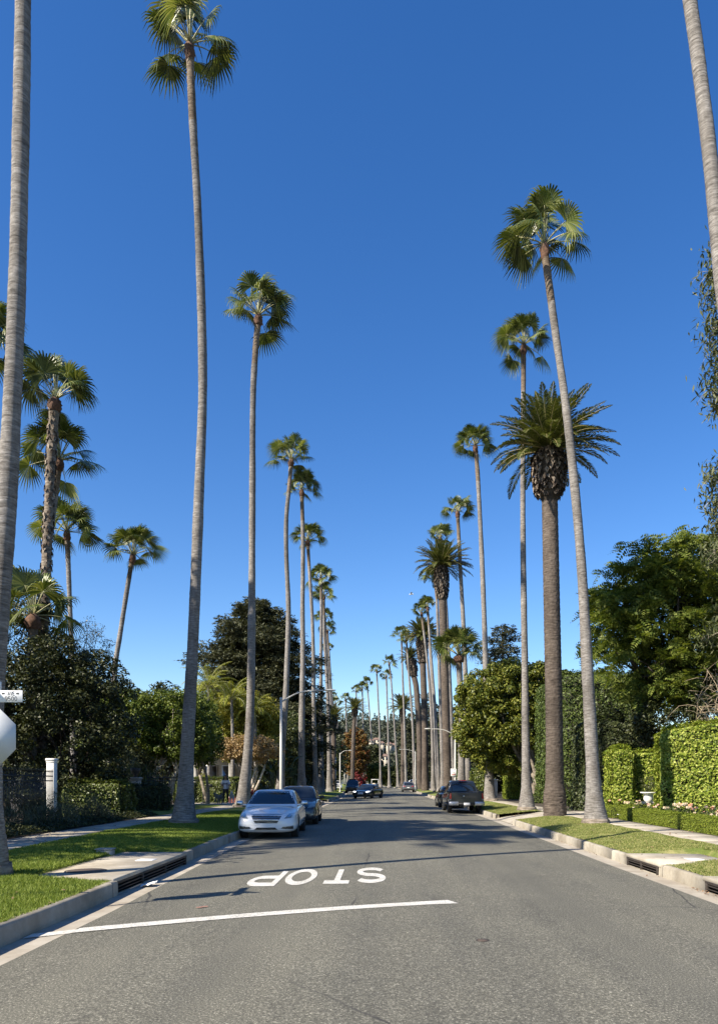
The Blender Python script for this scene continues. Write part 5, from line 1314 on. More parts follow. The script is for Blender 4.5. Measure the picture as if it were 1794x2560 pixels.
# trees outside the frame on the shaded side: they throw the shade on the verge, palm and sedan
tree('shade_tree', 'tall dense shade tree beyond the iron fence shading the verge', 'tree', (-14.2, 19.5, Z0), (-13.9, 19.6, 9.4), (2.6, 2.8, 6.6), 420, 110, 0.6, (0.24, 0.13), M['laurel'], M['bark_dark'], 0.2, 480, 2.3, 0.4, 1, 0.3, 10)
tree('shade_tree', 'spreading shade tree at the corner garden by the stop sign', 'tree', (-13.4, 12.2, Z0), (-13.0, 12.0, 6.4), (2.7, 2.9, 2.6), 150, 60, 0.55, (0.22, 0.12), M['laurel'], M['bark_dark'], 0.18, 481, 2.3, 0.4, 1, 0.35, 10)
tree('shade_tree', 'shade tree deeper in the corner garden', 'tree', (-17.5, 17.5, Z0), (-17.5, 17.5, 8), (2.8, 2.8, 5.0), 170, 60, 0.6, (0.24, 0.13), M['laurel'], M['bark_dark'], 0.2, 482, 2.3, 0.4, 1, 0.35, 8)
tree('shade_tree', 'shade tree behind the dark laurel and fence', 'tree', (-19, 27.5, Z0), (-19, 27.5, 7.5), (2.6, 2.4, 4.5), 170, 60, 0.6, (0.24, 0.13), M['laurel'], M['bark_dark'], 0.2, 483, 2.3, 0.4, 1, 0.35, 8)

r_ = np.random.default_rng(490)
for lab, side, n in (('scattered brown leaves lying on the lush verge and sidewalk', -1, 420), ('scattered dry leaves and frond bits lying on the sunny verge', 1, 340)):
    Y = r_.uniform(8, 38, n); X = (KL(Y) - r_.uniform(0.1, 4.6, n)) if side < 0 else (KR(Y) + r_.uniform(0.1, 3.3, n))
    P = np.stack([X, Y, np.maximum(vergez(X, Y, side), 0.2) + 0.03], -1); s = r_.uniform(0.03, 0.075, n)
    mb = MB(); mb.add(*leaves(P, UP + r_.normal(size=(n, 3)) * 0.35, s, s * 0.5, r_)); tag(part('leaf_litter', mb, M['litter']), lab, 'leaf litter', kind='stuff')
# ------------------------------------------------------------------ far end
tree('autumn_tree', 'autumn tree with rust and green leaves at the street bend', 'tree', (-5.9, 172, 0.2), (-5.9, 172, 8.4), (3.1, 2.6, 5.6), 330, 60, 0.75, (0.42, 0.26), M['autumn'], M['bark'], 0.3, 500, 2.2, 0.4, 1, 0.25, 8)
tree('shade_tree', 'dark green tree beside the autumn tree', 'tree', (-1.9, 186, 0.2), (-1.9, 186, 6.6), (2.2, 2.2, 4.6), 200, 60, 0.7, (0.4, 0.25), M['laurel'], M['bark_dark'], 0.3, 501, 2.3, 0.4, 1, 0.25, 6)
tree('shade_tree', 'round bright green tree at the street bend', 'tree', (-0.8, 176, 0.2), (-0.8, 176, 3.2), (3.0, 2.0, 2.6), 200, 60, 0.55, (0.34, 0.22), M['ficus'], M['bark'], 0.3, 502, 2.6, 0.4, 1, 0.25, 6)
shrub('red_leaf_shrub', 'red-leaved shrub below the autumn tree', (-4.8, 165, 0.2), (1.6, 1.2, 3.3), 1800, (0.4, 0.25), M['redleaf'], 503)
for k, (x, y, z, rx, rz_, mt) in enumerate(((3.2, 196, 3.0, 3.5, 3.2, 'bushgreen'), (6.8, 172, 9, 3.2, 8.6, 'pine'), (9.5, 150, 10, 3.2, 9.8, 'pine'), (12.5, 128, 7.5, 3.6, 7.2, 'bushgreen'), (14, 108, 6, 3.4, 5.6, 'bushgreen'), (12.8, 82, 4.6, 3.6, 4.4, 'laurel'), (17, 70, 5, 4, 4.8, 'laurel'), (15, 60, 5.5, 3, 5.0, 'bushgreen'))):
    tree('garden_tree', ['low bush-like tree where the street bends away', 'dark upright pine behind the low round date palm', 'tall dark pine behind the shaggy date palms', 'dark rounded garden tree beyond the long clipped hedge', 'rounded garden tree behind the long clipped hedge', 'dark tree beneath the thin-topped cedar', 'broad dark tree behind the tall hedge wall', 'green tree behind the round street tree'][k], 'tree',
         (x, y, 0.2), (x, y, z), (rx, rx * 0.8, rz_), 260, 50, 0.75, (0.42, 0.2), M[mt], M['bark_dark'], 0.28, 510 + k, 2.3, 0.4, 1, 0.2, 8, 'garden trees beyond the sunny verge')
for k, (x, y, z, rx, rz_, mt) in enumerate(((-9.3, 122, 4.5, 3.0, 4.2, 'bushgreen'), (-10.5, 150, 7.0, 3.6, 6.6, 'bushgreen'), (-15, 172, 8, 5.0, 7.2, 'pine'), (-18, 130, 6, 4.5, 5.8, 'laurel'), (-18, 96, 5.5, 4.0, 5.4, 'bushgreen'), (-22, 75, 6, 4, 5.6, 'laurel'), (-22, 55, 5, 3.6, 4.6, 'bushgreen'))):
    tree('garden_tree', ['dark tree behind the ninth shaded palm', 'spreading tree before the autumn tree', 'broad pine beyond the spreading tree', 'dark tree behind the smaller cedar', 'green tree behind the broad cedar', 'dark tree behind the columned house', 'green tree beside the columned house'][k], 'tree',
         (x, y, 0.2), (x, y, z), (rx, rx * 0.8, rz_), 240, 50, 0.75, (0.42, 0.2), M[mt], M['bark_dark'], 0.28, 540 + k, 2.3, 0.4, 1, 0.2, 8, 'garden trees beyond the shaded verge')
# woods and houses on the hill
r_ = np.random.default_rng(560); n = 5200
X = r_.uniform(-420, 420, n); Y = r_.uniform(700, 1080, n); C = np.stack([X, Y, hillz(X, Y) + r_.uniform(1.0, 4.0, n)], -1)
mb = MB(); clumpleaves(mb, C, 4.2, 22, 3.0, 2.2, r_, 0.9, 0.4)
n = 240; X = r_.uniform(-300, 300, n); Y = r_.uniform(1000, 1090, n); C = np.stack([X, Y, hillz(X, Y) + 7], -1)
for k in range(4): clumpleaves(mb, C + UP * (k * 2.6), 2.6 - 0.5 * k, 14, 2.2, 1.4, r_, 1.3, 0.3)
tag(part('hill_woods', mb, M['hillleaf']), 'grey-green woodland covering the distant hill', 'woods', kind='stuff')
def hill_house(label, sx, sy, Y, w, h):
    p = wp(sx, sy, Y); x, z = p[0], p[2]
    root = thing('hill_house', label, 'house', (x, Y, z), 0, 'houses on the distant hill')
    mb = MB(); mb.add(*box(x - w / 2, x + w / 2, Y, Y + 9, z - 9, z + h)); part('wall', mb, M['stucco'], root)
    mb = MB(); mb.add([(x - w / 2 - 0.6, Y - 0.6, z + h), (x + w / 2 + 0.6, Y - 0.6, z + h), (x + w / 2 + 0.6, Y + 9.6, z + h), (x - w / 2 - 0.6, Y + 9.6, z + h), (x - w / 4, Y + 4.5, z + h + 2.4), (x + w / 4, Y + 4.5, z + h + 2.4)], [(0, 1, 5, 4), (1, 2, 5), (2, 3, 4, 5), (3, 0, 4)]); part('roof', mb, M['tile'], root)
    for i in range(max(2, int(w / 4))):
        xx = x - w / 2 + (i + 0.5) * w / max(2, int(w / 4)); mb = MB(); mb.add(*box(xx - 0.9, xx + 0.9, Y - 0.12, Y - 0.02, z + 0.6, z + h - 0.9)); part('window', mb, M['glass'], root)
for k, (sx, sy, Y, w, h) in enumerate(((941, 1856, 830, 8, 3.2), (928, 1858, 820, 5, 2.8), (954, 1864, 800, 5, 2.6), (972, 1866, 800, 6, 2.6), (984, 1868, 805, 5, 2.4), (962, 1902, 690, 6.5, 4.2), (957, 1848, 880, 5, 2.2))):
    hill_house(['pale wide house on the distant hillside', 'pale house beside the wide hillside house', 'small pale house below the wide hillside house', 'small pale hillside house near the low palms', 'pale hillside cottage half in the trees', 'cream house low on the hill above the street bend', 'small red-roofed house highest on the hill'][k], sx, sy, Y, w, h)
# ------------------------------------------------------------------ street furniture
def lamp(label, x, y, h, s, arm=2.0, group='street lamps'):
    root = thing('street_lamp', label, 'street lamp', (x, y, 0.2), 0, group)
    mb = MB(); hh = np.array([0.1, 0.3, 0.35, 1.5, h]); tadd(mb, [(x, y, z) for z in hh], [0.13, 0.13, 0.085, 0.08, 0.055], 12); part('pole', mb, M['lamp'], root, True)
    P = spline([(x, y, h - 0.12), (x + s * arm * 0.35, y, h + 0.28), (x + s * arm * 0.7, y, h + 0.42), (x + s * arm, y, h + 0.42)], 12)
    mb = MB(); tadd(mb, P, np.linspace(0.04, 0.026, 12), 8); part('arm', mb, M['lamp'], root, True)
    mb = MB(); e = P[-1]; q = np.linspace(0, 1, 7)
    V, FL = tube([e + np.array([s * (t * 0.55 - 0.05), 0, 0.02]) for t in q], np.array([0.035, 0.075, 0.10, 0.11, 0.10, 0.07, 0.01]), 10, True)
    V[:, 2] = e[2] + 0.02 + (V[:, 2] - e[2] - 0.02) * 0.55; mb.V.append(V); mb.n += len(V); mb.F += FL; mb.M += [np.zeros(len(f)) for f in FL]; f = part('lamp_head', mb, M['lamp'], root, True)
    mb = MB(); mb.add(*lathe([(0.0, -0.075), (0.06, -0.065), (0.08, -0.03)], 10, (e[0] + s * 0.26, y, e[2] + 0.02))); part('lens', mb, M['lampglass'], f, True)
    mb = MB(); mb.add(*lathe([(0.07, 0), (0.07, 0.08), (0.0, 0.11)], 10, (x, y, h))); part('pole_cap', mb, M['lamp'], root, True)
    return root
lamp('pale street lamp rising behind the white sedan', -4.72, 35, 5.6, 1, 2.1)
lamp('street lamp carrying the small white sign near the black sedan', 5.75, 57.5, 5.35, -1, 1.9)
lamp('street lamp beside the grey crossover', 5.65, 122, 6.5, -1, 2.2)
lamp('street lamp at the street bend before the round green tree', 0.35, 200, 7.3, -1, 2.1)
lamp('street lamp past the parked navy utility vehicle', -5.65, 102, 5.5, 1, 1.2)
def polepost(label, x, y, h):
    root = thing('sign_post', label, 'post', (x, y, 0.2), 0, 'bare posts beyond the shaded palms')
    mb = MB(); tadd(mb, [(x, y, 0.1), (x, y, h)], 0.055, 8); part('pole', mb, M['lamp'], root, True)
    mb = MB(); mb.add(*lathe([(0.07, 0), (0.07, 0.06), (0.0, 0.09)], 8, (x, y, h))); part('pole_cap', mb, M['lamp'], root)
polepost('bare pale post beyond the eighth shaded palm', -6.6, 108, 5.1)
polepost('shorter bare pale post near the navy utility vehicle', -6.3, 128, 3.7)

# street sign seen from behind, with name plates
sx, sy = -5.04, 9.45
root = thing('street_sign', 'stop sign seen from its bare back with street name plates above', 'sign', (sx, sy, 0.25))
mb = MB(); tadd(mb, [(sx, sy + 0.03, 0.1), (sx, sy + 0.03, 3.05)], 0.03, 8); part('post', mb, M['galv'], root, True)
def prism(pts, y0, y1):
    n = len(pts); V = [(x, y0, z) for x, z in pts] + [(x, y1, z) for x, z in pts]
    return np.array(V), [tuple(range(n)), tuple(range(2 * n - 1, n - 1, -1))] + [(i, n + i, n + (i + 1) % n, (i + 1) % n) for i in range(n)]
oc = [(sx + 0.412 * math.cos(R(22.5 + 45 * k)), 2.31 + 0.412 * math.sin(R(22.5 + 45 * k))) for k in range(8)]
mb = MB(); V, F = prism(oc, sy - 0.008, sy + 0.0); mb.add(V, F); pn = part('octagon_panel', mb, M['alu'], root)
for k in range(2):
    mb = MB(); mb.add(*lathe([(0.0, 0.012), (0.014, 0.012), (0.016, 0.0)], 8)); o = inst('bolt', mb.mesh('bolt', M['galv']), pn, (0, sy - 0.012 - sy, 2.31 + (0.2 if k else -0.2) - 0.25), (PI / 2, 0, 0))
x1 = (61 - VPX) * sy / FPX
mb = MB(); mb.add(*bbox(-5.50, x1, sy - 0.045, sy - 0.040, 2.752, 2.900, 0.001)); pl = part('name_plate', mb, M['signwhite'], root)
mb = MB(); mb.add(*bbox(-5.50, x1 + 0.004, sy - 0.0405, sy - 0.035, 2.748, 2.752, 0.0005)); part('plate_edge', mb, M['galv'], pl)
def text(s, x, z, w, h, gap, sw, y):
    mb = MB()
    for ch in s:
        for k, st in enumerate(GL[ch]):
            P = np.array(st) * np.array([w, h]); V, F = stroke(P, sw); mb.add(np.stack([x + V[:, 0], np.full(len(V), y - 0.0006 * k), z + V[:, 1]], -1), F)
        x += w + gap
    return mb
part('lettering', text('AVE', x1 - 0.185, 2.838, 0.024, 0.045, 0.008, 0.006, sy - 0.0475), M['black'], pl)
part('lettering', text('9500', x1 - 0.222, 2.766, 0.030, 0.055, 0.011, 0.0065, sy - 0.0475), M['black'], pl)
for d, xx in ((-1, x1 - 0.245), (1, x1 - 0.06)):
    mb = MB(); z = 2.86; mb.add([(xx - d * 0.02, sy - 0.0475, z - 0.008), (xx + d * 0.004, sy - 0.0475, z - 0.008), (xx + d * 0.004, sy - 0.0475, z - 0.016), (xx + d * 0.02, sy - 0.0475, z), (xx + d * 0.004, sy - 0.0475, z + 0.016), (xx + d * 0.004, sy - 0.0475, z + 0.008), (xx - d * 0.02, sy - 0.0475, z + 0.008)], [(0, 1, 2, 3, 4, 5, 6)]); part('arrow', mb, M['black'], pl)
mb = MB(); mb.add(*bbox(sx - 0.003, sx + 0.003, sy - 0.42, sy + 0.38, 2.915, 3.065, 0.001)); part('cross_plate', mb, M['signwhite'], root)
mb = MB(); mb.add(*bbox(-5.40, (3.0 - VPX) * sy / FPX, sy - 0.045, sy - 0.04, 2.915, 3.03, 0.001)); p2 = part('upper_plate', mb, M['signwhite'], root)
mb = MB(); mb.add(*lathe([(0, 0.002), (0.011, 0.002), (0.011, 0)], 8)); inst('plate_hole', mb.mesh('plate_hole', M['black']), p2, (-4.885 + 5.04, -0.046, 2.99 - 0.25), (PI / 2, 0, 0))

# small white sign on the far lamp
px, py = 5.62, 57.38
root = thing('parking_sign', 'small white parking sign with a dark symbol and red lines on the lamp pole', 'sign', (px, py, 0.2))
mb = MB(); mb.add(*bbox(px - 0.22, px + 0.22, py - 0.012, py, 2.12, 2.68, 0.004)); f = part('panel', mb, M['signwhite'], root)
mb = MB(); mb.add(*box(px - 0.16, px + 0.16, py - 0.018, py - 0.014, 2.61, 2.635)); part('header_line', mb, M['black'], f)
mb = MB(); mb.add(*lathe([(0, 0.003), (0.045, 0.003), (0.045, 0)], 12)); inst('symbol', mb.mesh('symbol', M['black']), f, (0, py - 0.015 - py, 2.42 - 0.2), (PI / 2, 0, 0))
for z in (2.20, 2.26):
    mb = MB(); mb.add(*box(px - 0.16, px + 0.16, py - 0.018, py - 0.014, z, z + 0.04)); part('red_line', mb, M['redprint'], f)
mb = MB(); mb.add(*box(px - 0.03, px + 0.2, py, py + 0.06, 2.38, 2.42)); part('bracket', mb, M['galv'], root)
# bent black path light
lx, ly = -11.05, 46.0
root = thing('mailbox_post', 'black bent post with a small box head on the garden path', 'post light', (lx, ly, SWZ))
mb = MB(); P = spline([(lx, ly, SWZ - 0.05), (lx, ly, SWZ + 0.9), (lx + 0.06, ly, SWZ + 1.08), (lx + 0.22, ly, SWZ + 1.12), (lx + 0.36, ly, SWZ + 1.12)], 14); tadd(mb, P, 0.035, 8); part('post', mb, M['black'], root, True)
mb = MB(); mb.add(*bbox(lx + 0.30, lx + 0.56, ly - 0.1, ly + 0.1, SWZ + 1.02, SWZ + 1.22, 0.02)); part('head', mb, M['black'], root)
mb = MB(); mb.add(*bbox(lx - 0.13, lx + 0.13, ly - 0.13, ly + 0.13, SWZ, SWZ + 0.1, 0.015)); part('base', mb, M['black'], root)

# ------------------------------------------------------------------ vehicles
def evaluated(me, mods, cleanup=()):
    o = bpy.data.objects.new('tmp', me); COL.objects.link(o)
    for kind, kw in mods:
        m_ = o.modifiers.new(kind, kind)
        for k, v in kw.items(): setattr(m_, k, v)
    bpy.context.view_layer.update()
    dg = bpy.context.evaluated_depsgraph_get()
    out = bpy.data.meshes.new_from_object(o.evaluated_get(dg))
    bpy.data.objects.remove(o)
    for c in cleanup: bpy.data.objects.remove(c)
    return out
def loft(secs):
    """secs: list of half sections [(x,[(y,z)...])]; mirrored, closed"""
    rows = []
    for x, hs in secs:
        full = [(y, z) for y, z in hs] + [(-y, z) for y, z in hs[::-1] if y > 1e-6]
        rows.append([(x, y, z) for y, z in full])
    n = len(rows[0]); V = np.array(rows).reshape(-1, 3); m = len(rows); F = []
    for i in range(m - 1):
        for j in range(n):
            k = (j + 1) % n; F.append((i * n + j, i * n + k, (i + 1) * n + k, (i + 1) * n + j))
    h = n // 2
    def cap(o, rev):
        # strip of quads between mirrored halves
        out = []
        for j in range(h):
            a, b_ = o + j, o + (n - j) % n
            a2, b2 = o + j + 1, o + n - j - 1
            f = [a, a2, b2, b_]; f = list(dict.fromkeys(f))
            if len(f) >= 3: out.append(tuple(f[::-1] if rev else f))
        return out
    F += cap(0, False) + cap((m - 1) * n, True)
    return V, F
def car(name, label, sp, loc, rz, paint, rim='rim', group=None, cat='car'):
    root = thing(name, label, cat, loc, rz, group)
    W = sp['w'] / 2; bs = sp['body']
    secs = []
    for x, zb, zs, zt, zc, w, wt in bs:
        secs.append((x, [(0, zb), (w * 0.72, zb), (w * 0.93, zb + 0.05), (w, zs - 0.12), (w, zs + 0.04), (wt + (w - wt) * 0.45, zt - 0.05), (wt, zt), (wt * 0.62, zt * 0.35 + zc * 0.65), (0, zc)]))
    V, F = loft(secs); mb = MB(); mb.add(V, F); me = mb.mesh('body', M['trim'])
    me = evaluated(me, [('SUBSURF', dict(levels=2, render_levels=2))])
    rw = sp['rw']
    cut = MB()
    for wx in sp['axles']:
        for s in (-1, 1):
            th = np.linspace(0, 2 * PI, 28, endpoint=False); c = [(wx + (rw + 0.055) * math.cos(t), rw + (rw + 0.055) * math.sin(t)) for t in th]
            n = 28; y0, y1 = s * (W - 0.30), s * (W + 0.25); Vc = [(x, y0, z) for x, z in c] + [(x, y1, z) for x, z in c]
            cut.add(Vc, [tuple(range(n)), tuple(range(2 * n - 1, n - 1, -1))] + [(i, n + i, n + (i + 1) % n, (i + 1) % n) for i in range(n)])
    cme = cut.mesh('cut', M['trim'])
    bm = bmesh.new(); bm.from_mesh(cme); bmesh.ops.recalc_face_normals(bm, faces=bm.faces); bm.to_mesh(cme); bm.free()
    bm = bmesh.new(); bm.from_mesh(me); bmesh.ops.recalc_face_normals(bm, faces=bm.faces); bm.to_mesh(me); bm.free()
    co_ = bpy.data.objects.new('cut', cme); COL.objects.link(co_); co_.hide_render = True
    me = evaluated(me, [('BOOLEAN', dict(operation='DIFFERENCE', object=co_, solver='MANIFOLD'))], [co_])
    me.materials.clear(); me.materials.append(M[paint])
    for p in me.polygons: p.use_smooth = True
    try: me.set_sharp_from_angle(angle=R(38))
    except Exception: pass
    body = inst('body', me, root); me.name = 'body'
    bm = bmesh.new(); bm.from_mesh(me); BV = BVHTree.FromBMesh(bm); bm.free()
    # greenhouse
    gs = []
    for x, zb, zr, wb, wr in sp['house']:
        gs.append((x, [(0, zb - 0.05), (wb * 0.9, zb - 0.05), (wb, zb), (wb * 0.55 + wr * 0.45, zb * 0.5 + zr * 0.5), (wr, zr - 0.035), (wr * 0.82, zr), (0, zr + 0.012)]))
    V, F = loft(gs); mb = MB(); mb.add(V, F); gm = evaluated(mb.mesh('roof', M[paint]), [('SUBSURF', dict(levels=2, render_levels=2))])
    for p in gm.polygons: p.use_smooth = True
    inst('roof', gm, root); gm.name = 'roof'
    bm = bmesh.new(); bm.from_mesh(gm); BG = BVHTree.FromBMesh(bm); bm.free()
    def patch(nm, f, dirv, bvh, mat, parent=root, nu=8, nv=5, off=0.008, start=4.0):
        dv = Vector(dirv); P = []
        for i in range(nu):
            for j in range(nv):
                p = Vector(f(i / (nu - 1), j / (nv - 1)))
                hit = bvh.ray_cast(p - dv * start, dv)
                P.append(None if hit[0] is None else tuple(hit[0] - dv * off))
        F_ = [q for q in (tuple(x) for x in grid_faces(nu, nv)) if all(P[k] is not None for k in q)]
        if not F_: return None
        mb = MB(); mb.add(np.array([p or (0, 0, 0.5) for p in P]), F_); return part(nm, mb, M[mat], parent, True, local=True)
    for nm, a, b_, c, d, mat in sp.get('front', []):      # quads in (y,z): a,b bottom, c,d top
        for s in ((1,) if nm.startswith('!') else (1, -1)):
            patch(nm.strip('!'), lambda u, v: (0, s * ((a[0] * (1 - u) + b_[0] * u) * (1 - v) + (d[0] * (1 - u) + c[0] * u) * v), (a[1] * (1 - u) + b_[1] * u) * (1 - v) + (d[1] * (1 - u) + c[1] * u) * v), (-1, 0, 0), BV, mat)
    for nm, a, b_, c, d, mat in sp.get('rear', []):
        for s in ((1,) if nm.startswith('!') else (1, -1)):
            patch(nm.strip('!'), lambda u, v: (0, s * ((a[0] * (1 - u) + b_[0] * u) * (1 - v) + (d[0] * (1 - u) + c[0] * u) * v), (a[1] * (1 - u) + b_[1] * u) * (1 - v) + (d[1] * (1 - u) + c[1] * u) * v), (1, 0, 0), BV, mat)
    ws = sp['wind']      # (half width bottom, z bottom, half width top, z top)
    patch('windscreen', lambda u, v: (0, (2 * u - 1) * (ws[0] * (1 - v) + ws[2] * v), ws[1] * (1 - v) + ws[3] * v), (-1, 0, 0), BG, 'glass', nu=14, nv=8)
    rs = sp['back']
    patch('rear_window', lambda u, v: (0, (2 * u - 1) * (rs[0] * (1 - v) + rs[2] * v), rs[1] * (1 - v) + rs[3] * v), (1, 0, 0), BG, 'glass', nu=14, nv=8)
    for q in sp['side']:   # (x0b,x1b,zb,x0t,x1t,zt)
        for s in (1, -1):
            patch('side_window', lambda u, v: ((q[0] * (1 - u) + q[1] * u) * (1 - v) + (q[3] * (1 - u) + q[4] * u) * v, 0, q[2] * (1 - v) + q[5] * v), (0, -s, 0), BG, 'glass', nu=10, nv=6)
    for q in sp.get('seams', []):
        for s in (1, -1):
            d = patch('door_seam', lambda u, v: (q[0] + (v - 0.5) * 0.014, 0, q[1] + (q[2] - q[1]) * u), (0, -s, 0), BV, 'trim', nu=10, nv=2, off=0.004)
    for x, z in sp.get('handles', []):
        for s in (1, -1): patch('door_handle', lambda u, v: (x + (u - 0.5) * 0.2, 0, z + (v - 0.5) * 0.035), (0, -s, 0), BV, sp.get('hmat', paint), nu=4, nv=2, off=0.03)
    # mirrors
    mx, mz, mw = sp['mirror']
    for s in (1, -1):
        mb = MB(); mb.add(*bbox(mx - 0.08, mx + 0.10, min(s * mw, s * (mw + 0.2)), max(s * mw, s * (mw + 0.2)), mz - 0.01, mz + 0.14, 0.035)); mb.add(*bbox(mx - 0.03, mx + 0.05, min(s * (mw - 0.14), s * (mw + 0.01)), max(s * (mw - 0.14), s * (mw + 0.01)), mz - 0.02, mz + 0.03, 0.012)); part('mirror', mb, M[sp.get('mmat', paint)], root, True, local=True)
    # wheels
    tw = 0.21
    for wx in sp['axles']:
        for s in (1, -1):
            cy = s * (W - 0.035 - tw / 2)
            prof = [(rw * 0.66, -tw / 2), (rw * 0.94, -tw / 2), (rw, -tw / 2 + 0.03), (rw, tw / 2 - 0.03), (rw * 0.94, tw / 2), (rw * 0.66, tw / 2), (rw * 0.66, -tw / 2)]
            V, F = lathe(prof, 26); V = np.stack([V[:, 0], V[:, 2] * s, V[:, 1]], -1); mb = MB(); mb.add(V, F)
            wh = bpy.data.objects.new('wheel', None); link(wh, root); wh.location = (wx, cy, rw); wh.empty_display_size = 0.2; WL[wh.name] = np.zeros(3)
            part('tyre', mb, M['tyre'], wh, True, local=True)
            mb = MB(); V, F = lathe([(0.0, 0.05), (0.05, 0.06), (0.06, 0.03), (rw * 0.55, 0.02), (rw * 0.6, 0.07), (rw * 0.67, 0.085), (rw * 0.67, -0.06), (0.0, -0.06)], 20); V = np.stack([V[:, 0], V[:, 2] * s, V[:, 1]], -1); mb.add(V, F)
            for k in range(7):
                a = k * 2 * PI / 7; c_, s_ = math.cos(a), math.sin(a); vv = []
                for rr_, hw_, yy_ in ((0.04, 0.03, 0.085), (rw * 0.62, 0.022, 0.085), (rw * 0.62, 0.022, 0.03), (0.04, 0.03, 0.03)):
                    vv += [(rr_ * c_ - hw_ * s_, s * yy_, rr_ * s_ + hw_ * c_), (rr_ * c_ + hw_ * s_, s * yy_, rr_ * s_ - hw_ * c_)]
                mb.add(vv, [(0, 1, 3, 2), (2, 3, 5, 4), (0, 2, 4, 6), (1, 7, 5, 3)])
            part('rim', mb, M[rim], wh, local=True)
    for nm, ax, y0, z0, y1, z1, mat in sp.get('plates', []):
        d = Vector((-1, 0, 0)) if ax > 0 else Vector((1, 0, 0)); hit = BV.ray_cast(Vector((ax * 4, (y0 + y1) / 2, (z0 + z1) / 2)), d)
        if hit[0] is not None:
            xh = hit[0][0]; mb = MB(); mb.add(*bbox(min(xh, xh + ax * 0.03), max(xh, xh + ax * 0.03), y0, y1, z0, z1, 0.003)); part(nm, mb, M[mat], root, local=True)
    for nm, b6, mat in sp.get('boxes', []):
        mb = MB(); mb.add(*bbox(*b6)); part(nm, mb, M[mat], root, local=True)
    return root

def sedan_spec(L_=4.87, w=1.84, H=1.48, rw=0.335, hood=0.92, belt=0.96, tailz=1.05, front=1.03, nose=0.68):
    f = L_ / 2
    return dict(w=w, rw=rw, axles=(f - 0.95, -f + 1.08),
      body=[(f, 0.30, 0.44, 0.56, 0.60, w * 0.34, w * 0.30), (f - 0.05, 0.22, 0.44, nose - 0.04, nose, w * 0.42, w * 0.37), (f - 0.22, 0.19, 0.46, nose + 0.05, nose + 0.10, w * 0.475, w * 0.42), (f - 0.7, 0.19, 0.5, hood - 0.10, hood - 0.03, w * 0.498, w * 0.435),
            (f - 1.35, 0.19, 0.54, hood - 0.02, hood + 0.05, w * 0.5, w * 0.45), (0.4, 0.19, 0.58, belt - 0.02, belt + 0.02, w * 0.5, w * 0.455), (-0.6, 0.19, 0.6, belt + 0.01, belt + 0.04, w * 0.5, w * 0.455),
            (-f + 1.1, 0.2, 0.62, belt + 0.03, tailz - 0.02, w * 0.5, w * 0.44), (-f + 0.35, 0.22, 0.62, belt + 0.02, tailz, w * 0.475, w * 0.41), (-f + 0.06, 0.28, 0.58, belt - 0.06, tailz - 0.05, w * 0.43, w * 0.37), (-f, 0.36, 0.56, belt - 0.16, tailz - 0.16, w * 0.36, w * 0.32)],
      house=[(f - 1.28, belt - 0.05, belt - 0.02, w * 0.44, w * 0.42), (f - 1.5, belt - 0.03, belt + 0.10, w * 0.448, w * 0.41), (0.42, belt, H - 0.05, w * 0.452, w * 0.345), (0.05, belt, H, w * 0.452, w * 0.335), (-0.6, belt + 0.01, H - 0.01, w * 0.452, w * 0.335), (-1.0, belt + 0.02, H - 0.06, w * 0.45, w * 0.335), (-f + 0.95, tailz - 0.03, tailz + 0.08, w * 0.43, w * 0.38), (-f + 0.68, tailz - 0.05, tailz - 0.02, w * 0.41, w * 0.38)],
      wind=(w * 0.40, belt + 0.06, w * 0.315, H - 0.07), back=(w * 0.36, tailz + 0.06, w * 0.30, H - 0.09),
      side=[(0.98, -0.10, belt + 0.05, 0.36, -0.10, H - 0.085), (-0.17, -1.05, belt + 0.05, -0.17, -0.88, H - 0.085)],
      seams=[(1.0, 0.3, belt - 0.05), (-0.13, 0.26, belt - 0.02), (-1.08, 0.55, belt - 0.01)], handles=[(0.05, belt - 0.13), (-0.95, belt - 0.12)], mirror=(0.85, belt + 0.02, w * 0.5))
def add_light_specs(sp, **kw):
    sp.update(kw); return sp
W1 = sedan_spec()
gr = []
for k in range(5):                                         # chrome grille bars
    z0 = 0.515 + k * 0.048; hw = 0.34 + 0.11 * (k / 4)
    gr.append(('!grille_bar', (-hw, z0), (hw, z0), (hw + 0.005, z0 + 0.010), (-hw - 0.005, z0 + 0.010), 'chrome'))
add_light_specs(W1, front=[('!grille', (-0.33, 0.495), (0.33, 0.495), (0.47, 0.745), (-0.47, 0.745), 'trim')] + gr + [
    ('!grille_frame', (-0.47, 0.735), (0.47, 0.735), (0.48, 0.765), (-0.48, 0.765), 'chrome'),
    ('headlight', (0.53, 0.625), (0.80, 0.655), (0.855, 0.80), (0.66, 0.765), 'lens'), ('headlight_lamp', (0.62, 0.67), (0.70, 0.67), (0.71, 0.745), (0.63, 0.745), 'chrome'),
    ('fog_recess', (0.44, 0.335), (0.80, 0.315), (0.80, 0.415), (0.50, 0.385), 'trim'), ('fog_trim', (0.46, 0.375), (0.80, 0.375), (0.80, 0.39), (0.47, 0.39), 'chrome'),
    ('!lower_intake', (-0.34, 0.30), (0.34, 0.30), (0.27, 0.365), (-0.27, 0.365), 'trim'), ('!lower_chrome', (-0.36, 0.285), (0.36, 0.285), (0.35, 0.31), (-0.35, 0.31), 'chrome')],
    hmat='chrome', mmat='chrome')
car('white_sedan', 'white sedan with a chrome barred grille parked facing the stop line', W1, (-3.48, 24.35, 0.0), R(-90 + 1.8), 'car_white')

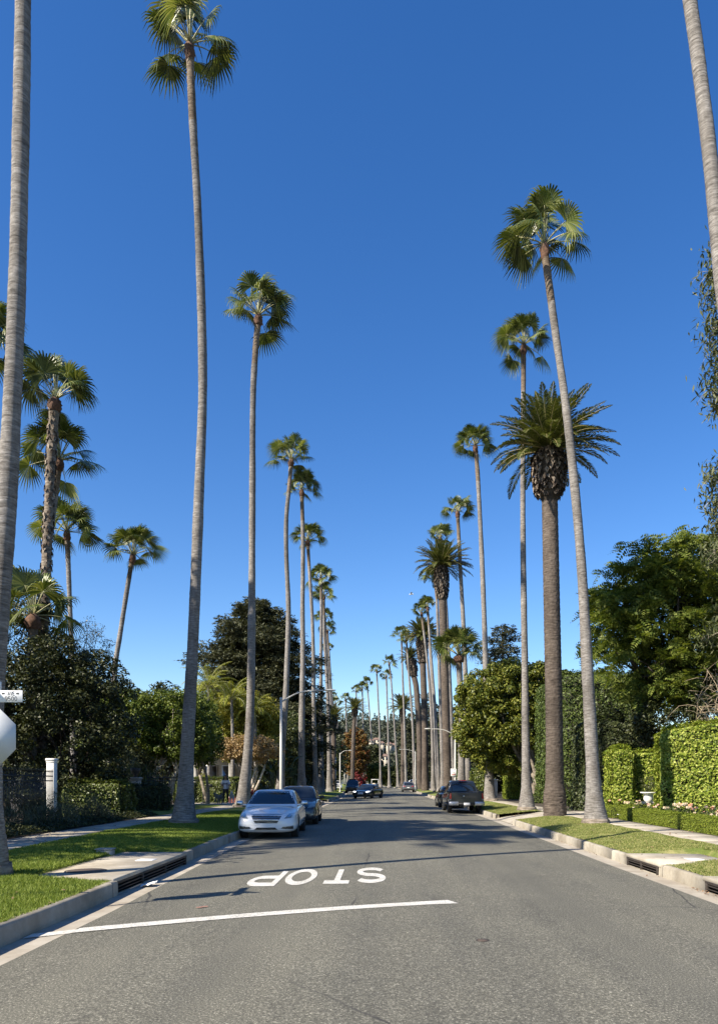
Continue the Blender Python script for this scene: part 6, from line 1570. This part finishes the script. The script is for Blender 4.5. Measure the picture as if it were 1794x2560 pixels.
S2 = sedan_spec(4.4, 1.80, 1.55, 0.33, 1.0, 1.0, 1.12, nose=0.74)
S2['front'] = [('headlight', (0.50, 0.69), (0.82, 0.74), (0.84, 0.86), (0.56, 0.80), 'lens'), ('!grille', (-0.46, 0.64), (0.46, 0.64), (0.5, 0.74), (-0.5, 0.74), 'trim'), ('!lower_intake', (-0.6, 0.32), (0.6, 0.32), (0.52, 0.46), (-0.52, 0.46), 'trim'), ('fog_lamp', (0.62, 0.40), (0.74, 0.41), (0.74, 0.47), (0.62, 0.46), 'lens')]
S2['mmat'] = 'trim'
car('dark_hatchback', 'slate grey hatchback parked close behind the white sedan', S2, (-3.42, 30.9, 0.0), R(-90 + 1.5), 'car_slate')

C3 = sedan_spec(4.95, 1.96, 1.40, 0.37, 0.86, 0.90, 0.98, nose=0.66)
C3['front'] = [('headlight', (0.50, 0.62), (0.86, 0.66), (0.86, 0.74), (0.52, 0.70), 'drl'), ('!grille', (-0.5, 0.34), (0.5, 0.34), (0.52, 0.62), (-0.52, 0.62), 'trim'), ('side_intake', (0.66, 0.30), (0.86, 0.32), (0.84, 0.52), (0.70, 0.50), 'trim'), ('!splitter', (-0.6, 0.24), (0.6, 0.24), (0.6, 0.27), (-0.6, 0.27), 'galv')]
C3['plates'] = [('plate', 1, -0.26, 0.42, 0.26, 0.60, 'plate')]
C3['mmat'] = 'trim'
car('black_coupe', 'low black four-door coupe with lit headlights driving toward the stop line', C3, (-1.25, 73.5, 0.03), R(-90 - 17), 'car_black', 'rim_dark')

def suv_spec(L_, w, H, rw=0.37, hood=1.08, belt=1.12, boxy=0.0):
    f = L_ / 2
    return dict(w=w, rw=rw, axles=(f - 0.92, -f + 1.0),
      body=[(f, 0.36, 0.55, 0.72, 0.76, w * 0.36, w * 0.33), (f - 0.05, 0.28, 0.55, hood - 0.16, hood - 0.10, w * 0.44, w * 0.40), (f - 0.25, 0.25, 0.58, hood - 0.07, hood - 0.03, w * 0.485, w * 0.43), (f - 0.9, 0.25, 0.62, hood - 0.02, hood + 0.02, w * 0.5, w * 0.445), (0.5, 0.25, 0.66, belt - 0.02, belt + 0.02, w * 0.5, w * 0.455),
            (-0.7, 0.25, 0.68, belt, belt + 0.03, w * 0.5, w * 0.455), (-f + 0.8, 0.26, 0.7, belt + 0.01, belt + 0.03, w * 0.5, w * 0.45), (-f + 0.2, 0.30, 0.7, belt + 0.01, belt + 0.03, w * 0.47, w * 0.43), (-f + 0.03, 0.36, 0.66, belt - 0.05, belt, w * 0.43, w * 0.39), (-f, 0.42, 0.62, belt - 0.14, belt - 0.1, w * 0.38, w * 0.34)],
      house=[(f - 1.2, belt - 0.05, belt - 0.02, w * 0.44, w * 0.43), (f - 1.4, belt - 0.02, belt + 0.12, w * 0.45, w * 0.42), (0.55, belt, H - 0.06, w * 0.452, w * 0.37), (0.2, belt, H, w * 0.452, w * 0.36), (-0.8, belt, H, w * 0.452, w * 0.36), (-f + 0.75, belt, H - 0.05, w * 0.45, w * 0.36), (-f + 0.3, belt, belt + 0.35, w * 0.44, w * 0.39), (-f + 0.14, belt - 0.04, belt - 0.01, w * 0.43, w * 0.40)],
      wind=(w * 0.41, belt + 0.05, w * 0.34, H - 0.08), back=(w * 0.37, belt + 0.07, w * 0.31, H - 0.13),
      side=[(1.0, 0.0, belt + 0.05, 0.55, 0.0, H - 0.10), (-0.07, -1.05, belt + 0.05, -0.07, -1.05, H - 0.10), (-1.12, -f + 0.62, belt + 0.05, -1.12, -f + 0.9, H - 0.12)],
      seams=[(1.05, 0.35, belt - 0.05), (-0.04, 0.34, belt - 0.03), (-1.1, 0.6, belt - 0.02)], handles=[(0.12, belt - 0.13), (-0.95, belt - 0.12)], mirror=(0.95, belt + 0.02, w * 0.5), mmat='trim')
S4 = suv_spec(4.9, 2.0, 1.88)
S4['front'] = [('headlight', (0.55, 0.86), (0.88, 0.88), (0.88, 0.98), (0.58, 0.96), 'lens'), ('!grille', (-0.52, 0.84), (0.52, 0.84), (0.54, 0.95), (-0.54, 0.95), 'trim'), ('!lower_intake', (-0.7, 0.40), (0.7, 0.40), (0.66, 0.6), (-0.66, 0.6), 'trim')]
S4['boxes'] = [('roof_rail', (-1.6, 0.7, 0.62, 0.66, 1.86, 1.93, 0.01), 'trim'), ('roof_rail', (-1.6, 0.7, -0.66, -0.62, 1.86, 1.93, 0.01), 'trim'), ('roof_box', (-0.9, 0.2, -0.5, 0.5, 1.88, 2.02, 0.05), 'trim')]
car('navy_utility_vehicle', 'dark navy sport utility vehicle with roof rails parked beyond the shaded palms', S4, (-4.15, 108, 0.0), R(-90), 'car_navy', 'rim_dark')
S5 = suv_spec(4.75, 1.95, 1.62, 0.36, 0.98, 1.02)
S5['rear'] = [('tail_light', (0.42, 0.86), (0.86, 0.92), (0.84, 1.0), (0.5, 0.95), 'tail'), ('!rear_bumper', (-0.7, 0.38), (0.7, 0.38), (0.66, 0.52), (-0.66, 0.52), 'trim')]
S5['plates'] = [('plate', -1, -0.2, 0.66, 0.2, 0.78, 'plate')]
car('grey_crossover', 'steel grey crossover parked at the sunny kerb beyond the black sedan', S5, (4.15, 114, 0.0), R(90), 'car_silver')
S6 = sedan_spec(4.8, 1.85, 1.43, 0.34, 0.90, 0.94, 1.04, nose=0.66)
S6['rear'] = [('tail_light', (0.45, 0.80), (0.84, 0.84), (0.82, 0.94), (0.5, 0.92), 'tail'), ('!rear_bumper', (-0.7, 0.32), (0.7, 0.32), (0.66, 0.42), (-0.66, 0.42), 'trim')]
S6['plates'] = [('plate', -1, -0.26, 0.55, 0.26, 0.67, 'plate')]
car('black_sedan', 'black sedan parked just ahead of the grey pickup', S6, (4.62, 49.4, 0.0), R(90), 'car_black')
# pickup
P7 = suv_spec(5.4, 1.86, 1.80, 0.39, 1.08, 1.10)
f = 2.7
P7['body'] = [(f, 0.42, 0.6, 0.76, 0.80, 0.66, 0.6), (f - 0.05, 0.34, 0.6, 0.94, 0.98, 0.82, 0.74), (f - 0.3, 0.32, 0.62, 1.02, 1.06, 0.90, 0.81), (f - 1.0, 0.32, 0.66, 1.05, 1.09, 0.93, 0.83), (0.5, 0.34, 0.7, 1.09, 1.12, 0.93, 0.84), (-0.9, 0.36, 0.72, 1.12, 1.13, 0.93, 0.86), (-1.3, 0.40, 0.74, 1.14, 1.14, 0.93, 0.87), (-f + 0.25, 0.48, 0.76, 1.15, 1.15, 0.93, 0.875), (-f + 0.04, 0.50, 0.76, 1.15, 1.15, 0.925, 0.87), (-f, 0.52, 0.76, 1.13, 1.13, 0.90, 0.85)]
P7['house'] = [(f - 1.35, 1.06, 1.10, 0.82, 0.80), (f - 1.55, 1.08, 1.22, 0.83, 0.77), (0.62, 1.10, 1.72, 0.835, 0.68), (0.3, 1.10, 1.79, 0.835, 0.665), (-0.35, 1.10, 1.79, 0.835, 0.675), (-0.72, 1.12, 1.74, 0.83, 0.68), (-0.84, 1.12, 1.42, 0.83, 0.74), (-0.88, 1.10, 1.12, 0.82, 0.80)]
P7['axles'] = (1.72, -1.52); P7['rw'] = 0.38; P7['back'] = (0.72, 1.2, 0.60, 1.68)
P7['side'] = [(1.0, 0.1, 1.16, 0.66, 0.1, 1.69), (0.03, -0.62, 1.16, 0.03, -0.58, 1.69)]
P7['rear'] = [('tail_light', (0.80, 0.80), (0.925, 0.80), (0.915, 1.10), (0.80, 1.10), 'tail'), ('reverse_light', (0.81, 0.72), (0.92, 0.72), (0.92, 0.80), (0.81, 0.80), 'lens'), ('!tailgate_handle', (-0.13, 0.98), (0.13, 0.98), (0.13, 1.03), (-0.13, 1.03), 'trim'), ('tailgate_seam', (0.775, 0.62), (0.785, 0.62), (0.785, 1.12), (0.775, 1.12), 'trim'), ('!tailgate_crease', (-0.76, 0.80), (0.76, 0.80), (0.76, 0.815), (-0.76, 0.815), 'trim')]
P7['plates'] = [('badge', -1, 0.10, 0.92, 0.18, 0.97, 'chrome')]
P7['boxes'] = [('rear_bumper', (-2.86, -2.66, 0.42, 0.93, 0.46, 0.66, 0.03), 'galv'), ('rear_bumper', (-2.86, -2.66, -0.93, -0.42, 0.46, 0.66, 0.03), 'galv'), ('bumper_step', (-2.84, -2.66, -0.42, 0.42, 0.46, 0.60, 0.02), 'trim'), ('plate', (-2.87, -2.842, -0.16, 0.16, 0.47, 0.60, 0.004), 'plate'), ('tow_hitch', (-2.9, -2.6, -0.05, 0.05, 0.36, 0.44, 0.01), 'trim'), ('brake_light_strip', (-0.80, -0.66, -0.2, 0.2, 1.745, 1.775, 0.008), 'tail'), ('bed_rail', (-2.66, -0.92, 0.80, 0.90, 1.13, 1.20, 0.015), 'trim'), ('bed_rail', (-2.66, -0.92, -0.90, -0.80, 1.13, 1.20, 0.015), 'trim'), ('side_step', (-0.9, 1.1, 0.86, 0.98, 0.36, 0.40, 0.01), 'trim'), ('side_step', (-0.9, 1.1, -0.98, -0.86, 0.36, 0.40, 0.01), 'trim')]
car('grey_pickup', 'dark grey pickup truck with red tail lights parked at the driveway', P7, (4.48, 41.5, 0.0), R(90), 'car_grey', cat='pickup')
# small utility cart at the bend
cx, cy = -1.15, 142
root = thing('utility_cart', 'small white-roofed open utility cart at the street bend', 'cart', (cx, cy, 0.0))
mb = MB(); mb.add(*bbox(cx - 0.75, cx + 0.75, cy - 1.2, cy + 1.2, 0.3, 0.75, 0.08)); mb.add(*bbox(cx - 0.7, cx + 0.7, cy - 1.25, cy - 0.7, 0.752, 1.1, 0.08)); part('body', mb, M['trim'], root)
mb = MB(); mb.add(*bbox(cx - 0.72, cx + 0.72, cy - 0.9, cy + 1.0, 1.95, 2.05, 0.03)); part('roof', mb, M['white'], root)
for sx_ in (-1, 1):
    for yy_ in (-0.82, 0.92):
        mb = MB(); tadd(mb, [(cx + sx_ * 0.66, cy + yy_ * 1.05, 0.7), (cx + sx_ * 0.64, cy + yy_, 1.97)], 0.035, 6); part('roof_post', mb, M['white'], root)
        mb = MB(); V, F = lathe([(0.0, -0.1), (0.26, -0.1), (0.3, 0), (0.26, 0.1), (0, 0.1)], 16); mb.add(np.stack([V[:, 2] + cx + sx_ * 0.68, V[:, 0] + cy + yy_, V[:, 1] + 0.3], -1), F); part('wheel', mb, M['tyre'], root, True)
mb = MB(); mb.add(*bbox(cx - 0.6, cx + 0.6, cy + 0.2, cy + 0.4, 0.752, 1.3, 0.05)); part('seat', mb, M['stucco'], root)
S8 = sedan_spec(4.5, 1.8, 1.5)
S8['front'] = [('headlight', (0.5, 0.64), (0.8, 0.68), (0.82, 0.8), (0.56, 0.76), 'lens'), ('!grille', (-0.4, 0.5), (0.4, 0.5), (0.45, 0.7), (-0.45, 0.7), 'trim')]
car('white_parked_car', 'white car in a driveway beyond the eighth shaded palm', S8, (-7.4, 120, 0.33), R(-78), 'car_white')
S9 = suv_spec(4.8, 1.95, 1.7)
car('white_parked_car', 'white car half hidden behind the palms by the grey crossover', S9, (7.0, 140, 0.33), R(-60), 'car_white')

# ------------------------------------------------------------------ dog walker
def skinned(verts, edges, rad, sub=2):
    me = bpy.data.meshes.new('sk'); me.from_pydata([tuple(v) for v in verts], edges, [])
    o = bpy.data.objects.new('tmp', me); COL.objects.link(o)
    m_ = o.modifiers.new('s', 'SKIN'); m_.use_smooth_shade = True
    sv = me.skin_vertices[0].data
    for i, r0 in enumerate(rad): sv[i].radius = (r0, r0) if not hasattr(r0, '__len__') else r0
    sv[0].use_root = True
    s_ = o.modifiers.new('u', 'SUBSURF'); s_.levels = sub; s_.render_levels = sub
    bpy.context.view_layer.update()
    out = bpy.data.meshes.new_from_object(o.evaluated_get(bpy.context.evaluated_depsgraph_get()))
    bpy.data.objects.remove(o)
    for p in out.polygons: p.use_smooth = True
    return out
def sk(name, v, e, r, mat, parent, sub=2):
    me = skinned(v, e, r, sub); me.materials.clear(); me.materials.append(M[mat]); me.name = name; return inst(name, me, parent)
px_, py_ = -9.42, 44.9
root = thing('person', 'person in a white jersey and black leggings walking two dogs on the path', 'person', (px_, py_, SWZ + 0.013))
# body: y negative = towards the camera (facing us), mid-stride
bv = [(0, 0, 0.92), (0, 0, 1.12), (0, 0.01, 1.32), (0, 0.01, 1.44), (0, 0, 1.55),
      (-0.09, 0, 0.88), (-0.10, -0.12, 0.50), (-0.10, -0.16, 0.10), (-0.10, -0.30, 0.05),
      (0.09, 0, 0.88), (0.10, 0.10, 0.50), (0.10, 0.30, 0.14), (0.10, 0.22, 0.06),
      (-0.17, 0.01, 1.38), (-0.24, 0.02, 1.12), (-0.23, -0.14, 0.92), (0.17, 0.01, 1.38), (0.24, 0.02, 1.12), (0.22, -0.14, 0.93)]
be = [(0, 1), (1, 2), (2, 3), (3, 4), (0, 5), (5, 6), (6, 7), (7, 8), (0, 9), (9, 10), (10, 11), (11, 12), (2, 13), (13, 14), (14, 15), (2, 16), (16, 17), (17, 18)]
br = [(0.15, 0.10), (0.125, 0.09), (0.14, 0.09), 0.05, 0.05, 0.095, 0.06, 0.04, 0.035, 0.095, 0.06, 0.04, 0.035, 0.055, 0.042, 0.03, 0.055, 0.042, 0.03]
body = sk('body', bv, be, br, 'skin', root)
hd = MB(); th = np.linspace(0, PI, 11); prof = np.stack([0.078 * np.sin(th)**0.9, 1.63 - 0.115 * np.cos(th)], -1); prof[:, 0] = np.maximum(prof[:, 0], 0.001)
V, F = lathe(prof, 14); V[:, 1] *= 1.15; V[:, 0] *= np.interp(V[:, 2], [1.52, 1.6, 1.74], [0.72, 1.0, 0.95]); hd.add(V, F); part('head', hd, M['skin'], root, True, local=True)
mb = MB(); tadd(mb, [(0, -0.088, 1.65), (0, -0.108, 1.605), (0, -0.086, 1.59)], [0.008, 0.016, 0.010], 6); part('nose', mb, M['skin'], root, True, local=True)
for s in (-1, 1):
    mb = MB(); V, F = lathe([(0.001, -0.010), (0.012, 0), (0.001, 0.010)], 8); mb.add(V + np.array([s * 0.032, -0.084, 1.645]), F); part('eye', mb, M['hair'], root, True, local=True)
    mb = MB(); V, F = lathe([(0.001, -0.03), (0.018, -0.01), (0.02, 0.015), (0.001, 0.032)], 8); V[:, 0] *= 0.5; mb.add(V + np.array([s * 0.078, 0.01, 1.63]), F); part('ear', mb, M['skin'], root, True, local=True)
mb = MB(); mb.add(*bbox(-0.024, 0.024, -0.088, -0.076, 1.563, 1.573, 0.003)); part('mouth', mb, M['redprint'], root, local=True)
V, F = lathe(np.stack([0.094 * np.sin(th[2:])**0.8 + 0.002, 1.645 - 0.115 * np.cos(th[2:])], -1), 16); V[:, 1] = V[:, 1] * 1.18 + 0.018
mb = MB(); keep = [f for f in F if not (np.mean(V[f][:, 1]) < -0.03 and np.mean(V[f][:, 2]) < 1.705)]; mb.add(V, keep)
for s in (-1, 1):
    for k in range(5): tadd(mb, spline([(s * (0.07 + 0.008 * k), 0.02 + 0.015 * k, 1.70), (s * (0.105 + 0.01 * k), 0.0, 1.5), (s * (0.125 + 0.012 * k), -0.045 + 0.02 * k, 1.30), (s * (0.12 + 0.012 * k), -0.06 + 0.02 * k, 1.14)], 8), [0.02, 0.03, 0.035, 0.036, 0.034, 0.03, 0.02, 0.006], 6)
part('hair', mb, M['hair'], root, True, local=True)
sk('jersey', [(0, 0, 0.84), (0, 0, 1.0), (0, 0.01, 1.18), (0, 0.01, 1.33), (0, 0.01, 1.42), (-0.17, 0.01, 1.375), (-0.235, 0.02, 1.18), (0.17, 0.01, 1.375), (0.235, 0.02, 1.18)], [(0, 1), (1, 2), (2, 3), (3, 4), (3, 5), (5, 6), (3, 7), (7, 8)], [(0.20, 0.14), (0.19, 0.135), (0.175, 0.12), (0.165, 0.11), 0.07, 0.085, 0.085, 0.085, 0.085], 'shirt', root)
mb = MB(); 
for s in (-1, 1): mb.add(*bbox(s * 0.125 - 0.022, s * 0.125 + 0.022, -0.135, -0.10, 0.95, 1.30, 0.01))
mb.add(*bbox(-0.10, 0.10, -0.140, -0.105, 1.20, 1.25, 0.006)); part('jersey_print', mb, M['navyprint'], root, local=True)
sk('leggings', [(0, 0, 0.90), (-0.09, 0, 0.85), (-0.10, -0.12, 0.50), (-0.10, -0.16, 0.12), (0.09, 0, 0.85), (0.10, 0.10, 0.50), (0.10, 0.30, 0.16)], [(0, 1), (1, 2), (2, 3), (0, 4), (4, 5), (5, 6)], [(0.15, 0.11), 0.105, 0.07, 0.048, 0.105, 0.07, 0.048], 'legging', root)
for sx_, yy_, zz_ in ((-0.10, -0.16, 0.05), (0.10, 0.30, 0.07)):
    sk('shoe', [(sx_, yy_ + 0.05, zz_), (sx_, yy_ - 0.07, zz_ - 0.005), (sx_, yy_ - 0.17, zz_ - 0.012)], [(0, 1), (1, 2)], [0.045, 0.048, 0.038], 'shoe', root)
for s in (-1, 1):
    hx = s * 0.225
    mb = MB()
    for k in range(4): tadd(mb, [(hx + (k - 1.5) * 0.018, -0.155, 0.905), (hx + (k - 1.5) * 0.02, -0.19, 0.88 - 0.004 * (k % 2)), (hx + (k - 1.5) * 0.018, -0.175, 0.855)], [0.011, 0.010, 0.008], 5)
    tadd(mb, [(hx - s * 0.03, -0.14, 0.915), (hx - s * 0.05, -0.165, 0.90), (hx - s * 0.04, -0.185, 0.89)], [0.012, 0.011, 0.009], 5); part('fingers', mb, M['skin'], root, True, local=True)
def dog(label, x, y, rz, fur, seed, sc=1.0):
    root = thing('dog', label, 'dog', (x, y, SWZ + 0.013), rz, 'dogs on the path'); q = lambda *v: tuple(sc * t for t in v)
    v = [(-0.02, 0, 0.50), (0.18, 0, 0.49), (0.36, 0, 0.52), (0.47, 0, 0.64), (0.54, 0, 0.73), (0.63, 0, 0.71), (0.71, 0, 0.68), (-0.26, 0, 0.52), (-0.40, 0, 0.60), (-0.44, 0, 0.74)]
    r = [0.125, 0.14, 0.125, 0.085, 0.082, 0.05, 0.032, 0.115, 0.04, 0.05]
    e = [(0, 1), (1, 2), (2, 3), (3, 4), (4, 5), (5, 6), (0, 7), (7, 8), (8, 9)]
    for s in (-1, 1):
        b = len(v); v += [(0.30, s * 0.09, 0.40), (0.29, s * 0.09, 0.20), (0.31, s * 0.09, 0.035), (0.36, s * 0.09, 0.025)]; r += [0.06, 0.04, 0.032, 0.028]; e += [(2, b), (b, b + 1), (b + 1, b + 2), (b + 2, b + 3)]
        b = len(v); v += [(-0.26, s * 0.09, 0.40), (-0.20, s * 0.09, 0.30), (-0.33, s * 0.09, 0.19), (-0.30, s * 0.09, 0.035), (-0.25, s * 0.09, 0.025)]; r += [0.085, 0.055, 0.034, 0.03, 0.028]; e += [(7, b), (b, b + 1), (b + 1, b + 2), (b + 2, b + 3), (b + 3, b + 4)]
    sk('body', [q(*p) for p in v], e, [t * sc for t in r], fur, root)
    for s in (-1, 1):
        mb = MB(); tadd(mb, [q(0.50, s * 0.05, 0.79), q(0.49, s * 0.075, 0.84), q(0.47, s * 0.08, 0.87)], [0.03 * sc, 0.022 * sc, 0.004], 6); part('ear', mb, M[fur], root, True, local=True)
        mb = MB(); V, F = lathe([(0.001, -0.012), (0.012, 0), (0.001, 0.012)], 6); mb.add(V + np.array(q(0.60, s * 0.035, 0.745)), F); part('eye', mb, M['hair'], root, local=True)
    mb = MB(); V, F = lathe([(0.001, -0.016), (0.016, 0), (0.001, 0.016)], 8); mb.add(V + np.array(q(0.735, 0, 0.69)), F); part('nose', mb, M['hair'], root, local=True)
dog('grey dog walking at the left hand of the jersey wearer', px_ - 0.42, py_ + 0.0, R(-105), 'fur_dark', 1, 0.9)
dog('pale dog with a curled tail walking at the other side of the walker', px_ + 0.36, py_ + 0.1, R(-80), 'fur', 2, 1.0)
# gull in the sky
b_ = wp(1027, 1486, 58)
root = thing('bird', 'small white bird gliding before the shaggy date palms', 'bird', tuple(b_))
sk('body', [(-0.16, 0, 0), (0, 0, 0.02), (0.14, 0, 0.02), (0.2, 0, 0.02)], [(0, 1), (1, 2), (2, 3)], [0.02, 0.05, 0.04, 0.02], 'shoe', root)
for s in (-1, 1):
    mb = MB(); mb.add([(-0.05, s * 0.03, 0.03), (0.08, s * 0.03, 0.03), (0.07, s * 0.25, 0.12), (-0.04, s * 0.25, 0.12), (-0.05, s * 0.5, 0.05)], [(0, 1, 2, 3), (3, 2, 4)]); part('wing', mb, M['shirt'], root, local=True)
